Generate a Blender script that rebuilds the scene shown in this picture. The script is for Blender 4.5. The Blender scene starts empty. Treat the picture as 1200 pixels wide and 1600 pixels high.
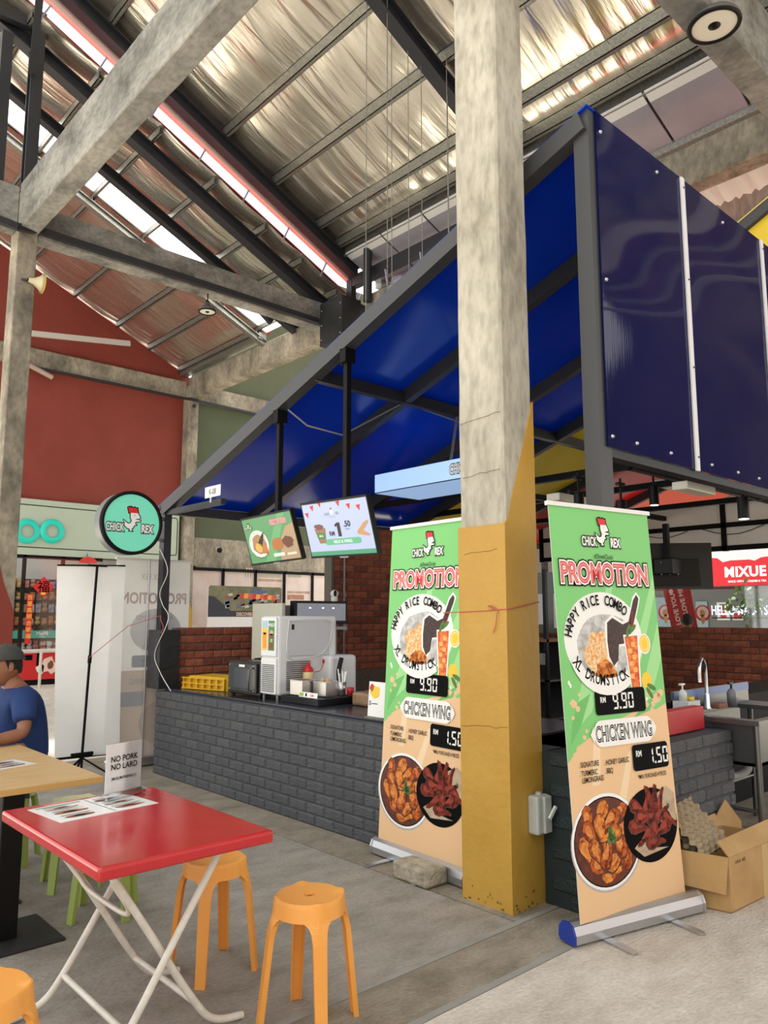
import bpy, bmesh, math, random
import numpy as np
from mathutils import Vector, Matrix, noise as mnoise

random.seed(7)
SC = bpy.context.scene
COL = SC.collection
PI = math.pi

# ------------------------------------------------------------------ camera, sky, sun, exposure
EYE = 1.5
PITCH, YAW, FPX = math.radians(7.685), math.radians(42.3), 1200.0
cam_data = bpy.data.cameras.new('camera')
cam = bpy.data.objects.new('camera', cam_data)
COL.objects.link(cam)
cam.location = (0, 0, EYE)
cam.rotation_euler = (PI / 2 + PITCH, 0, -YAW)
cam_data.sensor_fit = 'VERTICAL'
cam_data.sensor_height = 36.0
cam_data.lens = 36.0 * FPX / 1600.0
cam_data.clip_start = 0.05
cam_data.clip_end = 500
SC.camera = cam

world = bpy.data.worlds.new('World')
SC.world = world
world.use_nodes = True
wn = world.node_tree.nodes
bg = wn['Background']
bg.inputs['Color'].default_value = (1.0, 0.985, 0.96, 1)
bg.inputs['Strength'].default_value = 1.2

sun_data = bpy.data.lights.new('sun', 'SUN')
sun_data.energy = 11.0
sun_data.angle = math.radians(3)
sun_data.color = (1.0, 0.95, 0.88)
sun = bpy.data.objects.new('sun', sun_data)
COL.objects.link(sun)
sun.rotation_euler = Vector((0.25, 0.42, 0.87)).to_track_quat('Z', 'Y').to_euler()

SC.view_settings.view_transform = 'Standard'
SC.view_settings.look = 'None'
SC.view_settings.gamma = 1.0
SC.view_settings.use_curve_mapping = False
SC.view_settings.exposure = 0.52
try:
    SC.cycles.max_bounces = 8
    SC.cycles.diffuse_bounces = 4
    SC.cycles.glossy_bounces = 4
    SC.cycles.transmission_bounces = 6
    SC.cycles.transparent_max_bounces = 12
    SC.cycles.sample_clamp_indirect = 6.0
    SC.cycles.caustics_reflective = False
    SC.cycles.caustics_refractive = False
except Exception:
    pass

# ------------------------------------------------------------------ helpers: rays from the survey of the place
_F = Vector((math.sin(YAW) * math.cos(PITCH), math.cos(YAW) * math.cos(PITCH), math.sin(PITCH)))
_R = Vector((math.cos(YAW), -math.sin(YAW), 0))
_U = _R.cross(_F)
_C = Vector((0, 0, EYE))
def ray(x, y): return _F * FPX + _R * (x - 600) - _U * (y - 800)
def onX(x, y, X): d = ray(x, y); return _C + d * (X / d.x)
def onY(x, y, Y): d = ray(x, y); return _C + d * (Y / d.y)
def onZ(x, y, z=0.0): d = ray(x, y); return _C + d * ((z - EYE) / d.z)
def deep(x, y, D): return _C + ray(x, y) * (D / FPX)

# ------------------------------------------------------------------ helpers: materials
def lin(c):
    return tuple(((v / 255) / 12.92 if v / 255 <= 0.04045 else ((v / 255 + 0.055) / 1.055) ** 2.4) for v in c[:3]) + (1.0,)

MATS = {}
def mat(name, c, rough=0.6, metal=0.0, c2=None, scale=8.0, stretch=(1, 1, 1), bump=0.0, bscale=None, lo=0.35, hi=0.65,
        spec=0.5, emit=0.0, alpha=1.0, coat=0.0, detail=6.0, trans=0.0, rough2=None):
    if name in MATS: return MATS[name]
    m = bpy.data.materials.new(name); m.use_nodes = True
    nt = m.node_tree; N, L = nt.nodes, nt.links
    b = N['Principled BSDF']
    b.inputs['Base Color'].default_value = lin(c)
    b.inputs['Roughness'].default_value = rough
    b.inputs['Metallic'].default_value = metal
    b.inputs['Specular IOR Level'].default_value = spec
    b.inputs['Alpha'].default_value = alpha
    b.inputs['Coat Weight'].default_value = coat
    b.inputs['Transmission Weight'].default_value = trans
    if emit:
        b.inputs['Emission Color'].default_value = lin(c)
        b.inputs['Emission Strength'].default_value = emit
    if c2 is not None or bump:
        tc = N.new('ShaderNodeTexCoord'); mp = N.new('ShaderNodeMapping')
        mp.inputs['Scale'].default_value = stretch
        L.new(tc.outputs['Object'], mp.inputs['Vector'])
        if c2 is not None:
            nz = N.new('ShaderNodeTexNoise'); nz.inputs['Scale'].default_value = scale; nz.inputs['Detail'].default_value = detail
            nz.inputs['Roughness'].default_value = 0.6
            L.new(mp.outputs[0], nz.inputs['Vector'])
            cr = N.new('ShaderNodeValToRGB')
            cr.color_ramp.elements[0].position = lo; cr.color_ramp.elements[1].position = hi
            cr.color_ramp.elements[0].color = lin(c); cr.color_ramp.elements[1].color = lin(c2)
            L.new(nz.outputs['Fac'], cr.inputs[0]); L.new(cr.outputs[0], b.inputs['Base Color'])
            if emit: L.new(cr.outputs[0], b.inputs['Emission Color'])
            if rough2 is not None:
                mr = N.new('ShaderNodeMapRange'); mr.inputs['To Min'].default_value = rough; mr.inputs['To Max'].default_value = rough2
                L.new(nz.outputs['Fac'], mr.inputs['Value']); L.new(mr.outputs[0], b.inputs['Roughness'])
        if bump:
            n2 = N.new('ShaderNodeTexNoise'); n2.inputs['Scale'].default_value = bscale or scale * 3; n2.inputs['Detail'].default_value = 5
            L.new(mp.outputs[0], n2.inputs['Vector'])
            bp = N.new('ShaderNodeBump'); bp.inputs['Strength'].default_value = bump; bp.inputs['Distance'].default_value = 0.02
            L.new(n2.outputs['Fac'], bp.inputs['Height']); L.new(bp.outputs[0], b.inputs['Normal'])
    MATS[name] = m
    return m

def mix_concrete(name, base, dark, light, seed=0.0, streak=(1, 1, 0.25), bump=0.35, s1=1.3, s2=14.0, rough=0.85, pit=0.62):
    """bare concrete: broad stains over fine pitting"""
    if name in MATS: return MATS[name]
    m = bpy.data.materials.new(name); m.use_nodes = True
    nt = m.node_tree; N, L = nt.nodes, nt.links; b = N['Principled BSDF']
    b.inputs['Roughness'].default_value = rough; b.inputs['Specular IOR Level'].default_value = 0.3
    tc = N.new('ShaderNodeTexCoord'); mp = N.new('ShaderNodeMapping'); mp.inputs['Scale'].default_value = streak
    mp.inputs['Location'].default_value = (seed, seed * 1.7, seed * 0.6)
    L.new(tc.outputs['Object'], mp.inputs['Vector'])
    a = N.new('ShaderNodeTexNoise'); a.inputs['Scale'].default_value = s1; a.inputs['Detail'].default_value = 8; a.inputs['Roughness'].default_value = 0.65
    c = N.new('ShaderNodeTexNoise'); c.inputs['Scale'].default_value = s2; c.inputs['Detail'].default_value = 6
    L.new(mp.outputs[0], a.inputs['Vector']); L.new(mp.outputs[0], c.inputs['Vector'])
    r = N.new('ShaderNodeValToRGB'); e = r.color_ramp.elements
    e[0].position = 0.33; e[0].color = lin(dark); e[1].position = 0.68; e[1].color = lin(light)
    k = e.new(0.5); k.color = lin(base)
    L.new(a.outputs['Fac'], r.inputs[0])
    r2 = N.new('ShaderNodeValToRGB'); r2.color_ramp.elements[0].position = 0.3; r2.color_ramp.elements[0].color = (pit, pit, pit * 0.98, 1)
    r2.color_ramp.elements[1].position = 0.6; r2.color_ramp.elements[1].color = (1, 1, 1, 1)
    L.new(c.outputs['Fac'], r2.inputs[0])
    mx = N.new('ShaderNodeMix'); mx.data_type = 'RGBA'; mx.blend_type = 'MULTIPLY'; mx.inputs['Factor'].default_value = 0.8
    L.new(r.outputs[0], mx.inputs['A']); L.new(r2.outputs[0], mx.inputs['B']); L.new(mx.outputs['Result'], b.inputs['Base Color'])
    bp = N.new('ShaderNodeBump'); bp.inputs['Strength'].default_value = bump; bp.inputs['Distance'].default_value = 0.015
    L.new(c.outputs['Fac'], bp.inputs['Height']); L.new(bp.outputs[0], b.inputs['Normal'])
    MATS[name] = m
    return m

def poly_sheet(name, c, thru, rough=0.12, wave=0.0, ior=1.45, wscale=(0.55, 0.35, 0.9)):
    """coloured twin-wall plastic sheet: glossy face, some light through"""
    if name in MATS: return MATS[name]
    m = bpy.data.materials.new(name); m.use_nodes = True
    nt = m.node_tree; N, L = nt.nodes, nt.links; b = N['Principled BSDF']; out = N['Material Output']
    b.inputs['Base Color'].default_value = lin(c); b.inputs['Roughness'].default_value = rough
    b.inputs['Coat Weight'].default_value = 0.0; b.inputs['Specular IOR Level'].default_value = 0.0
    t = N.new('ShaderNodeBsdfTranslucent'); t.inputs['Color'].default_value = lin(thru)
    m0 = N.new('ShaderNodeMixShader'); m0.inputs[0].default_value = 0.45
    gl = N.new('ShaderNodeBsdfGlossy'); gl.inputs['Roughness'].default_value = rough
    fr = N.new('ShaderNodeFresnel'); fr.inputs['IOR'].default_value = ior
    mx = N.new('ShaderNodeMixShader'); L.new(fr.outputs[0], mx.inputs[0])
    L.new(b.outputs[0], m0.inputs[1]); L.new(t.outputs[0], m0.inputs[2])
    L.new(m0.outputs[0], mx.inputs[1]); L.new(gl.outputs[0], mx.inputs[2]); L.new(mx.outputs[0], out.inputs[0])
    tc = N.new('ShaderNodeTexCoord')
    mp = N.new('ShaderNodeMapping'); mp.inputs['Scale'].default_value = wscale; L.new(tc.outputs['Object'], mp.inputs['Vector'])
    nz = N.new('ShaderNodeTexNoise'); nz.inputs['Scale'].default_value = 1.6; nz.inputs['Detail'].default_value = 0.0
    L.new(mp.outputs[0], nz.inputs['Vector'])
    m2 = N.new('ShaderNodeMapping'); m2.inputs['Scale'].default_value = (1, 1, 0.004); L.new(tc.outputs['Object'], m2.inputs['Vector'])
    n2 = N.new('ShaderNodeTexNoise'); n2.inputs['Scale'].default_value = 90; L.new(m2.outputs[0], n2.inputs['Vector'])
    b1 = N.new('ShaderNodeBump'); b1.inputs['Strength'].default_value = 0.9; b1.inputs['Distance'].default_value = wave
    L.new(nz.outputs['Fac'], b1.inputs['Height'])
    b2 = N.new('ShaderNodeBump'); b2.inputs['Strength'].default_value = 0.08; b2.inputs['Distance'].default_value = 0.002
    L.new(n2.outputs['Fac'], b2.inputs['Height']); L.new(b1.outputs[0], b2.inputs['Normal'])
    L.new(b2.outputs[0], gl.inputs['Normal'])
    MATS[name] = m
    return m

def pane_mat(name, c, clear=0.85, rough=0.05, milky=0.0):
    """clear or milky pane: transparent mixed with a gloss (or translucent) layer"""
    if name in MATS: return MATS[name]
    m = bpy.data.materials.new(name); m.use_nodes = True
    nt = m.node_tree; N, L = nt.nodes, nt.links; out = N['Material Output']
    N.remove(N['Principled BSDF'])
    tr = N.new('ShaderNodeBsdfTransparent'); tr.inputs[0].default_value = lin(c)
    if milky:
        g = N.new('ShaderNodeBsdfTranslucent'); g.inputs[0].default_value = lin(c)
    else:
        g = N.new('ShaderNodeBsdfGlossy'); g.inputs['Roughness'].default_value = rough; g.inputs[0].default_value = (0.9, 0.9, 0.9, 1)
    mx = N.new('ShaderNodeMixShader'); mx.inputs[0].default_value = 1 - clear
    L.new(tr.outputs[0], mx.inputs[1]); L.new(g.outputs[0], mx.inputs[2]); L.new(mx.outputs[0], out.inputs[0])
    MATS[name] = m
    return m

# ------------------------------------------------------------------ helpers: meshes
class MB:
    def __init__(s): s.v = []; s.f = []; s.m = []; s.sm = []
    def add(s, vs, fs, mi=0, smooth=False):
        o = len(s.v); s.v += [tuple(p) for p in vs]
        for f in fs: s.f.append(tuple(i + o for i in f)); s.m.append(mi); s.sm.append(smooth)
        return s
    def box(s, a, b, mi=0):
        x0, y0, z0 = a; x1, y1, z1 = b
        vs = [(x0, y0, z0), (x1, y0, z0), (x1, y1, z0), (x0, y1, z0), (x0, y0, z1), (x1, y0, z1), (x1, y1, z1), (x0, y1, z1)]
        return s.add(vs, [(3, 2, 1, 0), (4, 5, 6, 7), (0, 1, 5, 4), (1, 2, 6, 5), (2, 3, 7, 6), (3, 0, 4, 7)], mi)
    def hexa(s, p, mi=0):
        return s.add(p, [(3, 2, 1, 0), (4, 5, 6, 7), (0, 1, 5, 4), (1, 2, 6, 5), (2, 3, 7, 6), (3, 0, 4, 7)], mi)
    def rbox(s, a, b, r=0.01, mi=0, seg=2):
        """box with rounded edges"""
        bm = bmesh.new(); bmesh.ops.create_cube(bm, size=1)
        for v in bm.verts:
            for i in range(3): v.co[i] = (a[i] + b[i]) / 2 + v.co[i] * (b[i] - a[i])
        r = min(r, *[abs(b[i] - a[i]) * 0.49 for i in range(3)])
        bmesh.ops.bevel(bm, geom=bm.edges[:] + bm.verts[:], offset=r, segments=seg, affect='EDGES', profile=0.5)
        bm.verts.index_update()
        s.add([v.co[:] for v in bm.verts], [[v.index for v in f.verts] for f in bm.faces], mi, False); bm.free()
        return s
    def bar(s, p, q, w, h, mi=0, up=(0, 0, 1)):
        p, q = Vector(p), Vector(q); d = (q - p).normalized(); u = Vector(up)
        if abs(d.dot(u)) > 0.99: u = Vector((1, 0, 0))
        r = d.cross(u).normalized() * w / 2; u = r.cross(d).normalized() * h / 2
        return s.hexa([p - r - u, p + r - u, q + r - u, q - r - u, p - r + u, p + r + u, q + r + u, q - r + u], mi)
    def tube(s, pts, r, n=10, mi=0, caps=True, rs=None):
        pts = [Vector(p) for p in pts]; k = len(pts); vs = []; fs = []
        t0 = (pts[1] - pts[0]).normalized(); a = Vector((0, 0, 1)) if abs(t0.z) < 0.9 else Vector((1, 0, 0))
        x = t0.cross(a).normalized()
        for i, p in enumerate(pts):
            t = (pts[min(i + 1, k - 1)] - pts[max(i - 1, 0)]).normalized()
            x = (x - t * x.dot(t)).normalized(); y = t.cross(x)
            rr = rs[i] if rs else r
            for j in range(n):
                an = 2 * PI * j / n; vs.append(p + (x * math.cos(an) + y * math.sin(an)) * rr)
        for i in range(k - 1):
            for j in range(n): fs.append((i * n + j, i * n + (j + 1) % n, (i + 1) * n + (j + 1) % n, (i + 1) * n + j))
        s.add(vs, fs, mi, True)
        if caps: s.add(vs[:n], [tuple(reversed(range(n)))], mi); s.add(vs[-n:], [tuple(range(n))], mi)
        return s
    def cyl(s, p, q, r, n=16, mi=0, r2=None): return s.tube([p, q], r, n, mi, True, [r, r if r2 is None else r2])
    def lathe(s, c, prof, n=20, mi=0, axis='z', smooth=True):
        c = Vector(c); vs = []; fs = []; k = len(prof)
        for r, h in prof:
            for j in range(n):
                a = 2 * PI * j / n; p = (r * math.cos(a), r * math.sin(a), h)
                if axis == 'y': p = (p[0], p[2], p[1])
                if axis == 'x': p = (p[2], p[0], p[1])
                vs.append(c + Vector(p))
        for i in range(k - 1):
            for j in range(n): fs.append((i * n + j, i * n + (j + 1) % n, (i + 1) * n + (j + 1) % n, (i + 1) * n + j))
        s.add(vs, fs, mi, smooth)
        return s
    def prism(s, pts, d, mi=0):
        n = len(pts); d = Vector(d); a = [Vector(p) for p in pts]; b = [p + d for p in a]
        fs = [tuple(reversed(range(n))), tuple(range(n, 2 * n))] + [(i, (i + 1) % n, n + (i + 1) % n, n + i) for i in range(n)]
        return s.add(a + b, fs, mi)
    def quad(s, a, b, c, d, mi=0): return s.add([a, b, c, d], [(0, 1, 2, 3)], mi)
    def ball(s, c, r, n=12, mi=0, sc=(1, 1, 1)):
        k = max(4, n // 2); c = Vector(c); vs = []; fs = []
        for i in range(k + 1):
            t = PI * i / k
            for j in range(n):
                a = 2 * PI * j / n
                vs.append(c + Vector((r * sc[0] * math.sin(t) * math.cos(a), r * sc[1] * math.sin(t) * math.sin(a), r * sc[2] * math.cos(t))))
        for i in range(k):
            for j in range(n): fs.append((i * n + j, (i + 1) * n + j, (i + 1) * n + (j + 1) % n, i * n + (j + 1) % n))
        return s.add(vs, fs, mi, True)
    def mesh(s, name, mats):
        me = bpy.data.meshes.new(name); me.from_pydata(s.v, [], s.f)
        for m in (mats if isinstance(mats, (list, tuple)) else [mats]): me.materials.append(m)
        me.polygons.foreach_set('material_index', s.m); me.polygons.foreach_set('use_smooth', s.sm)
        me.update(); return me

BASE = {}                                     # object -> the world point its parts are measured from
def thing(name, label, cat, loc=(0, 0, 0), group=None, rotz=0.0, local=False):
    o = bpy.data.objects.new(name, None); COL.objects.link(o); o.location = loc; o.rotation_euler.z = rotz
    o.empty_display_size = 0.1
    o['label'] = label; o['category'] = cat
    if group: o['group'] = group
    BASE[o.name] = Vector((0, 0, 0)) if local else Vector(loc)
    return o
def link(name, me, parent=None, label=None, stuff=False):
    o = bpy.data.objects.new(name, me); COL.objects.link(o)
    if parent is not None:
        o.parent = parent
        if parent.name in BASE: o.location = -BASE[parent.name]
    if label: o['label'] = label
    if stuff: o['kind'] = 'stuff'
    return o
def part(name, mb, mats, parent, label=None, stuff=False): return link(name, mb.mesh(name, mats), parent, label, stuff)
def tag(o, label, cat, group=None):
    o['label'] = label; o['category'] = cat
    if group: o['group'] = group
    return o
def single(name, mb, mats, label, cat, group=None):
    """a thing that is one mesh, with its origin at its base"""
    me = mb.mesh(name, mats); o = link(name, me)
    vs = np.array(mb.v); c = Vector(((vs[:, 0].min() + vs[:, 0].max()) / 2, (vs[:, 1].min() + vs[:, 1].max()) / 2, vs[:, 2].min()))
    me.transform(Matrix.Translation(-c)); o.location = c
    return tag(o, label, cat, group)
def struct(name, mb, mats, label=None):
    o = link(name, mb.mesh(name, mats)); o['kind'] = 'structure'
    if label: o['label'] = label
    return o
def copy_tree(root, loc, rotz=0.0, label=None, group=None):
    r = root.copy(); COL.objects.link(r); r.location = loc; r.rotation_euler.z = rotz
    if label: r['label'] = label
    if group: r['group'] = group
    for ch in list(root.children):
        c = ch.copy(); COL.objects.link(c); c.parent = r
        for g in list(ch.children):
            d = g.copy(); COL.objects.link(d); d.parent = c
    return r

# ------------------------------------------------------------------ helpers: flat print (lettering and pictures)
_TXT = {}
def glyphs(s, off=0.0, shear=0.0, sp=1.0):
    key = (s, off, shear, sp)
    if key not in _TXT:
        c = bpy.data.curves.new('lettering', 'FONT'); c.body = s; c.offset = off; c.space_character = sp; c.shear = shear; c.resolution_u = 3; c.fill_mode = 'FRONT'
        o = bpy.data.objects.new('lettering', c); COL.objects.link(o)
        bpy.context.view_layer.update()
        e = o.evaluated_get(bpy.context.evaluated_depsgraph_get()); me = e.to_mesh()
        vs = [(v.co.x, v.co.y) for v in me.vertices]; fs = [tuple(p.vertices) for p in me.polygons]
        e.to_mesh_clear(); bpy.data.objects.remove(o); bpy.data.curves.remove(c)
        _TXT[key] = (vs, fs)
    return _TXT[key]

def grow(pts, d):
    """offset a closed outline outwards"""
    n = len(pts); ar = sum(pts[i][0] * pts[(i + 1) % n][1] - pts[(i + 1) % n][0] * pts[i][1] for i in range(n))
    sg = 1 if ar > 0 else -1; out = []
    for i in range(n):
        a, b, c = Vector(pts[i - 1]), Vector(pts[i]), Vector(pts[(i + 1) % n])
        e1 = (b - a).normalized(); e2 = (c - b).normalized()
        n1 = Vector((e1.y, -e1.x)) * sg; n2 = Vector((e2.y, -e2.x)) * sg; nn = n1 + n2
        if nn.length < 0.3: nn = n1
        nn.normalize(); out.append(tuple(b + nn * (d / max(0.55, nn.dot(n1)))))
    return out

class Canvas:
    """prints laid on a real flat surface: o + u*U + v*V, each layer a hair proud of the last"""
    def __init__(s, o, U, V, step=0.0005, lift=0.0006):
        s.o, s.U, s.V = Vector(o), Vector(U).normalized(), Vector(V).normalized(); s.N = s.U.cross(s.V).normalized()
        s.mb = MB(); s.mats = []; s.k = 0; s.step = step; s.lift = lift; s.sub = None
    def mi(s, m):
        if m not in s.mats: s.mats.append(m)
        return s.mats.index(m)
    def P(s, u, v): return s.o + s.U * u + s.V * v + s.N * (s.lift + s.k * s.step)
    def up(s): s.k += 1; return s
    def poly(s, pts, m):
        vs = [s.P(*p) for p in pts]
        if len(pts) > 4:
            from mathutils.geometry import tessellate_polygon
            tri = tessellate_polygon([[Vector((p[0], p[1], 0)) for p in pts]])
            fs = []
            for t in tri:
                a, b, c = [pts[i] for i in t]
                cr = (b[0] - a[0]) * (c[1] - a[1]) - (b[1] - a[1]) * (c[0] - a[0])
                fs.append(tuple(t) if cr > 0 else tuple(reversed(t)))
            s.mb.add(vs, fs, s.mi(m))
        else: s.mb.add(vs, [tuple(range(len(pts)))], s.mi(m))
        return s
    def rect(s, u0, v0, u1, v1, m): return s.poly([(u0, v0), (u1, v0), (u1, v1), (u0, v1)], m)
    def rrect(s, u0, v0, u1, v1, r, m, n=4):
        p = []
        for cx, cy, a in ((u1 - r, v0 + r, -90), (u1 - r, v1 - r, 0), (u0 + r, v1 - r, 90), (u0 + r, v0 + r, 180)):
            p += [(cx + r * math.cos(math.radians(a + 90 * i / n)), cy + r * math.sin(math.radians(a + 90 * i / n))) for i in range(n + 1)]
        return s.poly(p, m)
    def disc(s, u, v, ru, rv, m, n=28, a0=0, a1=360, rot=0.0, wob=0.0):
        p = []
        for i in range(n):
            a = math.radians(a0 + (a1 - a0) * i / (n if a1 - a0 >= 360 else n - 1)); w = 1 + random.uniform(-wob, wob)
            x, y = ru * w * math.cos(a), rv * w * math.sin(a)
            p.append((u + x * math.cos(rot) - y * math.sin(rot), v + x * math.sin(rot) + y * math.cos(rot)))
        return s.poly(p, m)
    def ring(s, u, v, ru, rv, w, m, n=36, a0=0, a1=360):
        for i in range(n):
            a, b = math.radians(a0 + (a1 - a0) * i / n), math.radians(a0 + (a1 - a0) * (i + 1) / n)
            s.poly([(u + (ru - w) * math.cos(a), v + (rv - w) * math.sin(a)), (u + ru * math.cos(a), v + rv * math.sin(a)),
                    (u + ru * math.cos(b), v + rv * math.sin(b)), (u + (ru - w) * math.cos(b), v + (rv - w) * math.sin(b))], m)
        return s
    def text(s, t, u, v, h, m, off=0.0, align='C', sx=1.0, rot=0.0, shear=0.0, mirror=False, sp=1.0):
        """h: height of a capital; (u, v): middle of the line"""
        vs, fs = glyphs(t, off, shear, sp); b = glyphs(t, 0.0, shear, sp)[0]
        if not b: return s
        x0, x1 = min(p[0] for p in b), max(p[0] for p in b); k = h / 0.70
        ox = {'C': (x0 + x1) / 2, 'L': x0, 'R': x1}[align]; cs, sn = math.cos(rot), math.sin(rot)
        q = []
        for x, y in vs:
            x = (x - ox) * k * sx; y = (y - 0.35) * k
            if mirror: x = -x
            q.append(s.P(u + x * cs - y * sn, v + x * sn + y * cs))
        s.mb.add(q, [tuple(reversed(f)) for f in fs] if mirror else fs, s.mi(m))
        return s
    def width(s, t, h, sx=1.0):
        b = glyphs(t)[0]; return (max(p[0] for p in b) - min(p[0] for p in b)) * h / 0.7 * sx
    def outlined(s, t, u, v, h, m, mo, o=0.05, wt=0.03, **k):
        s.text(t, u, v, h, mo, off=o + wt, **k); s.up(); s.text(t, u, v, h, m, off=wt, **k); s.up(); return s
    def arc(s, t, u, v, ru, rv, a0, a1, h, m, off=0.0, sx=1.0):
        n = len(t)
        for i, ch in enumerate(t):
            if ch == ' ': continue
            a = math.radians(a0 + (a1 - a0) * (i + 0.5) / n); x, y = u + ru * math.cos(a), v + rv * math.sin(a)
            tx, ty = -ru * math.sin(a), rv * math.cos(a)
            if a1 < a0: tx, ty = -tx, -ty
            s.text(ch, x, y, h, m, off=off, rot=math.atan2(ty, tx), sx=sx)
        return s
    def segs(s, t, u, v, h, m):
        """seven-segment figures, left edge u, base v"""
        w = h * 0.52; th = h * 0.13; on = {'0': 'abcdef', '1': 'bc', '5': 'acdfg', '9': 'abcdfg'}
        for ch in t:
            if ch == '.':
                s.rect(u - th * 0.2, v, u + th * 0.9, v + th * 1.1, m); u += th * 1.5; continue
            g = th * 0.22; hh = h / 2
            R = {'a': [(g, h), (w - g, h), (w - th, h - th), (th, h - th)], 'd': [(th, th), (w - th, th), (w - g, 0), (g, 0)],
                 'g': [(th * .7, hh), (th, hh - th / 2), (w - th, hh - th / 2), (w - th * .7, hh), (w - th, hh + th / 2), (th, hh + th / 2)],
                 'f': [(0, h - g), (0, hh + g), (th, hh + g + th * .4), (th, h - th - g)], 'b': [(w, hh + g), (w, h - g), (w - th, h - th - g), (w - th, hh + g + th * .4)],
                 'e': [(0, hh - g), (0, g), (th, th + g), (th, hh - g - th * .4)], 'c': [(w, g), (w, hh - g), (w - th, hh - g - th * .4), (w - th, th + g)]}
            for k in on[ch]:
                p = R[k]
                ar = sum(p[i][0] * p[(i + 1) % len(p)][1] - p[(i + 1) % len(p)][0] * p[i][1] for i in range(len(p)))
                if ar < 0: p = p[::-1]
                s.poly([(u + x, v + y) for x, y in p], m)
            u += w + h * 0.14
        return s
    def build(s, name, parent, label=None): return part(name, s.mb, s.mats, parent, label)

# ------------------------------------------------------------------ materials
CONC = mix_concrete('bare_concrete', (176, 171, 156), (138, 132, 116), (196, 191, 176), 0.0, streak=(1, 1, 0.4), s1=2.6, s2=22.0, bump=0.5)
CONC_B = mix_concrete('beam_concrete', (140, 139, 133), (98, 97, 91), (168, 166, 157), 5.0, streak=(0.8, 0.5, 1.0), s1=2.2, s2=20.0)
CONC_P = mix_concrete('plaster_concrete', (146, 139, 124), (100, 95, 84), (184, 174, 154), 9.0, streak=(1, 1, 0.6), s1=1.8, s2=16.0)
STEEL_D = mat('dark_painted_steel', (40, 42, 47), 0.45, spec=0.4)
STEEL_G = mat('charcoal_painted_steel', (62, 63, 65), 0.45)
STEEL_K = mat('black_steel', (11, 11, 13), 0.55, spec=0.15)
GALV = mat('galvanised_steel', (128, 128, 122), 0.42, 0.75, c2=(160, 160, 152), scale=30)
ALU = mat('aluminium', (190, 192, 196), 0.32, 0.85)
WHITE_P = mat('white_plastic', (226, 226, 222), 0.35)
BLACK_P = mat('black_plastic', (11, 11, 12), 0.4, spec=0.25)
WHITE = mat('print_white', (240, 240, 236), 0.55)
BLACK = mat('print_black', (8, 8, 9), 0.6, spec=0.08)
RED = mat('print_red', (214, 34, 44), 0.5)
GREEN = mat('banner_green', (122, 200, 116), 0.5)
GREEN_L = mat('banner_light_green', (158, 220, 146), 0.5)
GREEN_D = mat('banner_mid_green', (104, 186, 100), 0.5)
BEIGE = mat('banner_beige', (232, 192, 146), 0.5)
BEIGE_L = mat('banner_light_beige', (240, 212, 172), 0.5)
CHROME = mat('chrome', (200, 202, 205), 0.12, 1.0)
STAIN = mat('stainless_steel', (112, 113, 113), 0.36, 0.85)
CLEAR = pane_mat('clear_pane', (245, 250, 250), 0.88)

# ================================================================== THE SETTING
YB = 11.75           # line of the second concrete bay
XA0, XA1 = 3.25, 3.53
XC = 9.45            # far line of columns
YW = 18.33           # painted end wall
BZ0, BZ1 = 7.25, 7.85

# ---- floor slabs (each a part, joints between them are real gaps)
def floor_mat(name, base, dark, light, seed):
    return mix_concrete(name, base, dark, light, seed, streak=(0.9, 1.8, 1), bump=0.6, s1=4.0, s2=40.0, rough=0.8, pit=0.8)
FL1 = floor_mat('broomed_floor', (152, 146, 137), (134, 128, 119), (164, 158, 149), 2.0)
FL2 = floor_mat('strip_floor', (144, 135, 120), (122, 114, 100), (158, 149, 133), 4.0)
FL3 = floor_mat('pale_floor', (200, 191, 178), (184, 175, 162), (212, 205, 194), 6.0)
FL4 = mix_concrete('walkway_tile', (226, 219, 204), (212, 203, 186), (238, 233, 220), 1.0, s1=0.8, bump=0.05, rough=0.5)
JOINT = mat('joint_grout', (112, 110, 104), 0.9, c2=(88, 86, 80), scale=10)
fl = bpy.data.objects.new('floor', None); COL.objects.link(fl); fl['kind'] = 'structure'
g = 0.012
for nm, a, b, m in (('slab', (-6, 2.52), (3.2 - g, 8.3), FL1), ('slab', (3.2, 2.52), (12, 8.3), FL2),
                    ('slab', (-6, 2.19), (12, 2.52 - g), FL2), ('slab', (-6, -8), (12, 2.19 - g), FL3),
                    ('slab', (-6, 8.3 + g), (14, 22), FL4)):
    link(nm, MB().box((a[0], a[1], -0.12), (b[0], b[1], 0.0)).mesh(nm, m), fl)
jm = MB(); jm.box((-6, 2.495, -0.06), (3.2, 2.525, -0.004)); jm.box((-6, 2.165, -0.06), (12, 2.2, -0.004)); jm.box((3.18, 2.5, -0.06), (3.21, 8.3, -0.004))
link('joint', jm.mesh('joint', JOINT), fl)
SMJ = mat('smooth_mortar', (150, 148, 141), .8, c2=(134, 132, 125), scale=5)
for y in (2.512, 2.182): link('mortar_strip', MB().box((-6, y, -.01), (3.9, y + .035, .0015)).mesh('mortar_strip', SMJ), fl)
struct('ground', MB().box((-60, -60, -0.5), (80, 80, -0.125)), mat('outer_ground', (190, 184, 172), 0.9, c2=(170, 164, 152), scale=0.6))

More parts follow.
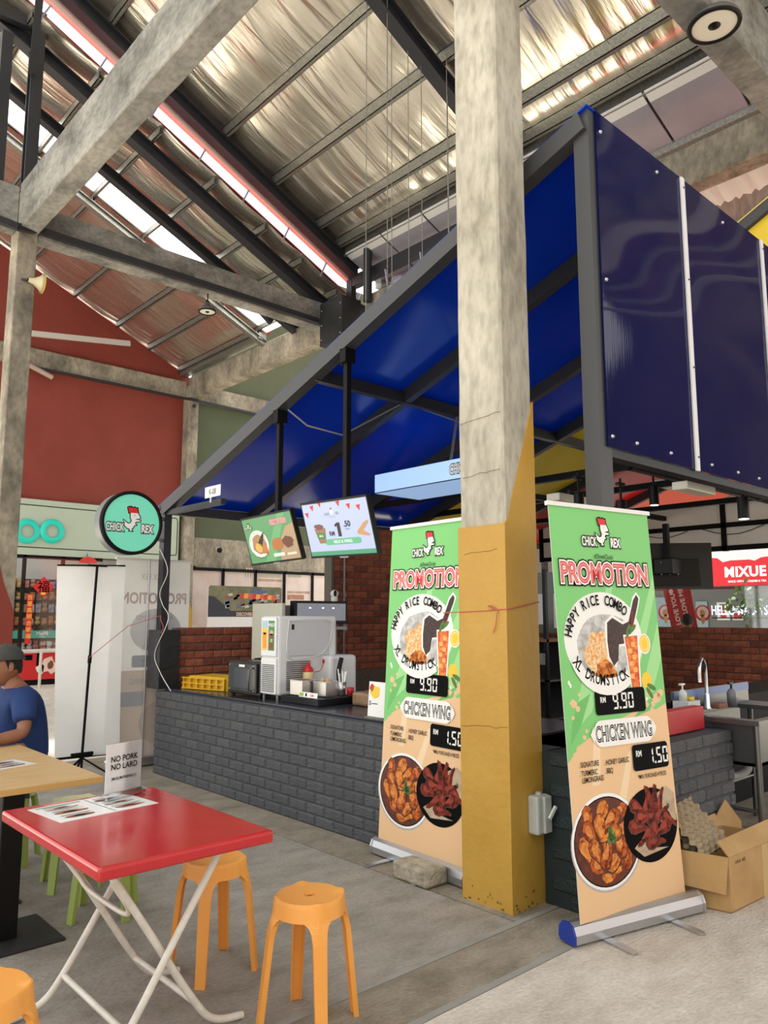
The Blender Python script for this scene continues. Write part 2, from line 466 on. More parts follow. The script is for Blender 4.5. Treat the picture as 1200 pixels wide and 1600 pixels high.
# ---- concrete columns and beams
def col_coat(o, mb, m, nm='paint_coat'): link(nm, mb.mesh(nm, m), o)
def rough_box(a, b, n=0.006, seg=0.22):
    """a box with slightly uneven faces and knocked edges"""
    bm = bmesh.new(); bmesh.ops.create_cube(bm, size=1)
    for v in bm.verts:
        for i in range(3): v.co[i] = (a[i] + b[i]) / 2 + v.co[i] * (b[i] - a[i])
    ax = max(range(3), key=lambda i: b[i] - a[i]); k = max(2, int((b[ax] - a[ax]) / seg))
    ed = [e for e in bm.edges if abs((e.verts[0].co - e.verts[1].co)[ax]) > 1e-4]
    bmesh.ops.bevel(bm, geom=ed, offset=0.012, segments=1, affect='EDGES')
    ed = [e for e in bm.edges if abs((e.verts[0].co - e.verts[1].co)[ax]) > 0.5 * (b[ax] - a[ax])]
    bmesh.ops.subdivide_edges(bm, edges=ed, cuts=k)
    for v in bm.verts:
        q = mnoise.noise_vector(v.co * 3.1) * n
        q[ax] = 0
        v.co += q
    bm.verts.index_update()
    m = MB().add([v.co[:] for v in bm.verts], [[v.index for v in f.verts] for f in bm.faces]); bm.free()
    return m
c1 = struct('concrete_column', rough_box((3.255, 2.61, 0), (3.52, 2.935, BZ0 + 0.3)), CONC, 'bare concrete column, lower part painted mustard yellow, between the two standing banners')
YEL = mat('mustard_paint', (190, 149, 62), 0.5, c2=(181, 140, 55), scale=3, bump=0.22, bscale=18)
t = 0.007
cc = MB()
cc.box((3.255 - t, 2.623, 0.0), (3.27, 2.935 + t, 1.995))                     # -X face up to the level line
cc.prism([(3.255 - t, 2.61 - t, 0), (3.52 + t, 2.61 - t, 0), (3.52 + t, 2.61 - t, 2.72), (3.275, 2.61 - t, 2.02), (3.255 - t, 2.61 - t, 1.995)], (0, 0.02, 0))
cc.box((3.515, 2.623, 0), (3.52 + t, 2.935 + t, 2.72))
# grime chips along the foot
col_coat(c1, cc, YEL)
GRIME = mat('foot_grime', (120, 98, 48), 0.9, c2=(74, 64, 44), scale=20)
gm = MB()
for i in range(26):
    if i % 2: p = (3.255 - t - 0.001, 2.62 + random.random() * 0.3, random.random() ** 2 * 0.1); gm.box((p[0], p[1], p[2]), (p[0] + 0.004, p[1] + random.uniform(.004, .02), p[2] + random.uniform(.003, .012)))
    else: p = (3.262 + random.random() * 0.24, 2.61 - t - 0.001, random.random() ** 2 * 0.08); gm.box(p, (p[0] + random.uniform(.004, .02), p[1] + 0.004, p[2] + random.uniform(.003, .012)))
col_coat(c1, gm, GRIME, 'flaked_paint')
cr = MB()
for z, y0, y1 in ((1.86, 2.66, 2.9), (0.92, 2.61, 2.93), (2.62, 2.62, 2.93), (2.3, 2.63, 2.9)):
    pts = [(3.255 - t - 0.0005, y0 + (y1 - y0) * i / 8, z + random.uniform(-.006, .006) - 0.02 * i / 8) for i in range(9)]
    cr.tube(pts, 0.0012, 5)
col_coat(c1, cr, mat('hairline_crack', (92, 78, 48), 0.9), 'crack')

c2 = struct('concrete_column', rough_box((XA0, YB, 0), (XA1 + 0.01, YB + 0.33, BZ0 + 0.6)), CONC_P, 'bare concrete column with a brick red painted foot beside the toy shop front')
TERRA = mat('terracotta_paint', (134, 56, 44), 0.75, c2=(124, 50, 40), scale=1.2)
cc = MB(); cc.prism([(XA0 - t, YB - t, 0), (XA1 + 0.01, YB - t, 0), (XA1 + 0.01, YB - t, 1.55), (3.36, YB - t, 2.0), (XA0 - t, YB - t, 2.5)], (0, t + 0.004, 0))
cc.prism([(XA0 - t, YB - t, 0), (XA0 - t, YB - t, 2.5), (XA0 - t, YB + .34, 3.2), (XA0 - t, YB + .34, 0)], (t + 0.004, 0, 0))
col_coat(c2, cc, TERRA)
struct('concrete_column', rough_box((XC, YW - 0.28, 0), (XC + 0.3, YW + 0.05, BZ0 + 0.3)), CONC_P, 'slim concrete column where the brick red wall meets the olive wall')
struct('concrete_column', rough_box((XC, YB, 2.9), (XC + 0.3, YB + 0.3, BZ0 + 0.2)), CONC_P, 'concrete column behind the blue canopy')
struct('concrete_beam', rough_box((XA0, 0.5, BZ0), (XA1, YB - 0.01, BZ1 + 0.15)), CONC_B, 'heavy concrete beam crossing overhead from the far column towards the yellow column')
struct('concrete_beam', rough_box((0.8, YB + 0.02, BZ0 + 0.02), (XA0 - 0.01, YB + 0.3, BZ1 + 0.1)), CONC_B, 'concrete beam end beyond the far column')
struct('concrete_beam', rough_box((XA1 + 0.02, YB + 0.02, BZ0 - 0.02), (XC - 0.01, YB + 0.3, BZ1 - 0.1)), CONC_B, 'concrete beam carrying the small pendant lamp and a dark cable tray')
struct('concrete_beam', rough_box((XC, YB + 0.31, BZ0 - 0.05), (XC + 0.3, YW - 0.29, BZ1 - 0.1)), CONC_P, 'concrete beam running from the black duct box to the painted walls')
struct('concrete_beam', rough_box((XC, -6, BZ0 - 0.05), (XC + 0.3, 10.9, BZ1 - 0.1)), CONC_P, 'concrete eaves beam above the blue panels')
struct('concrete_beam', rough_box((XA1 + 0.01, 2.6, 6.85), (XC - 0.01, 2.9, 7.6)), CONC_B, 'concrete beam beside the large pendant lamp')
struct('concrete_beam', rough_box((0.8, YW - 0.14, BZ0 - 0.02), (XC - 0.01, YW + 0.05, BZ1 - 0.18)), CONC_P, 'stained concrete band across the brick red wall')
struct('concrete_beam', rough_box((XC + 0.31, YW - 0.14, BZ0 - 0.05), (16.5, YW + 0.05, BZ1 - 0.2)), CONC_P, 'stained concrete band across the olive wall')

# ---- end walls
OLIVE = mat('olive_paint', (82, 90, 66), 0.8, c2=(74, 82, 60), scale=0.7)
def z2(X): return 12.1 - 0.45 * X
wl = MB(); wl.prism([(0.8, YW, 2.85), (XC + 0.15, YW, 2.85), (XC + 0.15, YW, z2(XC)), (0.8, YW, z2(0.8))], (0, 0.2, 0))
struct('wall_far', wl, TERRA, 'brick red gable wall above the toy shop sign')
wl = MB(); wl.box((XC + 0.31, YW, 3.55), (19.0, YW + 0.2, 12.0))
struct('wall_green', wl, OLIVE, 'olive painted wall right of the slim column')
wl = MB(); wl.box((XC + 0.31, YW - 0.02, 2.74), (16.5, YW + 0.18, 3.55)); wl.box((XC + .31, YW - .02, 0), (XC + .5, YW + .18, 2.8))
struct('wall_lintel', wl, CONC_P, 'raw concrete lintel band over the photo print shopfront')

# ---- roofs
def z1(X): return 12.95 - 0.462 * X
def foil_mat():
    m = bpy.data.materials.new('silver_foil'); m.use_nodes = True
    nt = m.node_tree; N, L = nt.nodes, nt.links; b = N['Principled BSDF']
    b.inputs['Metallic'].default_value = 0.92
    tc = N.new('ShaderNodeTexCoord'); mp = N.new('ShaderNodeMapping'); mp.inputs['Scale'].default_value = (0.5, 4.0, 0.5)
    L.new(tc.outputs['Object'], mp.inputs['Vector'])
    a = N.new('ShaderNodeTexNoise'); a.inputs['Scale'].default_value = 1.7; a.inputs['Detail'].default_value = 3; a.inputs['Distortion'].default_value = 0.4
    L.new(mp.outputs[0], a.inputs['Vector'])
    r = N.new('ShaderNodeValToRGB'); r.color_ramp.elements[0].position = 0.3; r.color_ramp.elements[1].position = 0.7
    r.color_ramp.elements[0].color = lin((214, 208, 192)); r.color_ramp.elements[1].color = lin((244, 239, 226))
    L.new(a.outputs['Fac'], r.inputs[0]); L.new(r.outputs[0], b.inputs['Base Color'])
    b.inputs['Roughness'].default_value = 0.27
    bp = N.new('ShaderNodeBump'); bp.inputs['Strength'].default_value = 0.45; bp.inputs['Distance'].default_value = 0.04
    L.new(a.outputs['Fac'], bp.inputs['Height']); L.new(bp.outputs[0], b.inputs['Normal'])
    return m
FOIL = foil_mat()
RSHEET = mat('red_roof_sheet', (170, 48, 40), 0.5)
def foil_grid(X, Y0, Y1, zf, lift, nx, ny, amp, hf=0.12):
    """hanging foil between purlins at X: sags mid-bay and puckers along the slope"""
    vs = []; fs = []; xs = []
    for a, b in zip(X, X[1:]): xs += [(a + (b - a) * i / nx, i / nx) for i in range(nx)]
    xs.append((X[-1], 0.0))
    for x, u in xs:
        for j in range(ny + 1):
            y = Y0 + (Y1 - Y0) * j / ny; s = math.sin(PI * u)
            w = mnoise.noise((x * 0.55, y * 5.0, 3.0)) * 0.6 + mnoise.noise((x * 0.9, y * 11.0, 7.0)) * hf + mnoise.noise((x * 1.2, y * 1.2, 1.0)) * 0.8
            vs.append((x, y, zf(x) + lift - 0.05 * s + amp * w * (0.35 + 0.65 * s)))
    m = ny + 1
    for i in range(len(xs) - 1):
        for j in range(ny): fs.append((i * m + j, i * m + j + 1, (i + 1) * m + j + 1, (i + 1) * m + j))
    return MB().add(vs, fs, 0, True)
def roof_sheet(X0, X1, Y0, Y1, zf, lift):
    return MB().hexa([(X0, Y0, zf(X0) + lift), (X1, Y0, zf(X1) + lift), (X1, Y1, zf(X1) + lift), (X0, Y1, zf(X0) + lift),
                      (X0, Y0, zf(X0) + lift + .03), (X1, Y0, zf(X1) + lift + .03), (X1, Y1, zf(X1) + lift + .03), (X0, Y1, zf(X0) + lift + .03)])
PX1 = [3.25, 4.32, 5.39, 6.46, 7.53, 8.58, 9.07]
rf = struct('roof', roof_sheet(2.2, 9.3, -9, 11.45, z1, 0.3), RSHEET, 'upper roof slope lined with wrinkled silver foil')
link('foil_lining', foil_grid([2.2] + PX1 + [9.25], -9, 11.45, z1, 0.2, 7, 420, 0.05).mesh('foil_lining', FOIL), rf)
def purlin(x, y0, y1, zf, h=0.2, w=0.075):
    mb = MB(); z = zf(x); mb.box((x - w / 2, y0, z), (x - w / 2 + 0.012, y1, z + h)); mb.box((x - w / 2, y0, z), (x + w / 2, y1, z + 0.012))
    mb.box((x - w / 2, y0, z + h - .012), (x + w / 2, y1, z + h)); mb.box((x + w / 2 - .006, y0, z), (x + w / 2, y1, z + .03))
    return mb
for x in PX1: link('purlin', purlin(x, -9, 11.38, z1).mesh('purlin', GALV), rf)
def rafter(y, w, h, zf, x0=2.2, x1=9.6, top=0.0):
    mb = MB()
    def fl(a, b, y0, y1):
        mb.hexa([(x0, y0, zf(x0) + a), (x1, y0, zf(x1) + a), (x1, y1, zf(x1) + a), (x0, y1, zf(x0) + a), (x0, y0, zf(x0) + b), (x1, y0, zf(x1) + b), (x1, y1, zf(x1) + b), (x0, y1, zf(x0) + b)])
    fl(top - h, top - h + 0.02, y - w / 2, y + w / 2); fl(top - 0.02, top, y - w / 2, y + w / 2); fl(top - h + .02, top - .02, y - .012, y + .012)
    return mb
for y in (11.35, 7.08, 2.75, -2): link('rafter', rafter(y, 0.2, 0.27, z1).mesh('rafter', STEEL_D), rf)
rods = MB()
for y in (9.3, 4.9, 0.5): rods.tube([(x, y, z1(x) + 0.1) for x in (3.25, 9.07)], 0.006, 6)
link('edge_flashing', MB().box((9.22, -9, z1(9.22) - .05), (9.32, 11.45, z1(9.22) + .33)).mesh('edge_flashing', GALV), rf)
link('edge_flashing', MB().hexa([(2.2, 11.43, z1(2.2) - .02), (9.3, 11.43, z1(9.3) - .02), (9.3, 11.47, z1(9.3) - .02), (2.2, 11.47, z1(2.2) - .02), (2.2, 11.43, z1(2.2) + .33), (9.3, 11.43, z1(9.3) + .33), (9.3, 11.47, z1(9.3) + .33), (2.2, 11.47, z1(2.2) + .33)]).mesh('edge_flashing', STEEL_D), rf)
link('sag_rod', rods.mesh('sag_rod', GALV), rf)

r2 = struct('roof', roof_sheet(2.2, 9.6, 11.62, 13.4, z2, 0.22), RSHEET, 'lower roof strip between the clerestory and the skylight')
PX2 = [3.22, 4.29, 5.37, 6.45, 7.54, 8.4, 9.27]
link('foil_lining', foil_grid([2.2] + PX2 + [9.5], 11.55, 13.42, z2, 0.15, 6, 40, 0.03, 0).mesh('foil_lining', FOIL), r2)
for x in PX2: link('purlin', purlin(x, 11.6, 13.4, z2, 0.15, 0.06).mesh('purlin', GALV), r2)
r3 = struct('roof', roof_sheet(2.2, 9.6, 14.48, YW + .3, z2, 0.22), RSHEET, 'lower roof strip over the brick red wall')
link('foil_lining', foil_grid([2.2] + PX2 + [9.5], 14.46, YW + .1, z2, 0.15, 6, 70, 0.025, 0).mesh('foil_lining', FOIL), r3)
for x in PX2: link('purlin', purlin(x, 14.5, YW, z2, 0.15, 0.06).mesh('purlin', GALV), r3)
for y, w, h in ((12.0, 0.2, 0.26), (13.32, 0.16, 0.2)): link('rafter', rafter(y, w, h, z2).mesh('rafter', STEEL_D), r2)
link('rafter', rafter(14.55, 0.13, 0.16, z2).mesh('rafter', GALV), r3)
link('gutter', MB().box((9.3, 14.5, z2(9.5) + .0), (9.5, YW, z2(9.5) + .16)).mesh('gutter', GALV), r3)

# skylight strip: milky panes between slim bars
MILKY = pane_mat('milky_pane', (250, 250, 250), 0.6, milky=1)
w1 = bpy.data.objects.new('window_1', None); COL.objects.link(w1); w1['kind'] = 'structure'; w1['label'] = 'bright skylight strip running down the roof slope'
for a, b in zip([2.2] + PX2, PX2 + [9.5]):
    p = [(a + .02, 13.4, z2(a + .02) + .16), (b - .02, 13.4, z2(b - .02) + .16), (b - .02, 14.5, z2(b - .02) + .16), (a + .02, 14.5, z2(a + .02) + .16)]
    link('pane', MB().prism(p, (0, 0, .008)).mesh('pane', MILKY), w1)
for x in PX2: link('glazing_bar', MB().box((x - .025, 13.4, z2(x) + .08), (x + .025, 14.5, z2(x) + .2)).mesh('glazing_bar', GALV), w1)
# clerestory between the two roofs
w2 = bpy.data.objects.new('window_2', None); COL.objects.link(w2); w2['kind'] = 'structure'; w2['label'] = 'slanting clerestory window band under the upper roof edge'
CGL = pane_mat('clerestory_pane', (252, 252, 255), 0.93)
xs = [2.4 + 0.92 * i for i in range(9)]; n_ = Vector((0.42, 0, 0.907))
for a, b in zip(xs, xs[1:]):
    q = [Vector((a, 11.6, z2(a) + .1)), Vector((b, 11.6, z2(b) + .1)), Vector((b, 11.6, z2(b) + .1)) + n_ * .36, Vector((a, 11.6, z2(a) + .1)) + n_ * .36]
    link('pane', MB().prism(q, (0, .006, 0)).mesh('pane', CGL), w2)
MULL = mat('window_bar', (150, 150, 168), 0.5)
for a in xs: link('mullion', MB().bar((a, 11.6, z2(a) + .08), Vector((a, 11.6, z2(a) + .1)) + n_ * .37, .025, .03, up=(0, 1, 0)).mesh('mullion', MULL), w2)
PINK = mat('pale_trim', (226, 196, 190), 0.6)
def band(y0, y1, a, b, x0=2.2, x1=9.75, zf=z2):
    return MB().hexa([(x0, y0, zf(x0) + a), (x1, y0, zf(x1) + a), (x1, y1, zf(x1) + a), (x0, y1, zf(x0) + a), (x0, y0, zf(x0) + b), (x1, y0, zf(x1) + b), (x1, y1, zf(x1) + b), (x0, y1, zf(x0) + b)])
struct('trim_1', band(11.52, 11.62, .47, .66), PINK, 'pale trim over the clerestory glass')
# eaves: fascia strip, soffit panels, gutter and a low window band
e = bpy.data.objects.new('trim_2', None); COL.objects.link(e); e['kind'] = 'structure'; e['label'] = 'grey eaves soffit panels and gutter along the low side of the upper roof'
SOFF = mat('soffit_panel', (142, 140, 150), 0.45, c2=(132, 130, 140), scale=2); FASC = mat('soffit_fascia', (206, 206, 206), 0.4)
ys = [-6 + 1.08 * i for i in range(17)]
for a, b in zip(ys, ys[1:]):
    link('fascia_panel', MB().hexa([(9.2, a + .02, 8.66), (9.36, a + .02, 8.58), (9.36, b - .02, 8.58), (9.2, b - .02, 8.66), (9.2, a + .02, 8.68), (9.36, a + .02, 8.6), (9.36, b - .02, 8.6), (9.2, b - .02, 8.68)]).mesh('fascia_panel', FASC), e)
    link('soffit_panel', MB().hexa([(9.36, a + .02, 8.58), (10.05, a + .02, 8.3), (10.05, b - .02, 8.3), (9.36, b - .02, 8.58), (9.36, a + .02, 8.61), (10.05, a + .02, 8.33), (10.05, b - .02, 8.33), (9.36, b - .02, 8.61)]).mesh('soffit_panel', SOFF), e)
    if a < 8: pass
bk = MB(); bk.hexa([(9.18, -6, 8.69), (10.06, -6, 8.34), (10.06, 11.3, 8.34), (9.18, 11.3, 8.69), (9.18, -6, 8.72), (10.06, -6, 8.37), (10.06, 11.3, 8.37), (9.18, 11.3, 8.72)])
link('soffit_back', bk.mesh('soffit_back', STEEL_G), e)
gt = MB(); gt.box((10.05, -6, 8.2), (10.17, 11.3, 8.4)); gt.box((10.2, -6, 8.12), (10.42, 11.3, 8.32)); gt.box((10.17, -6, 8.26), (10.2, 11.3, 8.3))
link('gutter', gt.mesh('gutter', GALV), e)
corr = MB()                                                        # corrugated sheet edge just above the eaves beam
vs = []; fs = []; n = 260
for i in range(n + 1):
    y = -4 + 15 * i / n; z = 0.035 * math.sin(i * 2.4)
    vs += [(10.4, y, 8.14 + z), (11.3, y, 7.78 + z)]
for i in range(n): fs.append((2 * i, 2 * i + 1, 2 * i + 3, 2 * i + 2))
corr.add(vs, fs, 0, True); link('corrugated_sheet', corr.mesh('corrugated_sheet', mat('zinc_sheet', (206, 206, 202), .45, .3)), e)
w3 = bpy.data.objects.new('window_3', None); COL.objects.link(w3); w3['kind'] = 'structure'; w3['label'] = 'low window band above the concrete eaves beam behind the duct box'
for i in range(5):
    y0 = 6.6 + i * 0.95; link('pane', MB().box((9.58, y0 + .03, BZ1 - .1), (9.586, y0 + .92, 8.12)).mesh('pane', CGL), w3)
    link('mullion', MB().bar((9.58, y0, BZ1 - .1), (9.5, y0, 8.14), .03, .03).mesh('mullion', MULL), w3)
link('head_rail', MB().box((9.5, 6.6, 8.12), (9.66, 11.4, 8.34)).mesh('head_rail', STEEL_D), w3)

# steel stub columns standing on the frame
sc_ = MB(); sc_.box((3.3, YB + .05, BZ1 + .1), (3.48, YB + .07, 11.0)); sc_.box((3.3, YB + .21, BZ1 + .1), (3.48, YB + .23, 11.0)); sc_.box((3.38, YB + .07, BZ1 + .1), (3.4, YB + .21, 11.0))
struct('steel_column', sc_, STEEL_D, 'dark steel post standing on the far concrete column')
sc_ = MB(); sc_.box((2.86, YB + .05, BZ1), (3.02, YB + .25, 10.4)); sc_.bar((1.2, YB + .1, 10.6), (3.3, YB + .1, 10.75), .12, .22); sc_.bar((2.6, 9, 10.5), (3.3, YB, 9.9), .1, .16)
struct('steel_column', sc_, STEEL_D, 'dark steel post and rail at the edge of the roof')
sc_ = MB(); sc_.box((9.5, 11.42, BZ1 - .1), (9.62, 11.58, 8.6)); struct('steel_column', sc_, STEEL_D, 'short steel stub under the low end of the upper roof')
sc_ = MB(); sc_.cyl((9.35, 10.75, BZ1 - .3), (9.35, 10.75, 8.62), .085, 18); struct('trim_3', sc_, STEEL_D, 'black rainwater pipe dropping to the duct box')
for x, y0, y1 in ((8.62, 12.05, 12.4), (8.3, 13.3, 13.7)):
    b_ = MB(); b_.bar((x - .5, y0, z2(x) + .05), (x + .55, y0 + .02, BZ0 + .5), .1, .12); struct('steel_bracket', b_, STEEL_D, 'steel brace foot landing on the concrete beam')

struct('wall_opposite', MB().box((-10, -14.3, -.1), (18, -14, 4.6)), mat('opposite_wall', (150, 128, 112), .8, c2=(126, 104, 92), scale=.5), 'plain rendered wall of the block across the lane')  # unseen building behind the camera, added to limit light from this side
# ---- neighbour building beyond the eaves, with service pipes
nb = MB(); nb.box((14.0, -4, 3.6), (14.3, 12, 9.5)); struct('wall_neighbour', nb, mix_concrete('neighbour_wall', (112, 102, 90), (78, 70, 62), (134, 122, 108), 3.0), 'brown neighbouring wall beyond the eaves')
struct('wall_neighbour_opening', MB().box((13.9, 2.3, 6.0), (14.02, 3.2, 7.1)), mat('dark_opening', (20, 20, 20), 0.9), 'dark opening in the brown neighbouring wall')
for i, (x, z, r) in enumerate(((10.6, 7.0, .07), (10.9, 6.75, .06), (11.2, 6.5, .06))):
    single('service_pipe', MB().cyl((x, -3, z), (x, 9, z), r, 12), mat('pipe_grey', (150, 148, 142), 0.5),
           ['thick grey pipe slung right under the eaves beam', 'middle grey pipe slung under the eaves beam', 'lowest grey pipe slung beneath the eaves beam'][i], 'pipe')

# ================================================================== THE KIOSK
KX = 3.66; KY0, KY1 = 2.275, 7.4
def zk(Y): return 5.19 - 0.3422 * Y
BLUE = poly_sheet('blue_sheet', (10, 74, 205), (10, 120, 255), 0.16, 0.03)
NAVY = poly_sheet('navy_sheet', (10, 20, 88), (16, 36, 180), 0.05, 0.10, 1.45, (0.12, 0.2, 0.9))
YSH = poly_sheet('yellow_sheet', (252, 228, 60), (255, 240, 80), 0.5, 0.02)
RSH = poly_sheet('red_sheet', (190, 30, 36), (220, 40, 42), 0.3, 0.02)
OSH = poly_sheet('orange_sheet', (205, 84, 24), (225, 96, 24), 0.3, 0.02)
kc = thing('kiosk_canopy', 'sloping canopy of blue plastic sheets on a dark steel frame above the brick counter', 'canopy', (KX, KY0, 0))
part('post', MB().box((KX - .02, KY0 - .03, 0.8), (KX + .1, KY0 + .07, zk(KY0) + .02)), STEEL_G, kc)
part('post', MB().box((KX - .04, KY1 - .06, 0.78), (KX + .04, KY1 + .04, zk(KY1))), STEEL_D, kc)
RX = [KX, 4.70, 5.96, 7.03, 8.6, 10.2]
for i, x in enumerate(RX):
    s = 0.1 if i == 0 else 0.07
    part('rafter', MB().bar((x, KY0, zk(KY0) - .06), (x, KY1, zk(KY1) - .06), s, .12), STEEL_G if i == 0 else STEEL_D, kc)
for y in (4.88, KY1 - .02): part('purlin', MB().bar((KX, y, zk(y) - .07), (10.2, y, zk(y) - .07), .07, .1), STEEL_D, kc)
for x in RX[2:]: part('post', MB().box((x - .035, KY1 - .06, 0), (x + .035, KY1 + .02, zk(KY1) - .1)), STEEL_D, kc)
def sheet(x0, x1, y0, y1, m):
    return part('roof_sheet', MB().hexa([(x0, y0, zk(y0)), (x1, y0, zk(y0)), (x1, y1, zk(y1)), (x0, y1, zk(y1)), (x0, y0, zk(y0) + .01), (x1, y0, zk(y0) + .01), (x1, y1, zk(y1) + .01), (x0, y1, zk(y1) + .01)]), m, kc)
for a, b in zip(RX[:3], RX[1:4]): sheet(a + .003 - (.05 if a == KX else 0), b - .003, KY0 - .04, KY1 + .1, BLUE)
sheet(7.035, 8.6, KY0, KY1 + .1, YSH); sheet(8.61, 10.2, KY0, KY1 + .1, RSH); sheet(10.21, 12.2, KY0, KY1, OSH)
# tall navy panels on the front, white cover strips, screws
PB, PT = 2.425, 4.43
PXS = [3.70, 4.735, 6.03, 7.3, 8.4]
for a, b in zip(PXS, PXS[1:]): part('wall_panel', MB().box((a, KY0 - .045, PB), (b - .004, KY0 - .035, PT)), NAVY, kc)
for x in PXS[1:4]: part('cover_strip', MB().rbox((x - .022, KY0 - .062, PB - .01), (x + .022, KY0 - .045, PT - .005), .004), mat('white_strip', (226, 226, 228), 0.35), kc)
sw = MB()
for x in (3.74, 4.0, 4.4, 4.95, 5.35, 5.7, 6.3, 6.8):
    for z in (PB + .06,) + ((PT - .12, 3.4) if x == 3.74 else (PT - .1,) if x in (4.4, 5.35) else ()): sw.lathe((x, KY0 - .047, z), [(0, -.012), (.008, -.01), (.012, 0)], 8, axis='y')
for x in PXS[1:4]:
    for z in (PB + .08, 3.1, 3.7, PT - .08): sw.lathe((x, KY0 - .064, z), [(0, -.004), (.006, -.003), (.007, 0)], 8, 1, axis='y')
part('screw', sw, [ALU, STEEL_K], kc)
part('bottom_rail', MB().box((KX + .1, KY0 - .028, PB - .05), (8.4, KY0 + .05, PB)), STEEL_D, kc)
part('bottom_rail', MB().box((KX + .1, KY0 - .028, PT - .06), (8.4, KY0 + .05, PT - .01)), STEEL_D, kc)
# inner ceiling grid
GZ = 2.78
for x in (5.96, 7.03, 8.6): part('grid_tube', MB().box((x - .03, KY0 + .05, GZ - .03), (x + .03, 6.9, GZ + .03)), STEEL_K, kc)
for y in (3.4, 5.0): part('grid_tube', MB().box((5.9, y - .03, GZ - .03), (9.6, y + .03, GZ + .03)), STEEL_K, kc)
for x in (5.96, 7.03): part('grid_hanger', MB().box((x - .015, KY0 + .06, GZ), (x + .015, KY0 + .09, PT - .05)), STEEL_K, kc)
wire = MB(); wire.tube([onX(450, 640, KX + .02), onX(480, 665, KX + .15), onX(535, 680, KX + .4), Vector((4.7, 4.9, 3.42)), Vector((5.9, 4.95, 3.36))], .008, 8)
part('cable_conduit', wire, mat('grey_conduit', (120, 120, 118), 0.5), kc)
br = MB(); br.bar((KX, KY1, zk(KY1) - .1), (KX, KY1 - 1.15, zk(KY1) - .1), .05, .055)
part('sign_arm', br, STEEL_D, kc)

# ---- brick counters: every brick is a part
def brick_mats(tag_, cols, rough=0.75, bump=0.5):
    return [mat('%s_%d' % (tag_, i), c, rough, c2=c2, scale=18, bump=bump, bscale=60) for i, (c, c2) in enumerate(cols)]
GREYB = brick_mats('grey_brick_paint', [((78, 80, 84), (70, 72, 76)), ((74, 76, 80), (66, 68, 72)), ((84, 86, 89), (75, 77, 80))], 0.6)
TEALB = brick_mats('dark_green_brick_paint', [((34, 52, 52), (28, 44, 45)), ((30, 48, 48), (25, 40, 41))], 0.55)
REDB = brick_mats('red_clay_brick', [((172, 98, 70), (140, 76, 54)), ((156, 84, 62), (124, 66, 50)), ((184, 108, 78), (150, 84, 62)), ((138, 76, 58), (108, 60, 46))], 0.85)
GMORT = mat('grey_painted_mortar', (70, 72, 76), 0.8); BMORT = mat('brown_mortar', (112, 98, 84), 0.9, c2=(94, 82, 70), scale=30); TMORT = mat('green_mortar', (30, 42, 42), 0.8)
_BR = {}
def brick_mesh(L, W, H, mats, k):
    key = (round(L, 3), W, H, mats[0].name, k)
    if key not in _BR:
        mb = MB(); mb.rbox((0, 0, 0), (L, W, H), .008, seg=1)
        mb.v = [tuple(Vector(v) + mnoise.noise_vector(Vector(v) * 23 + Vector((k * 7, 1, 2))) * .0022) for v in mb.v]
        _BR[key] = mb.mesh('brick', mats[k % len(mats)])
    return _BR[key]
def lay(parent, origin, along, n_len, rows, mats, L=.205, H=.068, J=.010, W=.1, start=0.0, z0=0.0, skip=None, jitter=.002, matf=None):
    """lay brick objects: along = unit vector of the course, n_len = wall length, W = depth behind the face"""
    a = Vector(along); ang = math.atan2(a.y, a.x); pit = L + J
    base = BASE[parent.name]
    for r in range(rows):
        x = -(pit / 2 if r % 2 else 0.0) + start
        while x < n_len - .005:
            x0, x1 = max(x, 0.0), min(x + L, n_len)
            if x1 - x0 > .03 and not (skip and skip(x0, x1, r)):
                ms = matf(x0, r) if matf else mats
                o = bpy.data.objects.new('brick', brick_mesh(x1 - x0, W, H, ms, random.randrange(5))); COL.objects.link(o); o.parent = parent
                n = Vector((-a.y, a.x, 0))
                o.location = Vector(origin) + a * x0 + Vector((0, 0, z0 + r * (H + J))) - n * random.uniform(0, jitter) - base
                o.rotation_euler.z = ang
            x += pit
# side counter: face on X = 3.51 seen from -X; lay along -Y so that depth runs into +X
sc1 = thing('brick_counter', 'long brick counter painted charcoal grey, topped with a dark slab, under the canopy edge', 'counter', (3.6, 4.7, 0))
lay(sc1, (3.51, 7.17, 0.004), (0, -1, 0), 4.92, 10, GREYB, skip=lambda a, b, r: b > 4.20 and a < 4.585, matf=lambda x, r: TEALB if x > 4.3 else GREYB)
part('core', MB().box((3.516, 2.95, 0), (3.70, 7.165, .775)).box((3.516, 2.27, 0), (3.70, 2.595, .775), 1).box((3.54, 2.58, 0), (3.7, 2.96, .775)), [GMORT, TMORT], sc1)
SLAB = mat('counter_slab', (40, 42, 50), 0.22, c2=(52, 54, 62), scale=6)
part('worktop', MB().rbox((3.60, 2.9, .775), (4.5, 7.16, .797), .006), SLAB, sc1)
part('brick_pier', MB().rbox((3.5, 7.1, .79), (3.72, 7.36, 1.36), .006), mat('black_painted_brick', (30, 32, 36), 0.5, bump=.6, bscale=14), sc1)
kb = MB(); kb.box((4.3, 2.9, 0), (4.48, 7.1, .77)); part('back_panel', kb, STEEL_K, sc1)
# front counter: face on Y = 2.25 seen from -Y
fc = thing('brick_counter', 'short charcoal brick counter under the red board, its right end open beside the sink', 'counter', (4.4, 2.35, 0))
lay(fc, (3.7, 2.25, 0.004), (1, 0, 0), 1.36, 10, GREYB, W=.1, jitter=.007)
lay(fc, (5.06, 2.355, 0.004), (0, 1, 0), 0.14, 10, GREYB, W=.1, skip=lambda a, b, r: False)
part('core', MB().box((3.7, 2.256, 0), (5.05, 2.5, .775)), GMORT, fc)
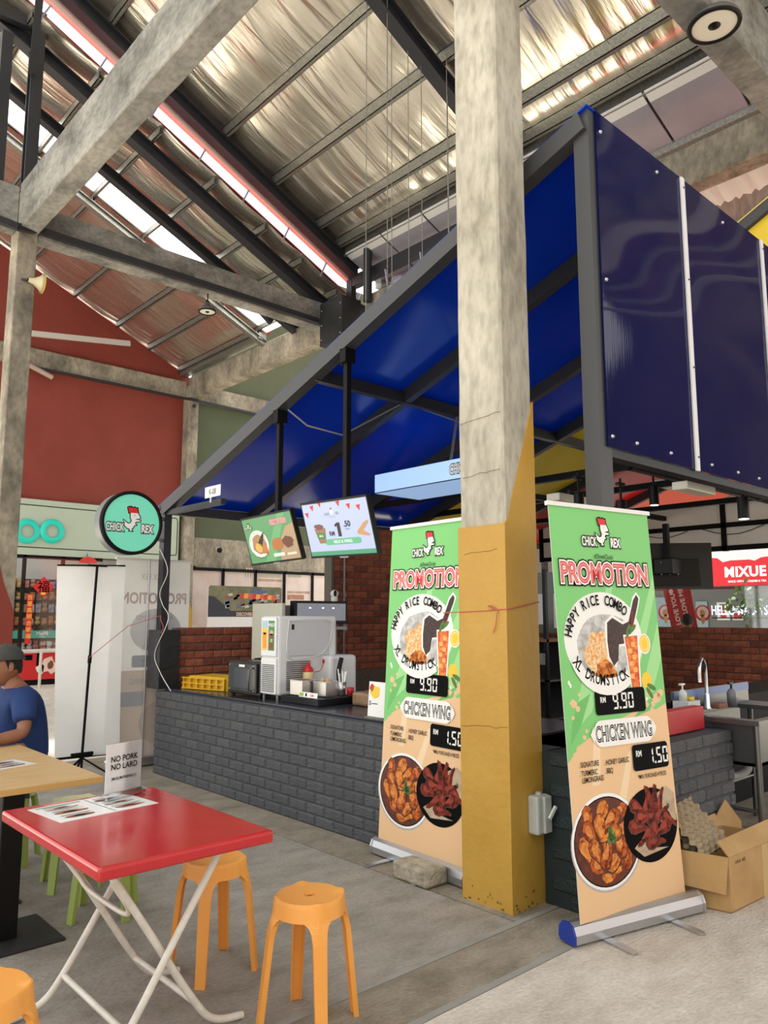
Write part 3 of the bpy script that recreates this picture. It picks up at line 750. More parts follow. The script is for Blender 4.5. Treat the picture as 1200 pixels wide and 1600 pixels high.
# back half wall, clay brick
bw = thing('brick_wall', 'bare clay brick half wall behind the black oven', 'wall', (4.7, 7.2, 0))
lay(bw, (3.73, 7.2, .60), (1, 0, 0), 1.95, 10, REDB, jitter=.006)
part('core', MB().box((3.725, 7.21, 0), (5.68, 7.3, 1.378)), BMORT, bw)
bw2 = thing('brick_wall', 'tall bare clay brick partition with a steel conduit behind the drinks machine', 'wall', (7.6, 7.15, 0))
lay(bw2, (5.7, 7.15, .86), (1, 0, 0), 2.3, 22, REDB, jitter=.006)
part('core', MB().box((5.69, 7.16, 0), (9.5, 7.26, 2.58)), BMORT, bw2)
rest = MB()
for r in range(22):
    x = 8.01 - (.1075 if r % 2 else 0)
    while x < 9.4:
        rest.box((max(x, 8.01), 7.15 + random.random() * .005, .86 + r * .078), (min(x + .205, 9.45), 7.17, .86 + r * .078 + .068), random.randrange(4)); x += .215
part('brickwork', rest, REDB, bw2, stuff=True)
part('end_render', MB().rbox((5.66, 7.14, .8), (5.70, 7.28, 2.58), .004), mat('grey_render', (96, 92, 84), 0.9), bw2)
cd = MB(); cx = onY(538, 900, 7.12).x
cd.cyl((cx, 7.12, .5), (cx, 7.12, 2.5), .013, 10); cd.cyl((cx - .55, 7.12, 1.36), (cx, 7.12, 1.36), .012, 10); cd.box((cx - .03, 7.09, 1.32), (cx + .03, 7.145, 1.4)); cd.box((cx - .02, 7.1, 1.72), (cx + .02, 7.145, 1.76))
part('conduit', cd, mat('conduit_metal', (128, 128, 130), 0.4, .6), bw2)
# right-hand half wall in clay brick, far side of the kiosk
rw = thing('brick_wall', 'bare clay brick half wall behind the steel sink', 'wall', (9.6, 4.5, 0))
lay(rw, (9.6, 7.1, .42), (0, -1, 0), 4.5, 12, REDB, jitter=.006)
part('core', MB().box((9.61, 2.5, 0), (9.72, 7.14, 1.352)), BMORT, rw)
# boarded strip above the opening
ub = thing('boarded_partition', 'white boards in a black steel frame above the open side of the kiosk', 'partition', (9.65, 4.5, 2.3))
WBRD = mat('off_white_board', (238, 236, 232), 0.7, c2=(226, 224, 220), scale=3)
yy = [1.6, 2.9, 4.22, 5.6, 7.0]
for a, b in zip(yy, yy[1:]):
    for z0_, z1_ in ((2.37, 2.6), (2.65, 2.9)): part('board', MB().box((9.62, a + .03, z0_), (9.64, b - .03, z1_)), WBRD, ub)
for z in (2.335, 2.625, 2.93): part('frame_rail', MB().box((9.59, 1.6, z - .03), (9.66, 7.0, z + .03)), STEEL_K, ub)
for y in yy: part('frame_post', MB().box((9.59, y - .03, 2.3), (9.66, y + .03, 2.95)), STEEL_K, ub)
ww = MB()
for k in range(3):
    pts = [(9.585, 5.4 - k * .9 - i * .16, 2.62 - .1 * math.sin(PI * i / 5) - .02 * k) for i in range(6)]; ww.tube(pts, .005, 5)
part('loose_wire', ww, BLACK_P, ub)
part('frame_post', MB().box((9.6, 6.15, 1.35), (9.66, 6.21, 2.3)), STEEL_K, ub)
gp = thing('glass_screen', 'low clear glass screen standing on the brick half wall behind the sink', 'screen', (9.66, 4.2, 1.352))
part('pane', MB().box((9.655, 2.6, 1.352), (9.665, 6.1, 1.86)), CLEAR, gp); part('top_edge', MB().box((9.65, 2.6, 1.86), (9.67, 6.1, 1.868)), mat('glass_edge', (150, 160, 156), 0.3), gp)

# ---- lamps under the kiosk grid
def spot_proto():
    t = thing('track_spotlight', 'x', 'spotlight', local=True, group=None)
    mb = MB(); mb.cyl((0, 0, -.02), (0, 0, -.19), .042, 14); part('lamp_body', mb, BLACK_P, t)
    part('stem', MB().cyl((0, 0, .16), (0, 0, -.02), .01, 8).box((-.05, -.015, .10), (.05, .015, .125)), BLACK_P, t)
    part('lens', MB().cyl((0, 0, -.186), (0, 0, -.193), .035, 14), mat('lit_lens', (255, 250, 236), .4, emit=6), t)
    return t
sp = spot_proto(); first = True
for px, py, D, lb in ((1021, 757, 7.0, 'black spotlight nearest the middle of the kiosk grid, left of the white box lamp'), (970, 778, 6.2, 'black spotlight just above the top rail of the banner by the sink'),
                      (904, 768, 6.4, 'black spotlight behind the dark canopy post'), (1160, 773, 6.0, 'black spotlight hanging before the white boards')):
    p = deep(px, py, D)
    if first: sp.location = p; sp['label'] = lb; sp['group'] = 'spotlights under the kiosk grid'; first = False
    else: copy_tree(sp, p, 0, lb, 'spotlights under the kiosk grid')
def boxlamp(px, py, D, lb, s=1.0):
    p = deep(px, py, D); t = thing('box_lamp', lb, 'lamp', p)
    part('housing', MB().rbox(p + Vector((-.22 * s, -.06 * s, 0)), p + Vector((.22 * s, .06 * s, .06 * s)), .008), mat('lamp_cream', (222, 220, 206), .4), t)
    part('hanger', MB().box(p + Vector((-.01, -.01, .06 * s)), p + Vector((.01, .01, .12))), BLACK_P, t)
boxlamp(1085, 770, 5.6, 'cream box lamp slung below the lower rail of the navy panels')
boxlamp(1042, 762, 8.2, 'small cream box lamp further back under the kiosk grid')
boxlamp(890, 787, 6.6, 'cream box lamp behind the canopy post over the banner top', 1.1)

# ---- glowing shop lightbox inside
LBX = mat('lit_lightbox', (168, 204, 250), .4, emit=0.4)
lbx = thing('lightbox_sign', 'long glowing pale blue lightbox sign hung under the blue canopy', 'sign', (5.2, 4.7, 2.7))
part('housing', MB().box((5.0, 4.35, 2.70), (5.62, 5.63, 2.885)), LBX, lbx)
part('seam', MB().box((4.994, 4.35, 2.698), (5.0, 5.635, 2.706)), BLACK_P, lbx)
cv = Canvas((5.0, 5.63, 2.70), (0, -1, 0), (0, 0, 1)); cv.outlined('CHICK', 1.12, .10, .085, WHITE, BLACK, .06, .04, sx=.6)
cv.build('lettering', lbx)
bk_ = MB(); bk_.bar((5.1, 4.7, 2.88), (5.25, 4.75, 3.35), .02, .02); bk_.bar((5.1, 4.3, 2.88), (5.3, 4.5, 3.45), .02, .02); part('bracket', bk_, GALV, lbx)

# ---- second canopy beyond, yellow
yc = thing('yellow_canopy', 'yellow plastic sheeted canopy end showing past the navy panels', 'canopy', (8.2, 2.6, 3.6))
p0, p1 = onX(1150, 364, 7.9), onX(1215, 310, 7.9)
part('rafter', MB().bar(p0, p1 + (p1 - p0) * 1.5, .09, .12), STEEL_G, yc)
a0 = p0 + Vector((0.02, .0, -.06)); a1 = p1 + (p1 - p0) * 1.5 + Vector((0.02, 0, -.06))
part('roof_sheet', MB().prism([a0 + Vector((0, 0, -.9)), a1 + Vector((0, 0, -1.9)), a1, a0], (.01, 0, 0)), YSH, yc)
part('edge_trim', MB().bar(p0 + Vector((-.05, 0, .06)), p1 + (p1 - p0) * 1.5 + Vector((-.05, 0, .06)), .012, .012), mat('yellow_trim', (214, 196, 110), .5), yc)

# ================================================================== PRINTED STANDS
WINGC = mat('print_wing', (232, 146, 62), 0.5, c2=(128, 48, 18), scale=30, lo=.40, hi=.62, spec=.2); WINGD = mat('print_dark_wing', (142, 48, 30), 0.5, c2=(46, 14, 10), scale=34, lo=.4, hi=.6, spec=.2)
WINGB = mat('print_brown_wing', (196, 100, 40), 0.5, c2=(104, 38, 16), scale=36, lo=.42, hi=.62, spec=.2)
WINGL = mat('print_wing_light', (228, 152, 70), 0.5, c2=(190, 96, 36), scale=40); SAUCE = mat('print_sauce', (66, 26, 16), 0.5, c2=(110, 44, 22), scale=30)
CHAR = mat('print_char', (44, 24, 22), 0.5, c2=(84, 44, 36), scale=50, lo=.5, hi=.7); RICE = mat('print_rice', (238, 214, 170), 0.5, c2=(222, 148, 60), scale=60, lo=.4, hi=.6)
PAPER = mat('print_paper', (206, 206, 202), 0.5, c2=(160, 160, 160), scale=22, lo=.4, hi=.62); TEA = mat('print_tea', (204, 70, 28), 0.5, c2=(240, 140, 50), scale=40, lo=.42, hi=.6)
LEMON = mat('print_lemon', (250, 200, 50), 0.5); LEAF = mat('print_leaf', (70, 120, 44), 0.5); LEAFD = mat('print_herb', (34, 66, 26), 0.5, c2=(96, 140, 60), scale=80); PLATE_S = mat('print_plate_edge', (180, 176, 172), .5)
def chick(c, u, v, h):
    """the shop's little bird-dinosaur emblem"""
    q = lambda pts: [(u + (x - 438) / 210 * h * 1.5, v + (285 - y) / 210 * h) for x, y in pts]
    body = q([(428, 232), (470, 232), (482, 262), (484, 272), (457, 284), (486, 292), (484, 302), (461, 303), (454, 318), (463, 330), (450, 337), (446, 355), (436, 366), (441, 383), (424, 383), (427, 369), (411, 362), (397, 345), (389, 297), (402, 312), (415, 325), (429, 320), (435, 300), (427, 268)])
    comb = q([(411, 190), (419, 184), (423, 194), (430, 182), (438, 192), (450, 184), (458, 194), (466, 190), (471, 232), (418, 234)])
    c.poly(grow(body, h * .038), BLACK).poly(grow(comb, h * .038), BLACK); c.up(); c.poly(body, WHITE).poly(comb, RED); c.up()
    c.poly(q([(449, 250), (454, 250), (454, 256), (449, 256)]), BLACK)
    c.poly(q([(457, 284), (484, 272), (484, 276), (461, 287)]), BLACK); c.up()
def logo(c, u, v, k=1.0, tw=.17):
    chick(c, u, v + .022 * k, .15 * k)
    c.outlined('CHICK', u - .104 * k, v - .03 * k, .046 * k, WHITE, BLACK, .085, .03, sx=.55); c.outlined('REX', u + .096 * k, v - .03 * k, .046 * k, WHITE, BLACK, .08, .045, sx=.64, sp=.95)
def wing(c, u, v, s, rot, m, m2=None):
    """one chicken piece: a drumette lobe with a narrow tip"""
    pts = [(-1.0, -.1), (-.9, .32), (-.5, .5), (0, .42), (.45, .2), (.9, .22), (1.25, .06), (1.2, -.12), (.7, -.16), (.3, -.3), (-.2, -.5), (-.7, -.46)]
    cs, sn = math.cos(rot), math.sin(rot); f = lambda k, du, dv: [(u + du + (x * cs - y * sn) * s * k, v + dv + (x * sn + y * cs) * s * k) for x, y in pts]
    c.poly(f(1.12, 0, -.004), SAUCE); c.up(); c.poly(f(1, 0, 0), m); c.up()
    if m2: c.poly(f(.55, -.1 * s, .1 * s), m2); c.up()
def rice_picture(c, W):
    # rice combo plate
    c.disc(.345, 1.31, .305, .245, WHITE, 40); c.up(); c.disc(.365, 1.265, .235, .178, PAPER, 26, wob=.03); c.up()
    c.disc(.31, 1.225, .12, .13, RICE, 22, wob=.14); c.up(); c.disc(.33, 1.14, .08, .06, WINGC, 16, wob=.2); c.up()
    c.poly([(.36, 1.40), (.42, 1.435), (.50, 1.40), (.545, 1.41), (.60, 1.53), (.635, 1.56), (.665, 1.53), (.65, 1.49), (.58, 1.34), (.52, 1.27), (.46, 1.27), (.42, 1.16), (.36, 1.2), (.35, 1.3)], WHITE); c.up()
    c.poly([(.375, 1.395), (.42, 1.42), (.50, 1.385), (.55, 1.40), (.605, 1.515), (.635, 1.545), (.652, 1.525), (.64, 1.49), (.57, 1.345), (.51, 1.285), (.455, 1.28), (.44, 1.2), (.40, 1.17), (.37, 1.22), (.365, 1.3)], CHAR); c.up()
    c.poly([(.51, 1.30), (.56, 1.39), (.60, 1.48), (.58, 1.36)], WINGD); c.up()
    # iced tea
    c.poly([(.495, 1.33), (.62, 1.335), (.605, 1.03), (.525, 1.02)], WHITE); c.up(); c.poly([(.505, 1.32), (.61, 1.325), (.595, 1.04), (.532, 1.035)], TEA); c.up()
    for i in range(6): c.rect(.525 + (i % 2) * .03, 1.1 + i * .033, .557 + (i % 2) * .03, 1.125 + i * .033, mat('print_ice', (244, 176, 90), .5))
    c.disc(.665, 1.28, .05, .055, WHITE, 18); c.up(); c.disc(.665, 1.28, .042, .047, LEMON, 18); c.up(); c.ring(.665, 1.28, .034, .038, .006, mat('print_lemon_pith', (252, 232, 150), .5), 16)
    c.disc(.655, 1.085, .042, .045, LEMON, 16); c.up()
    for p in ((.54, 1.35, 1.1), (.575, 1.36, .6), (.69, 1.05, -.4), (.67, 1.02, -.9)): c.disc(p[0], p[1], .04, .014, LEAF, 10, rot=p[2])
    c.up()
def food_picture(c, W):
    # golden wings on a white plate
    c.disc(.235, .33, .262, .228, PLATE_S, 44); c.up(); c.disc(.235, .335, .255, .222, WHITE, 44); c.up(); c.disc(.235, .333, .240, .208, BLACK, 40); c.up(); c.disc(.235, .333, .234, .202, SAUCE, 40); c.up()
    rnd = random.Random(3)
    for i in range(17):
        a = i * 2.4; r = .182 * math.sqrt((17 - i) / 17.0)
        wing(c, .235 + r * math.cos(a), .335 + r * .88 * math.sin(a), rnd.uniform(.068, .08), a + 2.2 + rnd.uniform(-.7, .7), (WINGC, WINGB)[i % 2], WINGL)
    for i in range(7): c.disc(.262 + rnd.uniform(-.025, .025), .355 + rnd.uniform(-.03, .03), .016, .02, LEAFD, 8, wob=.3)
    c.up()
    # dark glazed wings in a black bowl
    c.disc(.575, .365, .215, .18, BLACK, 40, wob=0); c.up(); c.poly([(.62, .5), (.72, .54), (.785, .5), (.785, .36), (.66, .36)], mat('print_kraft', (196, 174, 146), .5, c2=(170, 148, 120), scale=20)); c.up()
    c.poly([(.43, .27), (.53, .33), (.60, .25), (.70, .24), (.5, .22)], MATS['print_kraft']); c.up()
    for i in range(12):
        a = i * 2.4; r = .14 * math.sqrt((12 - i) / 12.0)
        wing(c, min(.715, .58 + r * math.cos(a)), .385 + r * .82 * math.sin(a), rnd.uniform(.055, .068), rnd.uniform(0, 6.28), WINGD, mat('print_glaze', (168, 60, 34), .5, c2=(120, 36, 24), scale=40))
    c.poly([(.56, .42), (.545, .56), (.575, .55), (.6, .5), (.625, .56), (.645, .55), (.64, .42)], WINGD); c.up()
    c.text('MCB', .715, .43, .022, BLACK, rot=.9, sx=.8)

def banner_print(c, W=.8, Hh=2.0):
    c.rect(0, 0, W, Hh, GREEN); c.up()
    c.poly([(0, 0), (W, 0), (W, .96), (.70, .93), (.62, .99), (.52, .93), (.4, .9), (.3, .88), (.2, .84), (.1, .8), (0, .72)], BEIGE)
    for p in ([(.54, 1.18), (.62, 1.18), (W, 1.56), (W, 1.66)], [(.36, 1.52), (.42, 1.52), (.46, 1.62), (.42, 1.62)], [(.58, .98), (W, 1.4), (W, 1.2), (.66, .97)], [(.05, .85), (.2, .95), (.28, 1.08), (.36, 1.12), (.16, 1.14)]): c.poly(p, GREEN_L)
    c.up()
    for p in ([(.03, .8), (.12, .9), (.2, 1.04), (.1, 1.0), (.05, .9)], [(.52, .9), (.62, .97), (.7, 1.0), (.66, .93)]): c.poly(p, GREEN_D)
    c.up()
    for p in ([(.16, .6), (.2, .86), (.25, .86), (.22, .6)], [(.34, .5), (.44, .72), (.5, .76), (.4, .5)], [(.3, .82), (.38, .86), (.36, .78)]): c.poly(p, BEIGE_L)
    for x, y, r in ((.07, 1.0, .025), (.1, .97, .018), (.06, .93, .012), (.12, 1.04, .012), (.66, 1.02, .02), (.72, .99, .035), (.755, 1.01, .03), (.69, .96, .018), (.63, .96, .022), (.09, .78, .02), (.05, .76, .01), (.13, .83, .015), (.15, .86, .012)): c.disc(x, y, r, r * .8, BEIGE, 10, wob=.25)
    for x, y in ((.05, 1.1), (.06, 1.085), (.64, .99)): c.disc(x, y, .008, .012, WHITE, 8)
    c.up()
def banner_head(c):
    logo(c, .395, 1.855, 1.05)
    c.text('#OhmehCluckit', .39, 1.745, .026, BLACK, shear=.35, sx=.62)
    for off, m in ((.13, BLACK), (.085, WHITE), (.03, RED)): c.text('PROMOTION', .395, 1.655, .105, m, off=off, sx=.78); c.up()
    c.text('PROMOTION', .395, 1.655, .105, WHITE, off=-.022, sx=.78); c.up(); c.text('PROMOTION', .395, 1.655, .105, RED, off=-.032, sx=.78); c.up()
    c.arc('HAPPY RICE COMBO', .335, 1.30, .272, .214, 172, 44, .052, BLACK, off=.02, sx=.72)
    # drumstick ribbon
    for dv, m, ex in ((0, WHITE, 0),):
        pts = [(.345 + .30 * math.cos(math.radians(a)), 1.31 + .285 * math.sin(math.radians(a))) for a in range(205, 306, 10)] + [(.345 + .27 * math.cos(math.radians(a)), 1.31 + .20 * math.sin(math.radians(a))) for a in range(305, 204, -10)]
        c.poly(pts, m)
    c.up(); c.arc('XL DRUMSTICK', .345, 1.31, .272, .208, 208, 304, .054, BLACK, off=.02, sx=.72)
def banner_words(c):
    c.rrect(.225, .93, .62, 1.055, .02, BLACK); c.up(); c.text('RM', .285, 1.005, .028, WHITE, off=.02, sx=.8); c.segs('9.90', .36, .953, .08, WHITE)
    c.rrect(.2, .775, .66, .905, .05, WHITE); c.poly([(.2, .79), (.17, .84), (.2, .88)], WHITE); c.poly([(.66, .79), (.69, .84), (.66, .89)], WHITE); c.up()
    c.text('CHICKEN WING', .43, .84, .075, BLACK, off=.035, sx=.56); c.up(); c.text('CHICKEN WING', .43, .84, .075, WHITE, off=-.03, sx=.56)
    c.rrect(.475, .635, .765, .765, .02, BLACK); c.up(); c.text('RM', .525, .72, .03, WHITE, off=.02, sx=.8); c.segs('1.50', .60, .66, .08, WHITE)
    for t, x, y in (('. SIGNATURE', .07, .705), ('. TURMERIC', .07, .665), ('LEMONGRASS', .085, .632), ('. HONEY GARLIC', .255, .70), ('. BBQ', .255, .66)): c.text(t, x, y, .025, BLACK, align='L', sx=.70, off=.012)
    c.text('*MIN. PURCHASE 4 PIECES', .62, .605, .021, BLACK, sx=.66, off=.012)

def lerp(a, b, t): return Vector(a) + (Vector(b) - Vector(a)) * t
CLOTH = mat('banner_cloth', (214, 214, 208), 0.7)
def rollup(p0, p1, lean, label, blue_end=False, w=.8, tags=True, top=2.06, turn=0.0):
    """p0, p1: floor points of the cassette's front edge; lean: how far the top stands back"""
    p0, p1 = Vector(p0), Vector(p1); U = (p1 - p0).normalized(); Nn = Vector((U.y, -U.x, 0))       # Nn: the side the print faces
    L = (p1 - p0).length; t = thing('rollup_banner', label, 'banner', (p0 + p1) / 2)
    b = -Nn                                                            # towards the back
    prof = [(0, .012), (0, .05), (.014, .085), (.04, .098), (.075, .095), (.095, .07), (.1, .03), (.09, .012)]
    mb = MB(); mb.prism([p0 + b * x + Vector((0, 0, z)) for x, z in prof], U * L)
    part('cassette', mb, ALU, t)
    for s, m in ((-1, mat('blue_end_cap', (24, 50, 140), .45) if blue_end else ALU), (1, ALU)):
        e0 = p0 - U * .012 if s < 0 else p1
        part('end_cap', MB().prism([e0 + b * (x * 1.1 - .005) + Vector((0, 0, z * 1.05)) for x, z in prof], U * .012), m, t, label='worn blue end cap' if blue_end and s < 0 else None)
    for k in (.22, .74):
        f0 = p0 + U * (L * k); ft = MB()
        pts = [(.02, -.16), (.06, -.16), (.065, .2), (.015, .2)]; q = [f0 + U * (x - .04) + b * y + Vector((0, 0, .002)) for x, y in pts]
        c_ = f0 + b * -.16 + Vector((0, 0, .002)); arc = [c_ + U * (.02 * math.cos(a)) - b * (.02 * math.sin(a)) for a in [PI * i / 6 for i in range(7)]]
        ft.prism([q[3], q[2]] + [p for p in arc], (0, 0, .008)); part('foot', ft, ALU, t)
    B0 = p0 + U * ((L - w) / 2) + b * (.045 - turn * .4) + Vector((0, 0, .09)); V = (b * lean + Vector((0, 0, top - .09)))
    Uc = U; U = (U + b * turn).normalized(); b = Vector((-U.y, U.x, 0)); V = b * lean + Vector((0, 0, top - .09))
    Hh = V.length; Vn = V.normalized()
    part('cloth', MB().hexa([B0, B0 + U * w, B0 + U * w + b * .003, B0 + b * .003, B0 + Vn * Hh, B0 + U * w + Vn * Hh, B0 + U * w + Vn * Hh + b * .003, B0 + Vn * Hh + b * .003]), CLOTH, t)
    T0 = B0 + Vn * Hh
    part('top_rail', MB().bar(T0 - U * .012 + Vn * .008, T0 + U * (w + .012) + Vn * .008, .022, .022, up=Vn), WHITE_P, t)
    part('pole', MB().cyl(p0 + U * (L / 2) + b * .09 + Vector((0, 0, .09)), T0 + U * (w / 2) + b * .03, .01, 8), ALU, t)
    return t, B0, U, Vn, Hh
R2 = rollup((3.150, 2.165, 0), (3.985, 1.965, 0), .13, 'green and beige promotion banner right of the mustard column, with a worn blue end cap', True, w=.77, top=2.06, turn=.075)
R1 = rollup((3.385, 3.84, 0), (3.335, 3.035, 0), .12, 'green and beige promotion banner left of the mustard column, a stone wedged at its foot', False, w=.775, top=2.08)
first = None
for (t, B0, U, Vn, Hh), W in ((R2, .77), (R1, .775)):
    k = W / .8
    for nm, fn in (('background_print', lambda c: banner_print(c)), ('rice_print', lambda c: rice_picture(c, .8)), ('food_print', lambda c: food_picture(c, .8)), ('headline_lettering', lambda c: banner_head(c)), ('lettering', lambda c: banner_words(c))):
        c = Canvas(B0, U, Vn)
        c.k = {'background_print': 0, 'food_print': 8, 'rice_print': 8, 'headline_lettering': 190, 'lettering': 190}[nm]; c.step = .00003
        sv = Hh / 2.0; oP = c.P
        c.P = (lambda c_, k_, s_: (lambda u, v: c_.o + c_.U * (u * k_) + c_.V * (v * s_) + c_.N * (c_.lift + c_.k * c_.step)))(c, k, sv)
        fn(c); c.build(nm, t)

# stone at the foot of the near-wall banner
bm_ = MB().rbox((-.085, -.145, 0), (.085, .145, .1), .018); bm_.v = [tuple(Vector(v) + mnoise.noise_vector(Vector(v) * 16) * .007) for v in bm_.v]
st = single('stone_block', bm_, mat('rough_stone', (176, 168, 148), .9, c2=(138, 130, 112), scale=14, bump=.6, bscale=50), 'rough pale stone block holding down the foot of the banner', 'stone')
st.location = (3.265, 3.285, .0); st.rotation_euler.z = -.05

# isolator switch on the column
sw_ = thing('isolator_switch', 'pale grey isolator switch box fixed low on the mustard column', 'switch', (3.44, 2.58, .38))
GRY = mat('switch_grey', (186, 190, 184), .5, c2=(172, 176, 168), scale=12)
part('housing', MB().rbox((3.385, 2.535, .37), (3.495, 2.603, .565), .012), GRY, sw_)
part('cover', MB().rbox((3.43, 2.522, .375), (3.492, 2.54, .56), .006), GRY, sw_)
part('lever', MB().bar((3.452, 2.512, .45), (3.5, 2.505, .505), .016, .014, up=(0, 1, 0)), mat('lever_white', (220, 222, 216), .4), sw_)
part('gland', MB().cyl((3.44, 2.57, .563), (3.44, 2.57, .578), .016, 12), GRY, sw_)
# red raffia tied round the column
rs = MB(); pts = [(3.2, 3.02, 1.515), (3.247, 2.94, 1.52), (3.246, 2.75, 1.527), (3.245, 2.6, 1.535), (3.26, 2.598, 1.535), (3.4, 2.598, 1.555), (3.53, 2.598, 1.575), (3.535, 2.94, 1.57)]
rs.tube(pts, .0035, 6); rs.tube([(3.244, 2.66, 1.53), (3.236, 2.66, 1.5), (3.238, 2.67, 1.45), (3.24, 2.69, 1.41)], .003, 5)
rs.tube([(3.243, 2.66, 1.53), (3.236, 2.70, 1.555), (3.236, 2.72, 1.55), (3.242, 2.67, 1.53)], .003, 5)
single('raffia_string', rs, mat('pink_raffia', (190, 104, 84), .7), 'thin reddish raffia string tied round the mustard column', 'string')

# ================================================================== TABLES AND STOOLS
REDP = mat('red_table_plastic', (192, 44, 50), 0.075, c2=(182, 38, 44), scale=4, bump=.02, bscale=240, spec=.6)
rt = thing('folding_table', 'red plastic folding table with white tubular legs', 'table', (1.36, 2.94, 0))
TX0, TX1, TY0, TY1, TZ = 1.035, 1.69, 2.455, 3.435, .72
part('tabletop', MB().rbox((TX0, TY0, TZ - .045), (TX1, TY1, TZ), .012, seg=3), REDP, rt)
part('underframe', MB().box((TX0 + .06, TY0 + .08, TZ - .065), (TX1 - .06, TY0 + .11, TZ - .044)).box((TX0 + .06, TY1 - .11, TZ - .065), (TX1 - .06, TY1 - .08, TZ - .044)), mat('grey_underframe', (120, 118, 112), .5), rt)
WT = mat('white_enamel_tube', (222, 219, 208), 0.32, c2=(206, 202, 190), scale=20)
def smooth_path(ps, n=6):
    ps = [Vector(p) for p in ps]; out = []
    for i in range(len(ps) - 1):
        a, b, c, d = ps[max(i - 1, 0)], ps[i], ps[i + 1], ps[min(i + 2, len(ps) - 1)]
        for k in range(n):
            t = k / n; out.append(.5 * ((2 * b) + (c - a) * t + (2 * a - 5 * b + 4 * c - d) * t * t + (3 * b - a - 3 * c + d) * t ** 3))
    return out + [ps[-1]]
def leg_pair(xt, xb, ys, nm):
    s = 1 if xb > xt else -1
    for y in ys:
        mb = MB()
        x1 = xt + (xb - xt) * .80; z1_ = (TZ - .06) * .2
        mb.tube(smooth_path([(xt, y, TZ - .055), (xt + (xb - xt) * .4, y, (TZ - .055) * .6), (x1, y, z1_), (xb, y, .04), (xb + s * .12, y, .0145)]), .0135, 10)
        part(nm, mb, WT, rt)
    x1 = xt + (xb - xt) * .82; zc = (TZ - .06) * .18
    part('cross_tube', MB().cyl((x1, ys[0], zc), (x1, ys[1], zc), .0115, 10), WT, rt)
leg_pair(1.58, 1.15, (2.62, 3.2), 'leg')
leg_pair(1.14, 1.58, (2.66, 3.16), 'leg')
part('lock_brace', MB().tube(smooth_path([(1.17, 2.66, .60), (1.24, 2.68, .5), (1.26, 2.76, .455), (1.26, 3.05, .455), (1.24, 3.14, .5), (1.17, 3.16, .6)]), .0095, 8), WT, rt)

def stool_mesh(m, m2=None):
    t = thing('plastic_stool', 'x', 'stool', local=True)
    sz, R = .455, .118
    mb = MB(); n = 72; vs = []; fs = []
    def rad(a): c4 = max(0.0, math.cos(4 * a)); return 1.0 + .07 * c4 ** 2
    rings = [(.019, sz - .012), (.021, sz - .002), (.05, sz - .002), (.09, sz - .001), (.122, sz), (.1265, sz - .003), (.1285, sz - .012), (.134, sz - .062), (.129, sz - .062), (.122, sz - .012), (.03, sz - .014), (.019, sz - .014)]
    for r, z in rings:
        for j in range(n):
            a = 2 * PI * j / n; f = rad(a) if r > .11 else 1.0
            lift = .006 * max(0, math.cos(4 * a)) ** 4 if r > .118 and z > sz - .01 else 0
            vs.append((r * f * math.cos(a), r * f * math.sin(a), z + lift))
    m_ = len(rings)
    for i in range(m_ - 1):
        for j in range(n): fs.append((i * n + j, i * n + (j + 1) % n, (i + 1) * n + (j + 1) % n, (i + 1) * n + j))
    mb.add(vs, [tuple(reversed(f)) for f in fs], 0, False); part('seat', mb, m, t)
    for q in range(4):
        a = PI / 2 * q; mb = MB(); er = Vector((math.cos(a), math.sin(a), 0)); et = Vector((-math.sin(a), math.cos(a), 0))
        vs = []; secs = [(.1325, .054, sz - .05, 1), (.1345, .050, sz - .0622, 1), (.137, .037, sz - .074, .9), (.140, .0295, sz - .092, .5), (.146, .026, sz - .13, 0), (.180, .021, .0, 0)]
        for r, wd, z, cu in secs:
            row = []
            for s in (-1, -.6, 0, .6, 1):
                da = math.asin(wd * s / r); rr = r * rad(da); flat = r * 1.07
                p = Vector((rr * math.cos(da), rr * math.sin(da), 0)) * cu + Vector((flat, wd * s, 0)) * (1 - cu)
                row.append(p + Vector((.0012, 0, z)))
            ins = [Vector((p.x - (.006 if i_ in (1, 2, 3) else .02), p.y * .93, z)) for i_, p in enumerate(row)]
            for p in row + ins[::-1]: vs.append(er * p.x + et * p.y + Vector((0, 0, p.z)))
        fs = []; u = 10
        for i in range(len(secs) - 1):
            for j in range(u): fs.append((i * u + j, i * u + (j + 1) % u, (i + 1) * u + (j + 1) % u, (i + 1) * u + j))
        fs.append(tuple(range(u))); fs.append(tuple(reversed(range(len(vs) - u, len(vs)))))
        mb.add(vs, fs, 0, False); part('leg', mb, m2 or m, t)
    return t
ORG = mat('orange_plastic', (236, 164, 76), 0.42, c2=(231, 156, 68), scale=3)
LIME = mat('lime_plastic', (150, 168, 84), 0.45); CREAM = mat('pale_lime_plastic', (206, 206, 158), .45)
so = stool_mesh(ORG); so.location = (1.865, 2.47, 0); so.rotation_euler.z = math.radians(45 + 23); so['label'] = 'orange plastic stool standing clear of the red table'; so['group'] = 'orange stools around the red table'
copy_tree(so, (1.83, 3.105, 0), math.radians(45), 'orange plastic stool half under the edge of the red table', 'orange stools around the red table')
copy_tree(so, (.73, 2.50, 0), math.radians(62), 'orange plastic stool cut off at the bottom corner of the view', 'orange stools around the red table')
sg = stool_mesh(CREAM, LIME); sg.location = (1.735, 4.03, 0); sg.rotation_euler.z = math.radians(12); sg['label'] = 'lime green plastic stool just behind the red table'; sg['group'] = 'lime stools at the wooden tables'
copy_tree(sg, (1.78, 4.58, 0), math.radians(35), 'lime green plastic stool further back beside the wooden table', 'lime stools at the wooden tables')
copy_tree(sg, (1.64, 5.24, 0), math.radians(10), 'lime green plastic stool that the man sits on', 'lime stools at the wooden tables')

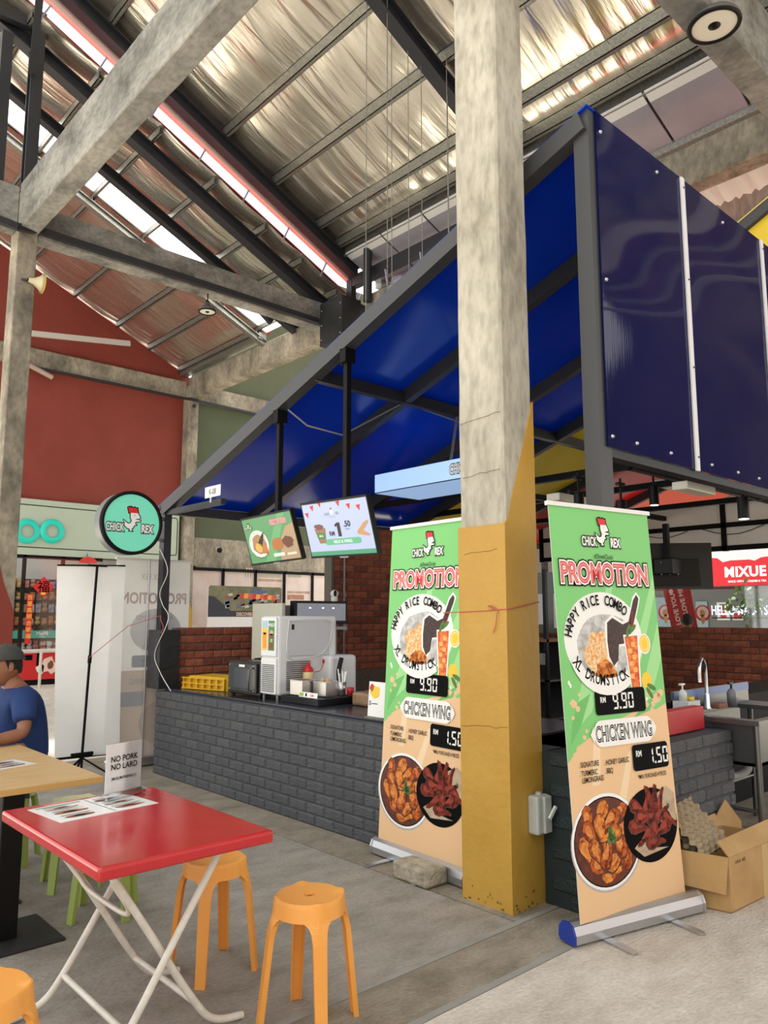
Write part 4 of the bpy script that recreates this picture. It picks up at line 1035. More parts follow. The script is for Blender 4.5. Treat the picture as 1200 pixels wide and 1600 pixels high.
OAK = mat('oak_laminate', (204, 172, 122), 0.5, c2=(184, 150, 102), scale=5, stretch=(1, 14, 1), bump=.05)
OAKE = mat('oak_edge', (196, 156, 92), 0.5)
def wood_table(y0, y1, label):
    t = thing('wooden_table', label, 'table', (1.25, (y0 + y1) / 2, 0)); cy = (y0 + y1) / 2
    part('tabletop', MB().rbox((.94, y0, .712), (1.565, y1, .742), .003), OAK, t)
    part('edge_band', MB().box((.938, y0 - .0015, .714), (1.567, y0 + .001, .74)).box((1.564, y0, .714), (1.567, y1, .74)), OAKE, t)
    part('column', MB().rbox((1.2, cy - .05, .01), (1.3, cy + .05, .70), .006), BLACK_P, t)
    part('base_plate', MB().rbox((1.03, cy - .2, 0), (1.47, cy + .2, .014), .006), mat('black_powder_coat', (30, 30, 32), .6), t)
    part('top_plate', MB().box((1.1, cy - .15, .70), (1.4, cy + .15, .712)), BLACK_P, t)
wood_table(3.71, 4.325, 'nearer oak topped pedestal table behind the red table, a menu on it')
wood_table(4.33, 4.96, 'further oak topped pedestal table at which the man sits')

# menus and the card holder
MENU = [mat('menu_food_%d' % i, c, .5, c2=c2, scale=60) for i, (c, c2) in enumerate([((150, 84, 50), (96, 50, 34)), ((186, 110, 60), (120, 60, 40)), ((196, 190, 180), (160, 120, 90))])]
def menu(corner, U, V, w, h, label, rows=3):
    corner = Vector(corner); U = Vector(U).normalized(); V = Vector(V).normalized()
    t = thing('menu_sheet', label, 'menu', corner)
    part('sheet', MB().prism([corner, corner + U * w, corner + U * w + V * h, corner + V * h], (0, 0, .0012)), mat('laminated_paper', (238, 238, 236), .25), t)
    c = Canvas(corner + Vector((0, 0, .0012)), U, V, lift=.0003); rr = random.Random(5)
    c.rect(w * .06, h * .90, w * .5, h * .95, mat('menu_band', (96, 150, 110), .5)); c.rect(w * .55, h * .04, w * .56, h * .96, mat('menu_rule', (70, 72, 76), .5)); c.up()
    for i in range(rows):
        for j in range(2):
            x, y = w * (.08 + .5 * j), h * (.12 + .27 * i)
            c.disc(x + w * .17, y + h * .07, w * .16, h * .06, MENU[(i + j) % 3], 12, wob=.15); c.disc(x + w * .17, y + h * .08, w * .08, h * .03, MENU[(i + j + 1) % 3], 10, wob=.2); c.up()
            for k in range(3): c.rect(x + w * .02, y + h * (.15 + .022 * k), x + w * (.2 + .15 * rr.random()), y + h * (.16 + .022 * k), mat('menu_text', (70, 66, 64), .5))
    c.build('print', t)
m0 = onZ(42, 1266, TZ); m1 = onZ(95, 1286, TZ); m2_ = onZ(262, 1252, TZ)
menu(m1, (m2_ - m1), Vector((-(m2_ - m1).y, (m2_ - m1).x, 0)), .42, .29, 'laminated food menu lying on the red table under the acrylic card holder')
n1 = onZ(0, 1203, .742); n2 = onZ(57, 1193, .742); d_ = (n2 - n1).normalized()
menu(n2 - d_ * .42, d_, Vector((-d_.y, d_.x, 0)), .42, .2, 'laminated food menu lying on the oak table edge')
q0, q1 = onZ(163, 1251, TZ + .002), onZ(219, 1237, TZ + .002); d_ = (q1 - q0).normalized(); wN = Vector((d_.y, -d_.x, 0)); W_ = (q1 - q0).length
ch = thing('card_holder', 'clear acrylic card holder with a no pork notice standing on the red table', 'sign', (q0 + q1) / 2)
part('base', MB().bar(q0 - d_ * .008 + Vector((0, 0, .008)), q1 + d_ * .008 + Vector((0, 0, .008)), .05, .014).bar(q0 + Vector((0, 0, .019)), q1 + Vector((0, 0, .019)), .02, .01), pane_mat('acrylic_base', (120, 124, 124), .35), ch)
ZB = .022; HC = .205
part('card', MB().prism([q0 + Vector((0, 0, ZB)), q1 + Vector((0, 0, ZB)), q1 + Vector((0, 0, ZB + HC)), q0 + Vector((0, 0, ZB + HC))], -wN * .002), mat('white_card', (240, 240, 240), .35), ch)
part('acrylic_sleeve', MB().prism([q0 + d_ * -.004 + Vector((0, 0, ZB)), q1 + d_ * .004 + Vector((0, 0, ZB)), q1 + d_ * .004 + Vector((0, 0, ZB + HC + .006)), q0 - d_ * .004 + Vector((0, 0, ZB + HC + .006))], wN * .002), pane_mat('acrylic', (250, 252, 252), .965), ch)
c = Canvas(q0 + Vector((0, 0, ZB)) + wN * .003, d_, (0, 0, 1)); k = W_
c.text('NO PORK', k * .5, HC * .69, k * .125, BLACK, off=.012, sx=.95); c.text('NO LARD', k * .5, HC * .53, k * .125, BLACK, off=.012, sx=.95); c.text('(MUSLIM-FRIENDLY)', k * .5, HC * .29, k * .058, BLACK, off=.014, sx=.95)
c.build('lettering', ch)

# ================================================================== ON AND BEHIND THE COUNTER
CT = .797
# yellow crate
yc_ = thing('yellow_crate', 'yellow ribbed plastic crate lid lying on the counter before the clay bricks', 'crate', (3.62, 6.6, CT))
YP = mat('yellow_plastic', (214, 170, 20), .4); mb = MB()
p_ = [(0, 0), (.5, 0), (.56, .05), (.58, .11), (.06, .135), (0, .1)]; cy0 = Vector((3.66, 6.98, CT)); dy = Vector((.25, -.97, 0)).normalized()
f = lambda u, v, w: cy0 + dy * u + Vector((0, 0, v)) + Vector((.97, .25, 0)) * w
mb.prism([f(u, v, .03) for u, v in [(0, 0), (.62, 0), (.62, .1), (.58, .125), (.12, .13), (.03, .09)]], Vector((.97, .25, 0)) * .3); part('body', mb, YP, yc_)
for i in range(7): part('rib', MB().hexa([f(.05 + .09 * i, .01, 0), f(.06 + .09 * i, .01, 0), f(.06 + .09 * i, .01, .03), f(.05 + .09 * i, .01, .03), f(.05 + .09 * i, .11, 0), f(.06 + .09 * i, .11, 0), f(.06 + .09 * i, .11, .03), f(.05 + .09 * i, .11, .03)]), YP, yc_)
for v in (.012, .06, .11): part('rib', MB().bar(f(.03, v, .015), f(.6, v, .015), .03, .01), YP, yc_)

# oven
ov = thing('countertop_oven', 'black glass fronted countertop oven with a coil of cable on top', 'oven', (3.86, 5.95, CT))
o0, o1 = Vector((3.72, 6.17, 0)), Vector((3.70, 5.66, 0)); 
part('body', MB().rbox((3.72, 5.66, CT + .018), (4.1, 6.17, CT + .305), .012), mat('oven_black', (24, 24, 26), .3), ov)
part('door', MB().rbox((3.695, 5.69, CT + .04), (3.72, 6.14, CT + .29), .01), mat('oven_glass', (38, 42, 46), .12, spec=.6), ov)
part('window_pane', MB().rbox((3.69, 5.80, CT + .075), (3.696, 6.04, CT + .25), .004), mat('oven_window', (58, 64, 70), .15), ov)
part('handle', MB().tube([(3.70, 5.745, CT + .06), (3.66, 5.745, CT + .07), (3.66, 5.745, CT + .24), (3.70, 5.745, CT + .26)], .007, 8), STAIN, ov)
part('rating_label', MB().box((3.688, 5.86, CT + .258), (3.694, 5.95, CT + .278)), WHITE, ov)
for y in (5.72, 6.11):
    for z in (.06, .27): part('screw', MB().ball((3.692, y, CT + z), .007, 8), ALU, ov)
for x in (3.75, 4.06):
    for y in (5.7, 6.13): part('foot', MB().cyl((x, y, CT), (x, y, CT + .02), .018, 10), BLACK_P, ov)
cb = MB(); cb.tube(smooth_path([(3.85 + .09 * math.cos(a * .9), 5.8 + .06 * math.sin(a * .9), CT + .315 + .004 * a) for a in range(9)]), .007, 6); cb.rbox((3.86, 5.68, CT + .305), (3.94, 5.76, CT + .345), .008)
single('cable_coil', cb, BLACK_P, 'black cable coil and plug lying on top of the oven', 'cable')

# drinks machine
MW = mat('machine_white', (224, 226, 226), .3); MG = mat('machine_grey', (196, 201, 206), .32)
dm = thing('drinks_machine', 'tall white drinks dispenser with two drink pictures and louvred vents', 'machine', (3.9, 5.5, CT))
mb = MB(); mb.rbox((3.74, 5.42, CT + .04), (4.36, 5.68, CT + .70), .02)
# side panel bulges towards -Y
part('body', mb, MW, dm)
part('side_panel', MB().rbox((3.83, 5.408, CT + .36), (4.27, 5.422, CT + .655), .012), MG, dm)
part('panel_rim', MB().tube(smooth_path([(3.83, 5.405, CT + .66), (3.83, 5.405, CT + .36), (4.08, 5.405, CT + .35), (4.22, 5.405, CT + .40), (4.275, 5.405, CT + .5), (4.275, 5.405, CT + .66), (3.83, 5.405, CT + .66)], 5), .005, 6), MW, dm)
part('front_door', MB().rbox((3.722, 5.435, CT + .36), (3.742, 5.665, CT + .69), .008), MW, dm)
part('front_vent_panel', MB().rbox((3.726, 5.435, CT + .05), (3.742, 5.665, CT + .345), .006), MW, dm)
for i in range(15): part('louvre', MB().box((3.72, 5.46, CT + .07 + i * .0155), (3.73, 5.64, CT + .076 + i * .0155)), mat('louvre_shadow', (60, 62, 66), .5), dm)  # dark strips painted as the shade between vent slats
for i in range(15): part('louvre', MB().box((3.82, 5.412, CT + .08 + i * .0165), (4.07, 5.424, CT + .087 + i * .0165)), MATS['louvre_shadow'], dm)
for x in (3.76, 4.3):
    for y in (5.45, 5.65): part('foot', MB().cyl((x, y, CT), (x, y, CT + .045), .016, 10), STAIN, dm)
part('lock', MB().rbox((3.86, 5.402, CT + .585), (3.885, 5.41, CT + .63), .003), BLACK_P, dm)
c = Canvas((3.7215, 5.665, CT + .36), (0, -1, 0), (0, 0, 1))
c.rect(.02, .05, .10, .30, mat('print_orange_drink', (240, 170, 40), .4, c2=(244, 214, 120), scale=24)).rect(.115, .05, .205, .30, mat('print_malt_green', (54, 140, 70), .4)); c.up()
c.rect(.02, .24, .10, .30, mat('print_pale_blue', (170, 200, 220), .4)); c.poly([(.035, .07), (.085, .07), (.09, .2), (.03, .2)], mat('print_juice', (246, 150, 20), .4)); c.disc(.06, .21, .025, .03, LEMON, 12)
c.poly([(.13, .06), (.19, .06), (.195, .19), (.125, .19)], mat('print_malt', (120, 62, 44), .4)); c.disc(.16, .2, .03, .022, mat('print_malt_light', (206, 160, 130), .4), 12); c.text('MILO', .16, .265, .028, WHITE, off=.03, sx=.9); c.up()
c.rect(.145, .12, .18, .15, GREEN)
c.build('drink_pictures', dm)
part('pull_cord', MB().tube(smooth_path([(4.1, 5.40, CT + .22), (4.16, 5.39, CT + .235), (4.19, 5.39, CT + .3)]), .003, 5).ball((4.19, 5.39, CT + .31), .012, 8, 0, (1, 1, 1.6)), mat('red_knob', (190, 36, 34), .4), dm)
# second machine, part hidden behind
d2 = thing('drinks_machine', 'second white machine mostly hidden behind the drinks dispenser, black hose at its side', 'machine', (4.5, 5.6, CT))
part('body', MB().rbox((4.2, 5.3, CT + .01), (4.5, 5.55, CT + .36), .03), MW, d2)
part('hose', MB().tube(smooth_path([(4.28, 5.25, CT + .34), (4.24, 5.24, CT + .2), (4.26, 5.2, CT + .02)]), .02, 8), BLACK_P, d2)

# chiller behind
cf = thing('display_chiller', 'tall beige sided display chiller with a lit header behind the drinks dispenser', 'chiller', (4.75, 6.3, 0))
part('side_wall', MB().rbox((4.28, 6.16, 0), (4.32, 6.68, 1.62), .006), mat('chiller_beige', (196, 196, 180), .4), cf)
part('cabinet', MB().rbox((4.32, 6.2, 0), (5.0, 6.68, 1.60), .01), mat('chiller_grey', (120, 122, 122), .4), cf)
part('header', MB().rbox((4.40, 6.12, 1.42), (5.06, 6.2, 1.645), .006), BLACK_P, cf)
part('header_panel', MB().box((4.43, 6.112, 1.45), (5.03, 6.122, 1.62)), mat('header_glass', (168, 178, 196), .15), cf)
for x in (4.58, 4.74, 4.87): part('lamp_glint', MB().ball((x, 6.115, 1.575), .012, 8, 0, (1.6, .4, .7)), mat('header_lamp', (255, 255, 250), .4, emit=2), cf)  # glowing blobs stand in for glints on the header panel
part('shelf_edge', MB().box((4.36, 6.13, 1.36), (5.06, 6.2, 1.39)), STAIN, cf)
wc = thing('security_camera', 'small white indoor camera perched on the chiller header', 'camera', (4.93, 6.17, 1.645))
part('base', MB().cyl((4.93, 6.17, 1.645), (4.93, 6.17, 1.69), .034, 16), WHITE_P, wc); part('head', MB().ball((4.93, 6.17, 1.72), .042, 16), WHITE_P, wc); part('lens', MB().ball((4.915, 6.138, 1.725), .02, 12, 0, (1, .6, 1.6)), BLACK_P, wc)

# trays, cutlery caddies, sauce, straws, card, parcel
tc_ = Vector((3.93, 5.13, CT))
TR = mat('black_tray', (34, 36, 40), .4)
for i in range(6):
    z = CT + .001 + i * .0085; mb = MB()
    mb.rbox((tc_.x - .19, tc_.y - .26, z), (tc_.x + .17, tc_.y + .24, z + .004), .002, seg=1)
    mb.tube([(tc_.x - .19, tc_.y - .26, z + .007), (tc_.x + .17, tc_.y - .26, z + .007), (tc_.x + .17, tc_.y + .24, z + .007), (tc_.x - .19, tc_.y + .24, z + .007), (tc_.x - .19, tc_.y - .26, z + .007)], .004, 6)
    single('serving_tray', mb, TR, 'black serving tray in the stack on the counter', 'tray', 'stacked serving trays')
TZ2 = CT + .06
def caddy(x, y, w, d, h, m, label):
    t = thing('plastic_caddy', label, 'caddy', (x, y, TZ2)); mb = MB(); tt = .003
    mb.box((x - w, y - d, TZ2), (x + w, y + d, TZ2 + tt)); mb.box((x - w, y - d, TZ2), (x - w + tt, y + d, TZ2 + h)); mb.box((x + w - tt, y - d, TZ2), (x + w, y + d, TZ2 + h)); mb.box((x - w, y - d, TZ2), (x + w, y - d + tt, TZ2 + h)); mb.box((x - w, y + d - tt, TZ2), (x + w, y + d, TZ2 + h))
    part('tub', mb, m, t); part('rim', MB().tube([(x - w, y - d, TZ2 + h), (x + w, y - d, TZ2 + h), (x + w, y + d, TZ2 + h), (x - w, y + d, TZ2 + h), (x - w, y - d, TZ2 + h)], .004, 6), WHITE_P, t); return t
FROST = pane_mat('frosted_plastic', (226, 222, 218), .5, .3)
caddy(3.87, 5.24, .075, .085, .115, FROST, 'frosted plastic caddy holding red chopsticks wrappers on the tray stack')
caddy(3.96, 5.05, .07, .085, .11, FROST, 'frosted plastic caddy of wooden cutlery on the tray stack')
rd = random.Random(4)
for i in range(14):
    x, y = 3.87 + rd.uniform(-.055, .055), 5.24 + rd.uniform(-.065, .065); single('cutlery_packet', MB().box((x - .006, y - .006, TZ2 + .004), (x + .006, y + .006, TZ2 + rd.uniform(.09, .125))), mat('packet_red', (172, 96, 88), .6), 'pinkish cutlery packet upright in the nearer frosted caddy', 'packet', 'cutlery packets in the caddy')
for i in range(12):
    x, y = 3.96 + rd.uniform(-.05, .05), 5.05 + rd.uniform(-.065, .065); single('wooden_spoon', MB().bar((x, y, TZ2 + .004), (x + rd.uniform(-.01, .01), y + rd.uniform(-.01, .01), TZ2 + rd.uniform(.12, .15)), .012, .003), mat('birch_wood', (206, 170, 124), .6), 'wooden spoon upright in the second frosted caddy', 'cutlery', 'wooden spoons in the caddy')
sb = thing('sauce_bottle', 'squeeze bottle of pale sauce with a red cap behind the caddies', 'bottle', (4.02, 5.36, CT))
b_ = (4.02, 5.38, CT); part('bottle', MB().lathe(b_, [(0, 0), (.045, 0), (.047, .02), (.047, .2), (.043, .225), (.03, .235)], 18), mat('pale_sauce', (226, 200, 150), .35), sb)
part('sauce_level', MB().lathe(b_, [(.0475, .03), (.0478, .035), (.0478, .1), (.0475, .105)], 18), mat('red_sauce', (150, 54, 40), .4), sb)
part('cap', MB().lathe(b_, [(.043, .228), (.044, .25), (.03, .27), (.02, .275), (.012, .3), (.006, .31), (0, .31)], 18), mat('red_cap', (206, 34, 38), .35), sb)
stc = thing('straw_cup', 'clear cup crammed with white paper straws on the trays', 'cup', (4.04, 4.95, TZ2))
part('cup', MB().lathe((4.04, 4.95, TZ2), [(0, 0.002), (.03, .002), (.038, .11), (.036, .11), (.028, .006)], 16), FROST, stc)
for i in range(12):
    a = rd.uniform(0, 6.28); single('paper_straw', MB().cyl((4.04 + .012 * math.cos(a), 4.95 + .012 * math.sin(a), TZ2 + .008), (4.04 + .05 * math.cos(a), 4.95 + .05 * math.sin(a), TZ2 + rd.uniform(.17, .21)), .0045, 6), WHITE, 'white paper straw in the clear cup', 'straw', 'straws in the clear cup')
single('red_tub', MB().lathe((4.09, 4.9, TZ2), [(0, 0), (.028, 0), (.03, .06), (.026, .065), (0, .065)], 14), mat('red_tub_plastic', (180, 30, 36), .4), 'little red tub beside the straw cup', 'tub')
tn = thing('table_number_card', 'white printed card lying along the front of the tray stack', 'card', (3.75, 4.98, TZ2))
part('card', MB().prism([(3.735, 5.12, TZ2 + .001), (3.735, 4.88, TZ2 + .001), (3.74, 4.88, TZ2 + .04), (3.74, 5.12, TZ2 + .04)], (.003, 0, 0)), WHITE, tn)
c = Canvas((3.7345, 5.12, TZ2 + .001), (0, -1, 0), (.12, 0, 1)); c.rect(.005, .006, .06, .034, mat('card_green', (150, 180, 60), .5)).rect(.085, .008, .105, .032, BLACK); c.text('Cafe', .17, .02, .018, RED, off=.02); c.build('print', tn)
pk = MB().rbox((4.0, 4.48, CT), (4.22, 4.78, CT + .105), .02); single('wrapped_parcel', pk, mat('kraft_wrap', (150, 120, 90), .45, c2=(120, 94, 70), scale=9), 'brown parcel wrapped in clear film on the counter end', 'parcel')
grd = MB().prism([(4.2, 4.85, CT), (4.3, 4.6, CT), (4.3, 4.6, CT + .06), (4.2, 4.85, CT + .09)], (.1, .1, 0)); single('grey_cloth', grd, mat('grey_cloth_fabric', (92, 94, 98), .9, bump=.6, bscale=80), 'folded grey cloth behind the wrapped parcel', 'cloth')
qs = thing('counter_card', 'small white table card with a red and yellow picture beside the banner edge', 'card', (3.64, 4.22, CT))
u0, u1 = onX(574, 1119, 3.62), onX(592, 1123, 3.62); u0.z = u1.z = CT + .01
part('card', MB().prism([u0, u1 + (u1 - u0) * .6, u1 + (u1 - u0) * .6 + Vector((.02, 0, .235)), u0 + Vector((.02, 0, .235))], (.004, 0, 0)), WHITE, qs)
part('stand', MB().box((3.6, u1.y - .06, CT), (3.68, u0.y + .01, CT + .01)), CLEAR, qs)
c = Canvas(u0 + Vector((-.001, 0, 0)), (0, -1, 0), (.02, 0, .235)); c.poly([(.01, .16), (.06, .12), (.11, .14), (.11, .2), (.04, .21)], mat('card_yellow', (240, 200, 50), .5)); c.disc(.03, .195, .022, .026, RED, 12, wob=.2); c.rect(.01, .075, .03, .105, mat('card_blue', (50, 80, 150), .5)); c.rect(.04, .085, .1, .09, BLACK); c.up(); c.text('f', .021, .09, .02, WHITE, off=.03); c.build('print', qs)

# back-of-house rack seen between the column and the banner
rk = thing('storage_rack', 'dark storage rack with a wooden shelf behind the mustard column', 'rack', (7.2, 5.6, 0))
for x in (6.9, 7.4):
    for y in (5.0, 6.2): part('upright', MB().box((x - .02, y - .02, 0), (x + .02, y + .02, 2.0)), BLACK_P, rk)
part('back_sheet', MB().box((7.4, 5.0, 0), (7.42, 6.2, 1.25)), mat('rack_black', (26, 26, 27), .6), rk)
for z in (.4, .8): part('shelf', MB().box((6.88, 4.98, z), (7.42, 6.22, z + .02)), STAIN, rk)
part('wooden_shelf', MB().box((6.86, 4.98, 1.22), (7.42, 6.22, 1.25)), mat('shelf_wood', (120, 84, 58), .6), rk)
part('mesh_panel', MB().box((6.87, 5.0, .98), (6.88, 6.2, 1.1)), GALV, rk)
part('glass_back', MB().box((7.42, 5.0, 1.3), (7.43, 6.2, 2.0)), mat('greenish_glass', (92, 100, 84), .15), rk)
for i in range(4): part('paper_sheet', MB().box((7.39, 5.1 + i * .26, 1.36 + .04 * (i % 2)), (7.395, 5.24 + i * .26, 1.75)), WHITE, rk)

# ---- hanging screens
def screen(cs, label, drawing, pole_top, nm='hanging_screen'):
    """cs: top-left, top-right, bottom-right, bottom-left corners"""
    tl, tr, brr, bl = [Vector(p) for p in cs]; U = (tr - tl).normalized(); V0 = (tl - bl); V0 = (V0 - U * V0.dot(U)).normalized(); N = U.cross(V0).normalized()
    w = (tr - tl).length; h = (tl - bl).length; o = tl - V0 * h
    t = thing(nm, label, 'screen', o + U * w / 2)
    f = MB(); a = o - N * .04; f.prism([a - U * .012 - V0 * .012, a + U * (w + .012) - V0 * .012, a + U * (w + .012) + V0 * (h + .012), a - U * .012 + V0 * (h + .012)], N * .04); part('casing', f, BLACK_P, t)
    b_ = MB()
    b_.prism([o - U * .012 - V0 * .012, o + U * (w + .012) - V0 * .012, o + U * (w + .012) + V0 * .004, o - U * .012 + V0 * .004], N * .004); b_.prism([o - U * .012 + V0 * (h - .004), o + U * (w + .012) + V0 * (h - .004), o + U * (w + .012) + V0 * (h + .012), o - U * .012 + V0 * (h + .012)], N * .004)
    part('bezel', b_, BLACK_P, t); part('sensor_bar', MB().prism([o + U * (w * .45) - V0 * .02, o + U * (w * .58) - V0 * .02, o + U * (w * .58) - V0 * .008, o + U * (w * .45) - V0 * .008], N * .01 - N * .005), mat('sensor_grey', (150, 150, 150), .4), t)
    c = Canvas(o, U, V0); drawing(c, w, h); c.build('display', t)
    m = o + U * (w * .5) + V0 * (h * .55) - N * .05; pt = Vector(pole_top)
    pb = Vector((pt.x, pt.y, m.z - .05)); p = MB(); p.box((pt.x - .022, pt.y - .022, pb.z), (pt.x + .022, pt.y + .022, pt.z)); part('pole', p, STEEL_K, t)
    cl = MB(); cl.box((pt.x - .05, pt.y - .035, pt.z - .17), (pt.x + .05, pt.y + .035, pt.z - .06)); cl.tube(smooth_path([pt + Vector((0, .05, -.18)), pt + Vector((0, .09, -.1)), pt + Vector((0, 0, -.02))]), .014, 7); part('clamp', cl, STEEL_K, t)
    k = MB(); k.bar(m, pb + Vector((0, 0, .05)), .12, .12); part('mount', k, STEEL_K, t)
E_ = lambda c, s=.2, **k: mat('lit_%d_%d_%d' % c, c, .4, emit=s, **k)
def draw_price(c, w, h):
    c.rect(0, 0, w, h, E_((176, 190, 222))); c.up(); c.rect(0, 0, w, h * .09, E_((70, 150, 116)))
    c.rrect(w * .27, h * .20, w * .82, h * .31, h * .05, E_((96, 176, 140))); c.up(); c.text('MILO & WING', w * .545, h * .255, h * .055, E_((240, 250, 246)), off=.01, sx=1.05)
    c.poly([(w * .495, h * .345), (w * .545, h * .345), (w * .545, h * .60), (w * .50, h * .60), (w * .462, h * .565), (w * .462, h * .525), (w * .495, h * .54)], E_((28, 28, 36), .05)); c.text('.50', w * .655, h * .565, h * .10, E_((28, 28, 36), .05), off=.035, align='C', sx=1.1); c.text('RM', w * .40, h * .41, h * .08, E_((28, 28, 36), .05), off=.035); c.text('(Each)', w * .65, h * .475, h * .035, E_((90, 90, 110), .3))
    k = E_((120, 124, 140), .4)
    c.text('CHICK', w * .38, h * .77, h * .05, k, off=.02, sx=.75); c.text('REX', w * .54, h * .77, h * .05, k, off=.02, sx=.75); c.disc(w * .455, h * .80, w * .022, h * .05, E_((236, 238, 244)), 10); c.disc(w * .455, h * .86, w * .016, h * .02, E_((200, 40, 50)), 8); c.text('#OhmehCluckit', w * .46, h * .71, h * .018, k)
    for x, y in ((.05, .80), (.15, .92), (.28, .98), (.57, .95), (.72, .88), (.86, .84)): c.poly([(w * x - .02, h * y + .012), (w * x + .012, h * y - .03), (w * x + .03, h * y + .016)], E_((196, 44, 54)))
    c.poly([(w * .13, h * .52), (w * .31, h * .52), (w * .28, h * .24), (w * .18, h * .24)], E_((150, 106, 84))); c.up(); c.rect(w * .165, h * .32, w * .285, h * .44, E_((60, 130, 60))); c.disc(w * .21, h * .55, w * .07, h * .05, E_((112, 74, 60)), 14, wob=.2); c.up(); c.text('MILO', w * .225, h * .38, h * .035, E_((240, 244, 240)), off=.02)
    for p in ([(.78, .40), (.90, .56), (.965, .60), (.96, .55), (.87, .42), (.97, .34), (.93, .32), (.8, .36)],): c.poly([(w * x, h * y) for x, y in p], E_((190, 142, 96)))
def draw_promo(c, w, h):
    c.rect(0, 0, w, h, E_((86, 150, 100), .16)); c.up(); c.poly([(w * .62, 0), (w, 0), (w, h * .75), (w * .85, h * .7), (w * .7, h * .45)], E_((176, 150, 116), .14)); c.poly([(w * .3, 0), (w * .5, 0), (w * .9, h), (w * .75, h)], E_((104, 168, 112), .16)); c.up()
    for off, m in ((.12, BLACK), (.07, E_((230, 230, 230), .4)), (.02, E_((200, 40, 50), .4))): c.text('PROMOTION', w * .73, h * .83, h * .11, m, off=off, sx=.62); c.up()
    c.disc(w * .25, h * .42, w * .2, h * .3, E_((206, 206, 200), .4), 24); c.up(); c.disc(w * .26, h * .40, w * .15, h * .22, E_((150, 118, 80), .3), 18, wob=.1); c.up(); c.poly([(w * .24, h * .45), (w * .34, h * .6), (w * .4, h * .66), (w * .36, h * .5), (w * .3, h * .34)], CHAR); c.disc(w * .24, h * .34, w * .07, h * .1, E_((214, 160, 70), .3), 12, wob=.2); c.disc(w * .38, h * .28, w * .03, h * .12, E_((196, 90, 40), .3), 10)
    c.up(); c.arc('HAPPY RICE COMBO', w * .25, h * .42, w * .17, h * .25, 165, 20, h * .045, BLACK, sx=.7); c.arc('XL DRUMSTICK', w * .25, h * .42, w * .19, h * .3, 215, 320, h * .045, BLACK, sx=.7)
    c.disc(w * .62, h * .36, w * .11, h * .13, E_((166, 100, 50), .3), 18, wob=.12); c.disc(w * .83, h * .38, w * .1, h * .12, E_((96, 52, 38), .3), 18, wob=.12); c.rect(w * .5, h * .1, w * .72, h * .17, E_((200, 206, 200), .35)); c.rect(w * .77, h * .1, w * .95, h * .15, E_((200, 196, 180), .35))
    logo(c, w * .12, h * .82, .35)
def tilt(tl, tr, br_, bl, X0=KX, back=.10):
    X0 -= .09; P_ = [onX(*tl, X0), onX(*tr, X0), onX(*br_, X0 + back), onX(*bl, X0 + back)]
    return P_
pA, pB = onX(438, 640, KX), onX(543, 556, KX)
screen(tilt((471, 789), (571, 775), (583, 861), (488, 870), KX - .05, .12), 'hanging screen showing a drink and wing set price on a pale background', draw_price, (KX, pB.y, zk(pB.y) - .06))
screen(tilt((377, 813), (452, 797), (471, 878), (393, 882), KX - .05, .12), 'darker hanging screen showing a green promotion with a rice plate', draw_promo, (KX, pA.y, zk(pA.y) - .06))
# K-08 plate
kp = thing('unit_number_plate', 'small white unit number plate clipped above the arm at the low canopy corner', 'sign', onX(332, 778, KX))
a, b_, c_, d_ = [onX(x, y, KX - .03) for x, y in ((320, 779), (344, 774), (344, 758), (321, 762))]
zb, zt = a.z, d_.z
part('plate', MB().box((KX - .03, b_.y, zb), (KX - .026, a.y, zt)), WHITE, kp)
part('clip', MB().box((KX - .028, a.y - .12, zb - .05), (KX - .018, a.y - .09, zb + .02)), ALU, kp)
c = Canvas((KX - .03, a.y, zb), (0, -1, 0), (0, 0, 1)); c.text('K-08', (a.y - b_.y) / 2, (zt - zb) / 2, (zt - zb) * .52, mat('plate_ink', (70, 74, 80), .5), off=.02, sx=.85); c.build('lettering', kp)

# ---- round shop sign
rsn = thing('round_sign', 'round mint green shop sign with a black rim on an arm from the canopy post', 'sign', (3.12, 7.15, 2.09))
rc = Vector((3.145, 7.06, 2.385)); RR = .305
part('drum', MB().lathe(rc, [(RR, 0), (RR, .16), (RR - .01, .17), (0, .17)], 48, axis='y'), mat('sign_grey', (120, 126, 128), .4), rsn)
part('rim', MB().lathe(rc, [(RR - .028, .0), (RR - .028, -.012), (RR + .004, -.012), (RR + .004, .03)], 48, axis='y'), BLACK_P, rsn)
c = Canvas(rc + Vector((0, -.002, 0)), (1, 0, 0), (0, 0, 1)); c.disc(0, 0, RR - .022, RR - .022, mat('lit_mint', (112, 206, 178), .4, emit=.22), 48); c.up(); logo(c, 0, 0, 1.62); c.build('face', rsn)
part('arm', MB().bar((3.4, 7.12, 2.26), (3.62, 7.34, 2.26), .03, .03).bar((3.4, 7.12, 2.48), (3.62, 7.34, 2.48), .03, .03), STEEL_D, rsn)

# ---- strings and cable at the post
wc_ = MB(); wc_.tube(smooth_path([onX(250, 858, KX - .05), onX(262, 892, KX - .05), onX(250, 925, KX - .06), onX(254, 945, KX - .06), onX(263, 968, 3.49), onX(242, 1020, 3.49), onX(250, 1050, 3.49), onX(267, 1080, 3.49)]), .004, 7)
single('white_cable', wc_, WHITE_P, 'loose white cable wound down the black canopy post', 'cable')
rs2 = MB(); rs2.tube([onY(139, 1028, 7.27), (3.2, 7.17, 1.40), (3.49, 7.08, 1.50)], .0035, 6); rs2.tube(smooth_path([(3.49, 7.08, 1.50), (3.47, 7.04, 1.46), (3.49, 7.02, 1.39), (3.48, 7.05, 1.33)]), .004, 6)
single('red_string', rs2, mat('red_raffia', (176, 84, 84), .7), 'thin red string stretched from the black tripod stand to the canopy post', 'string')

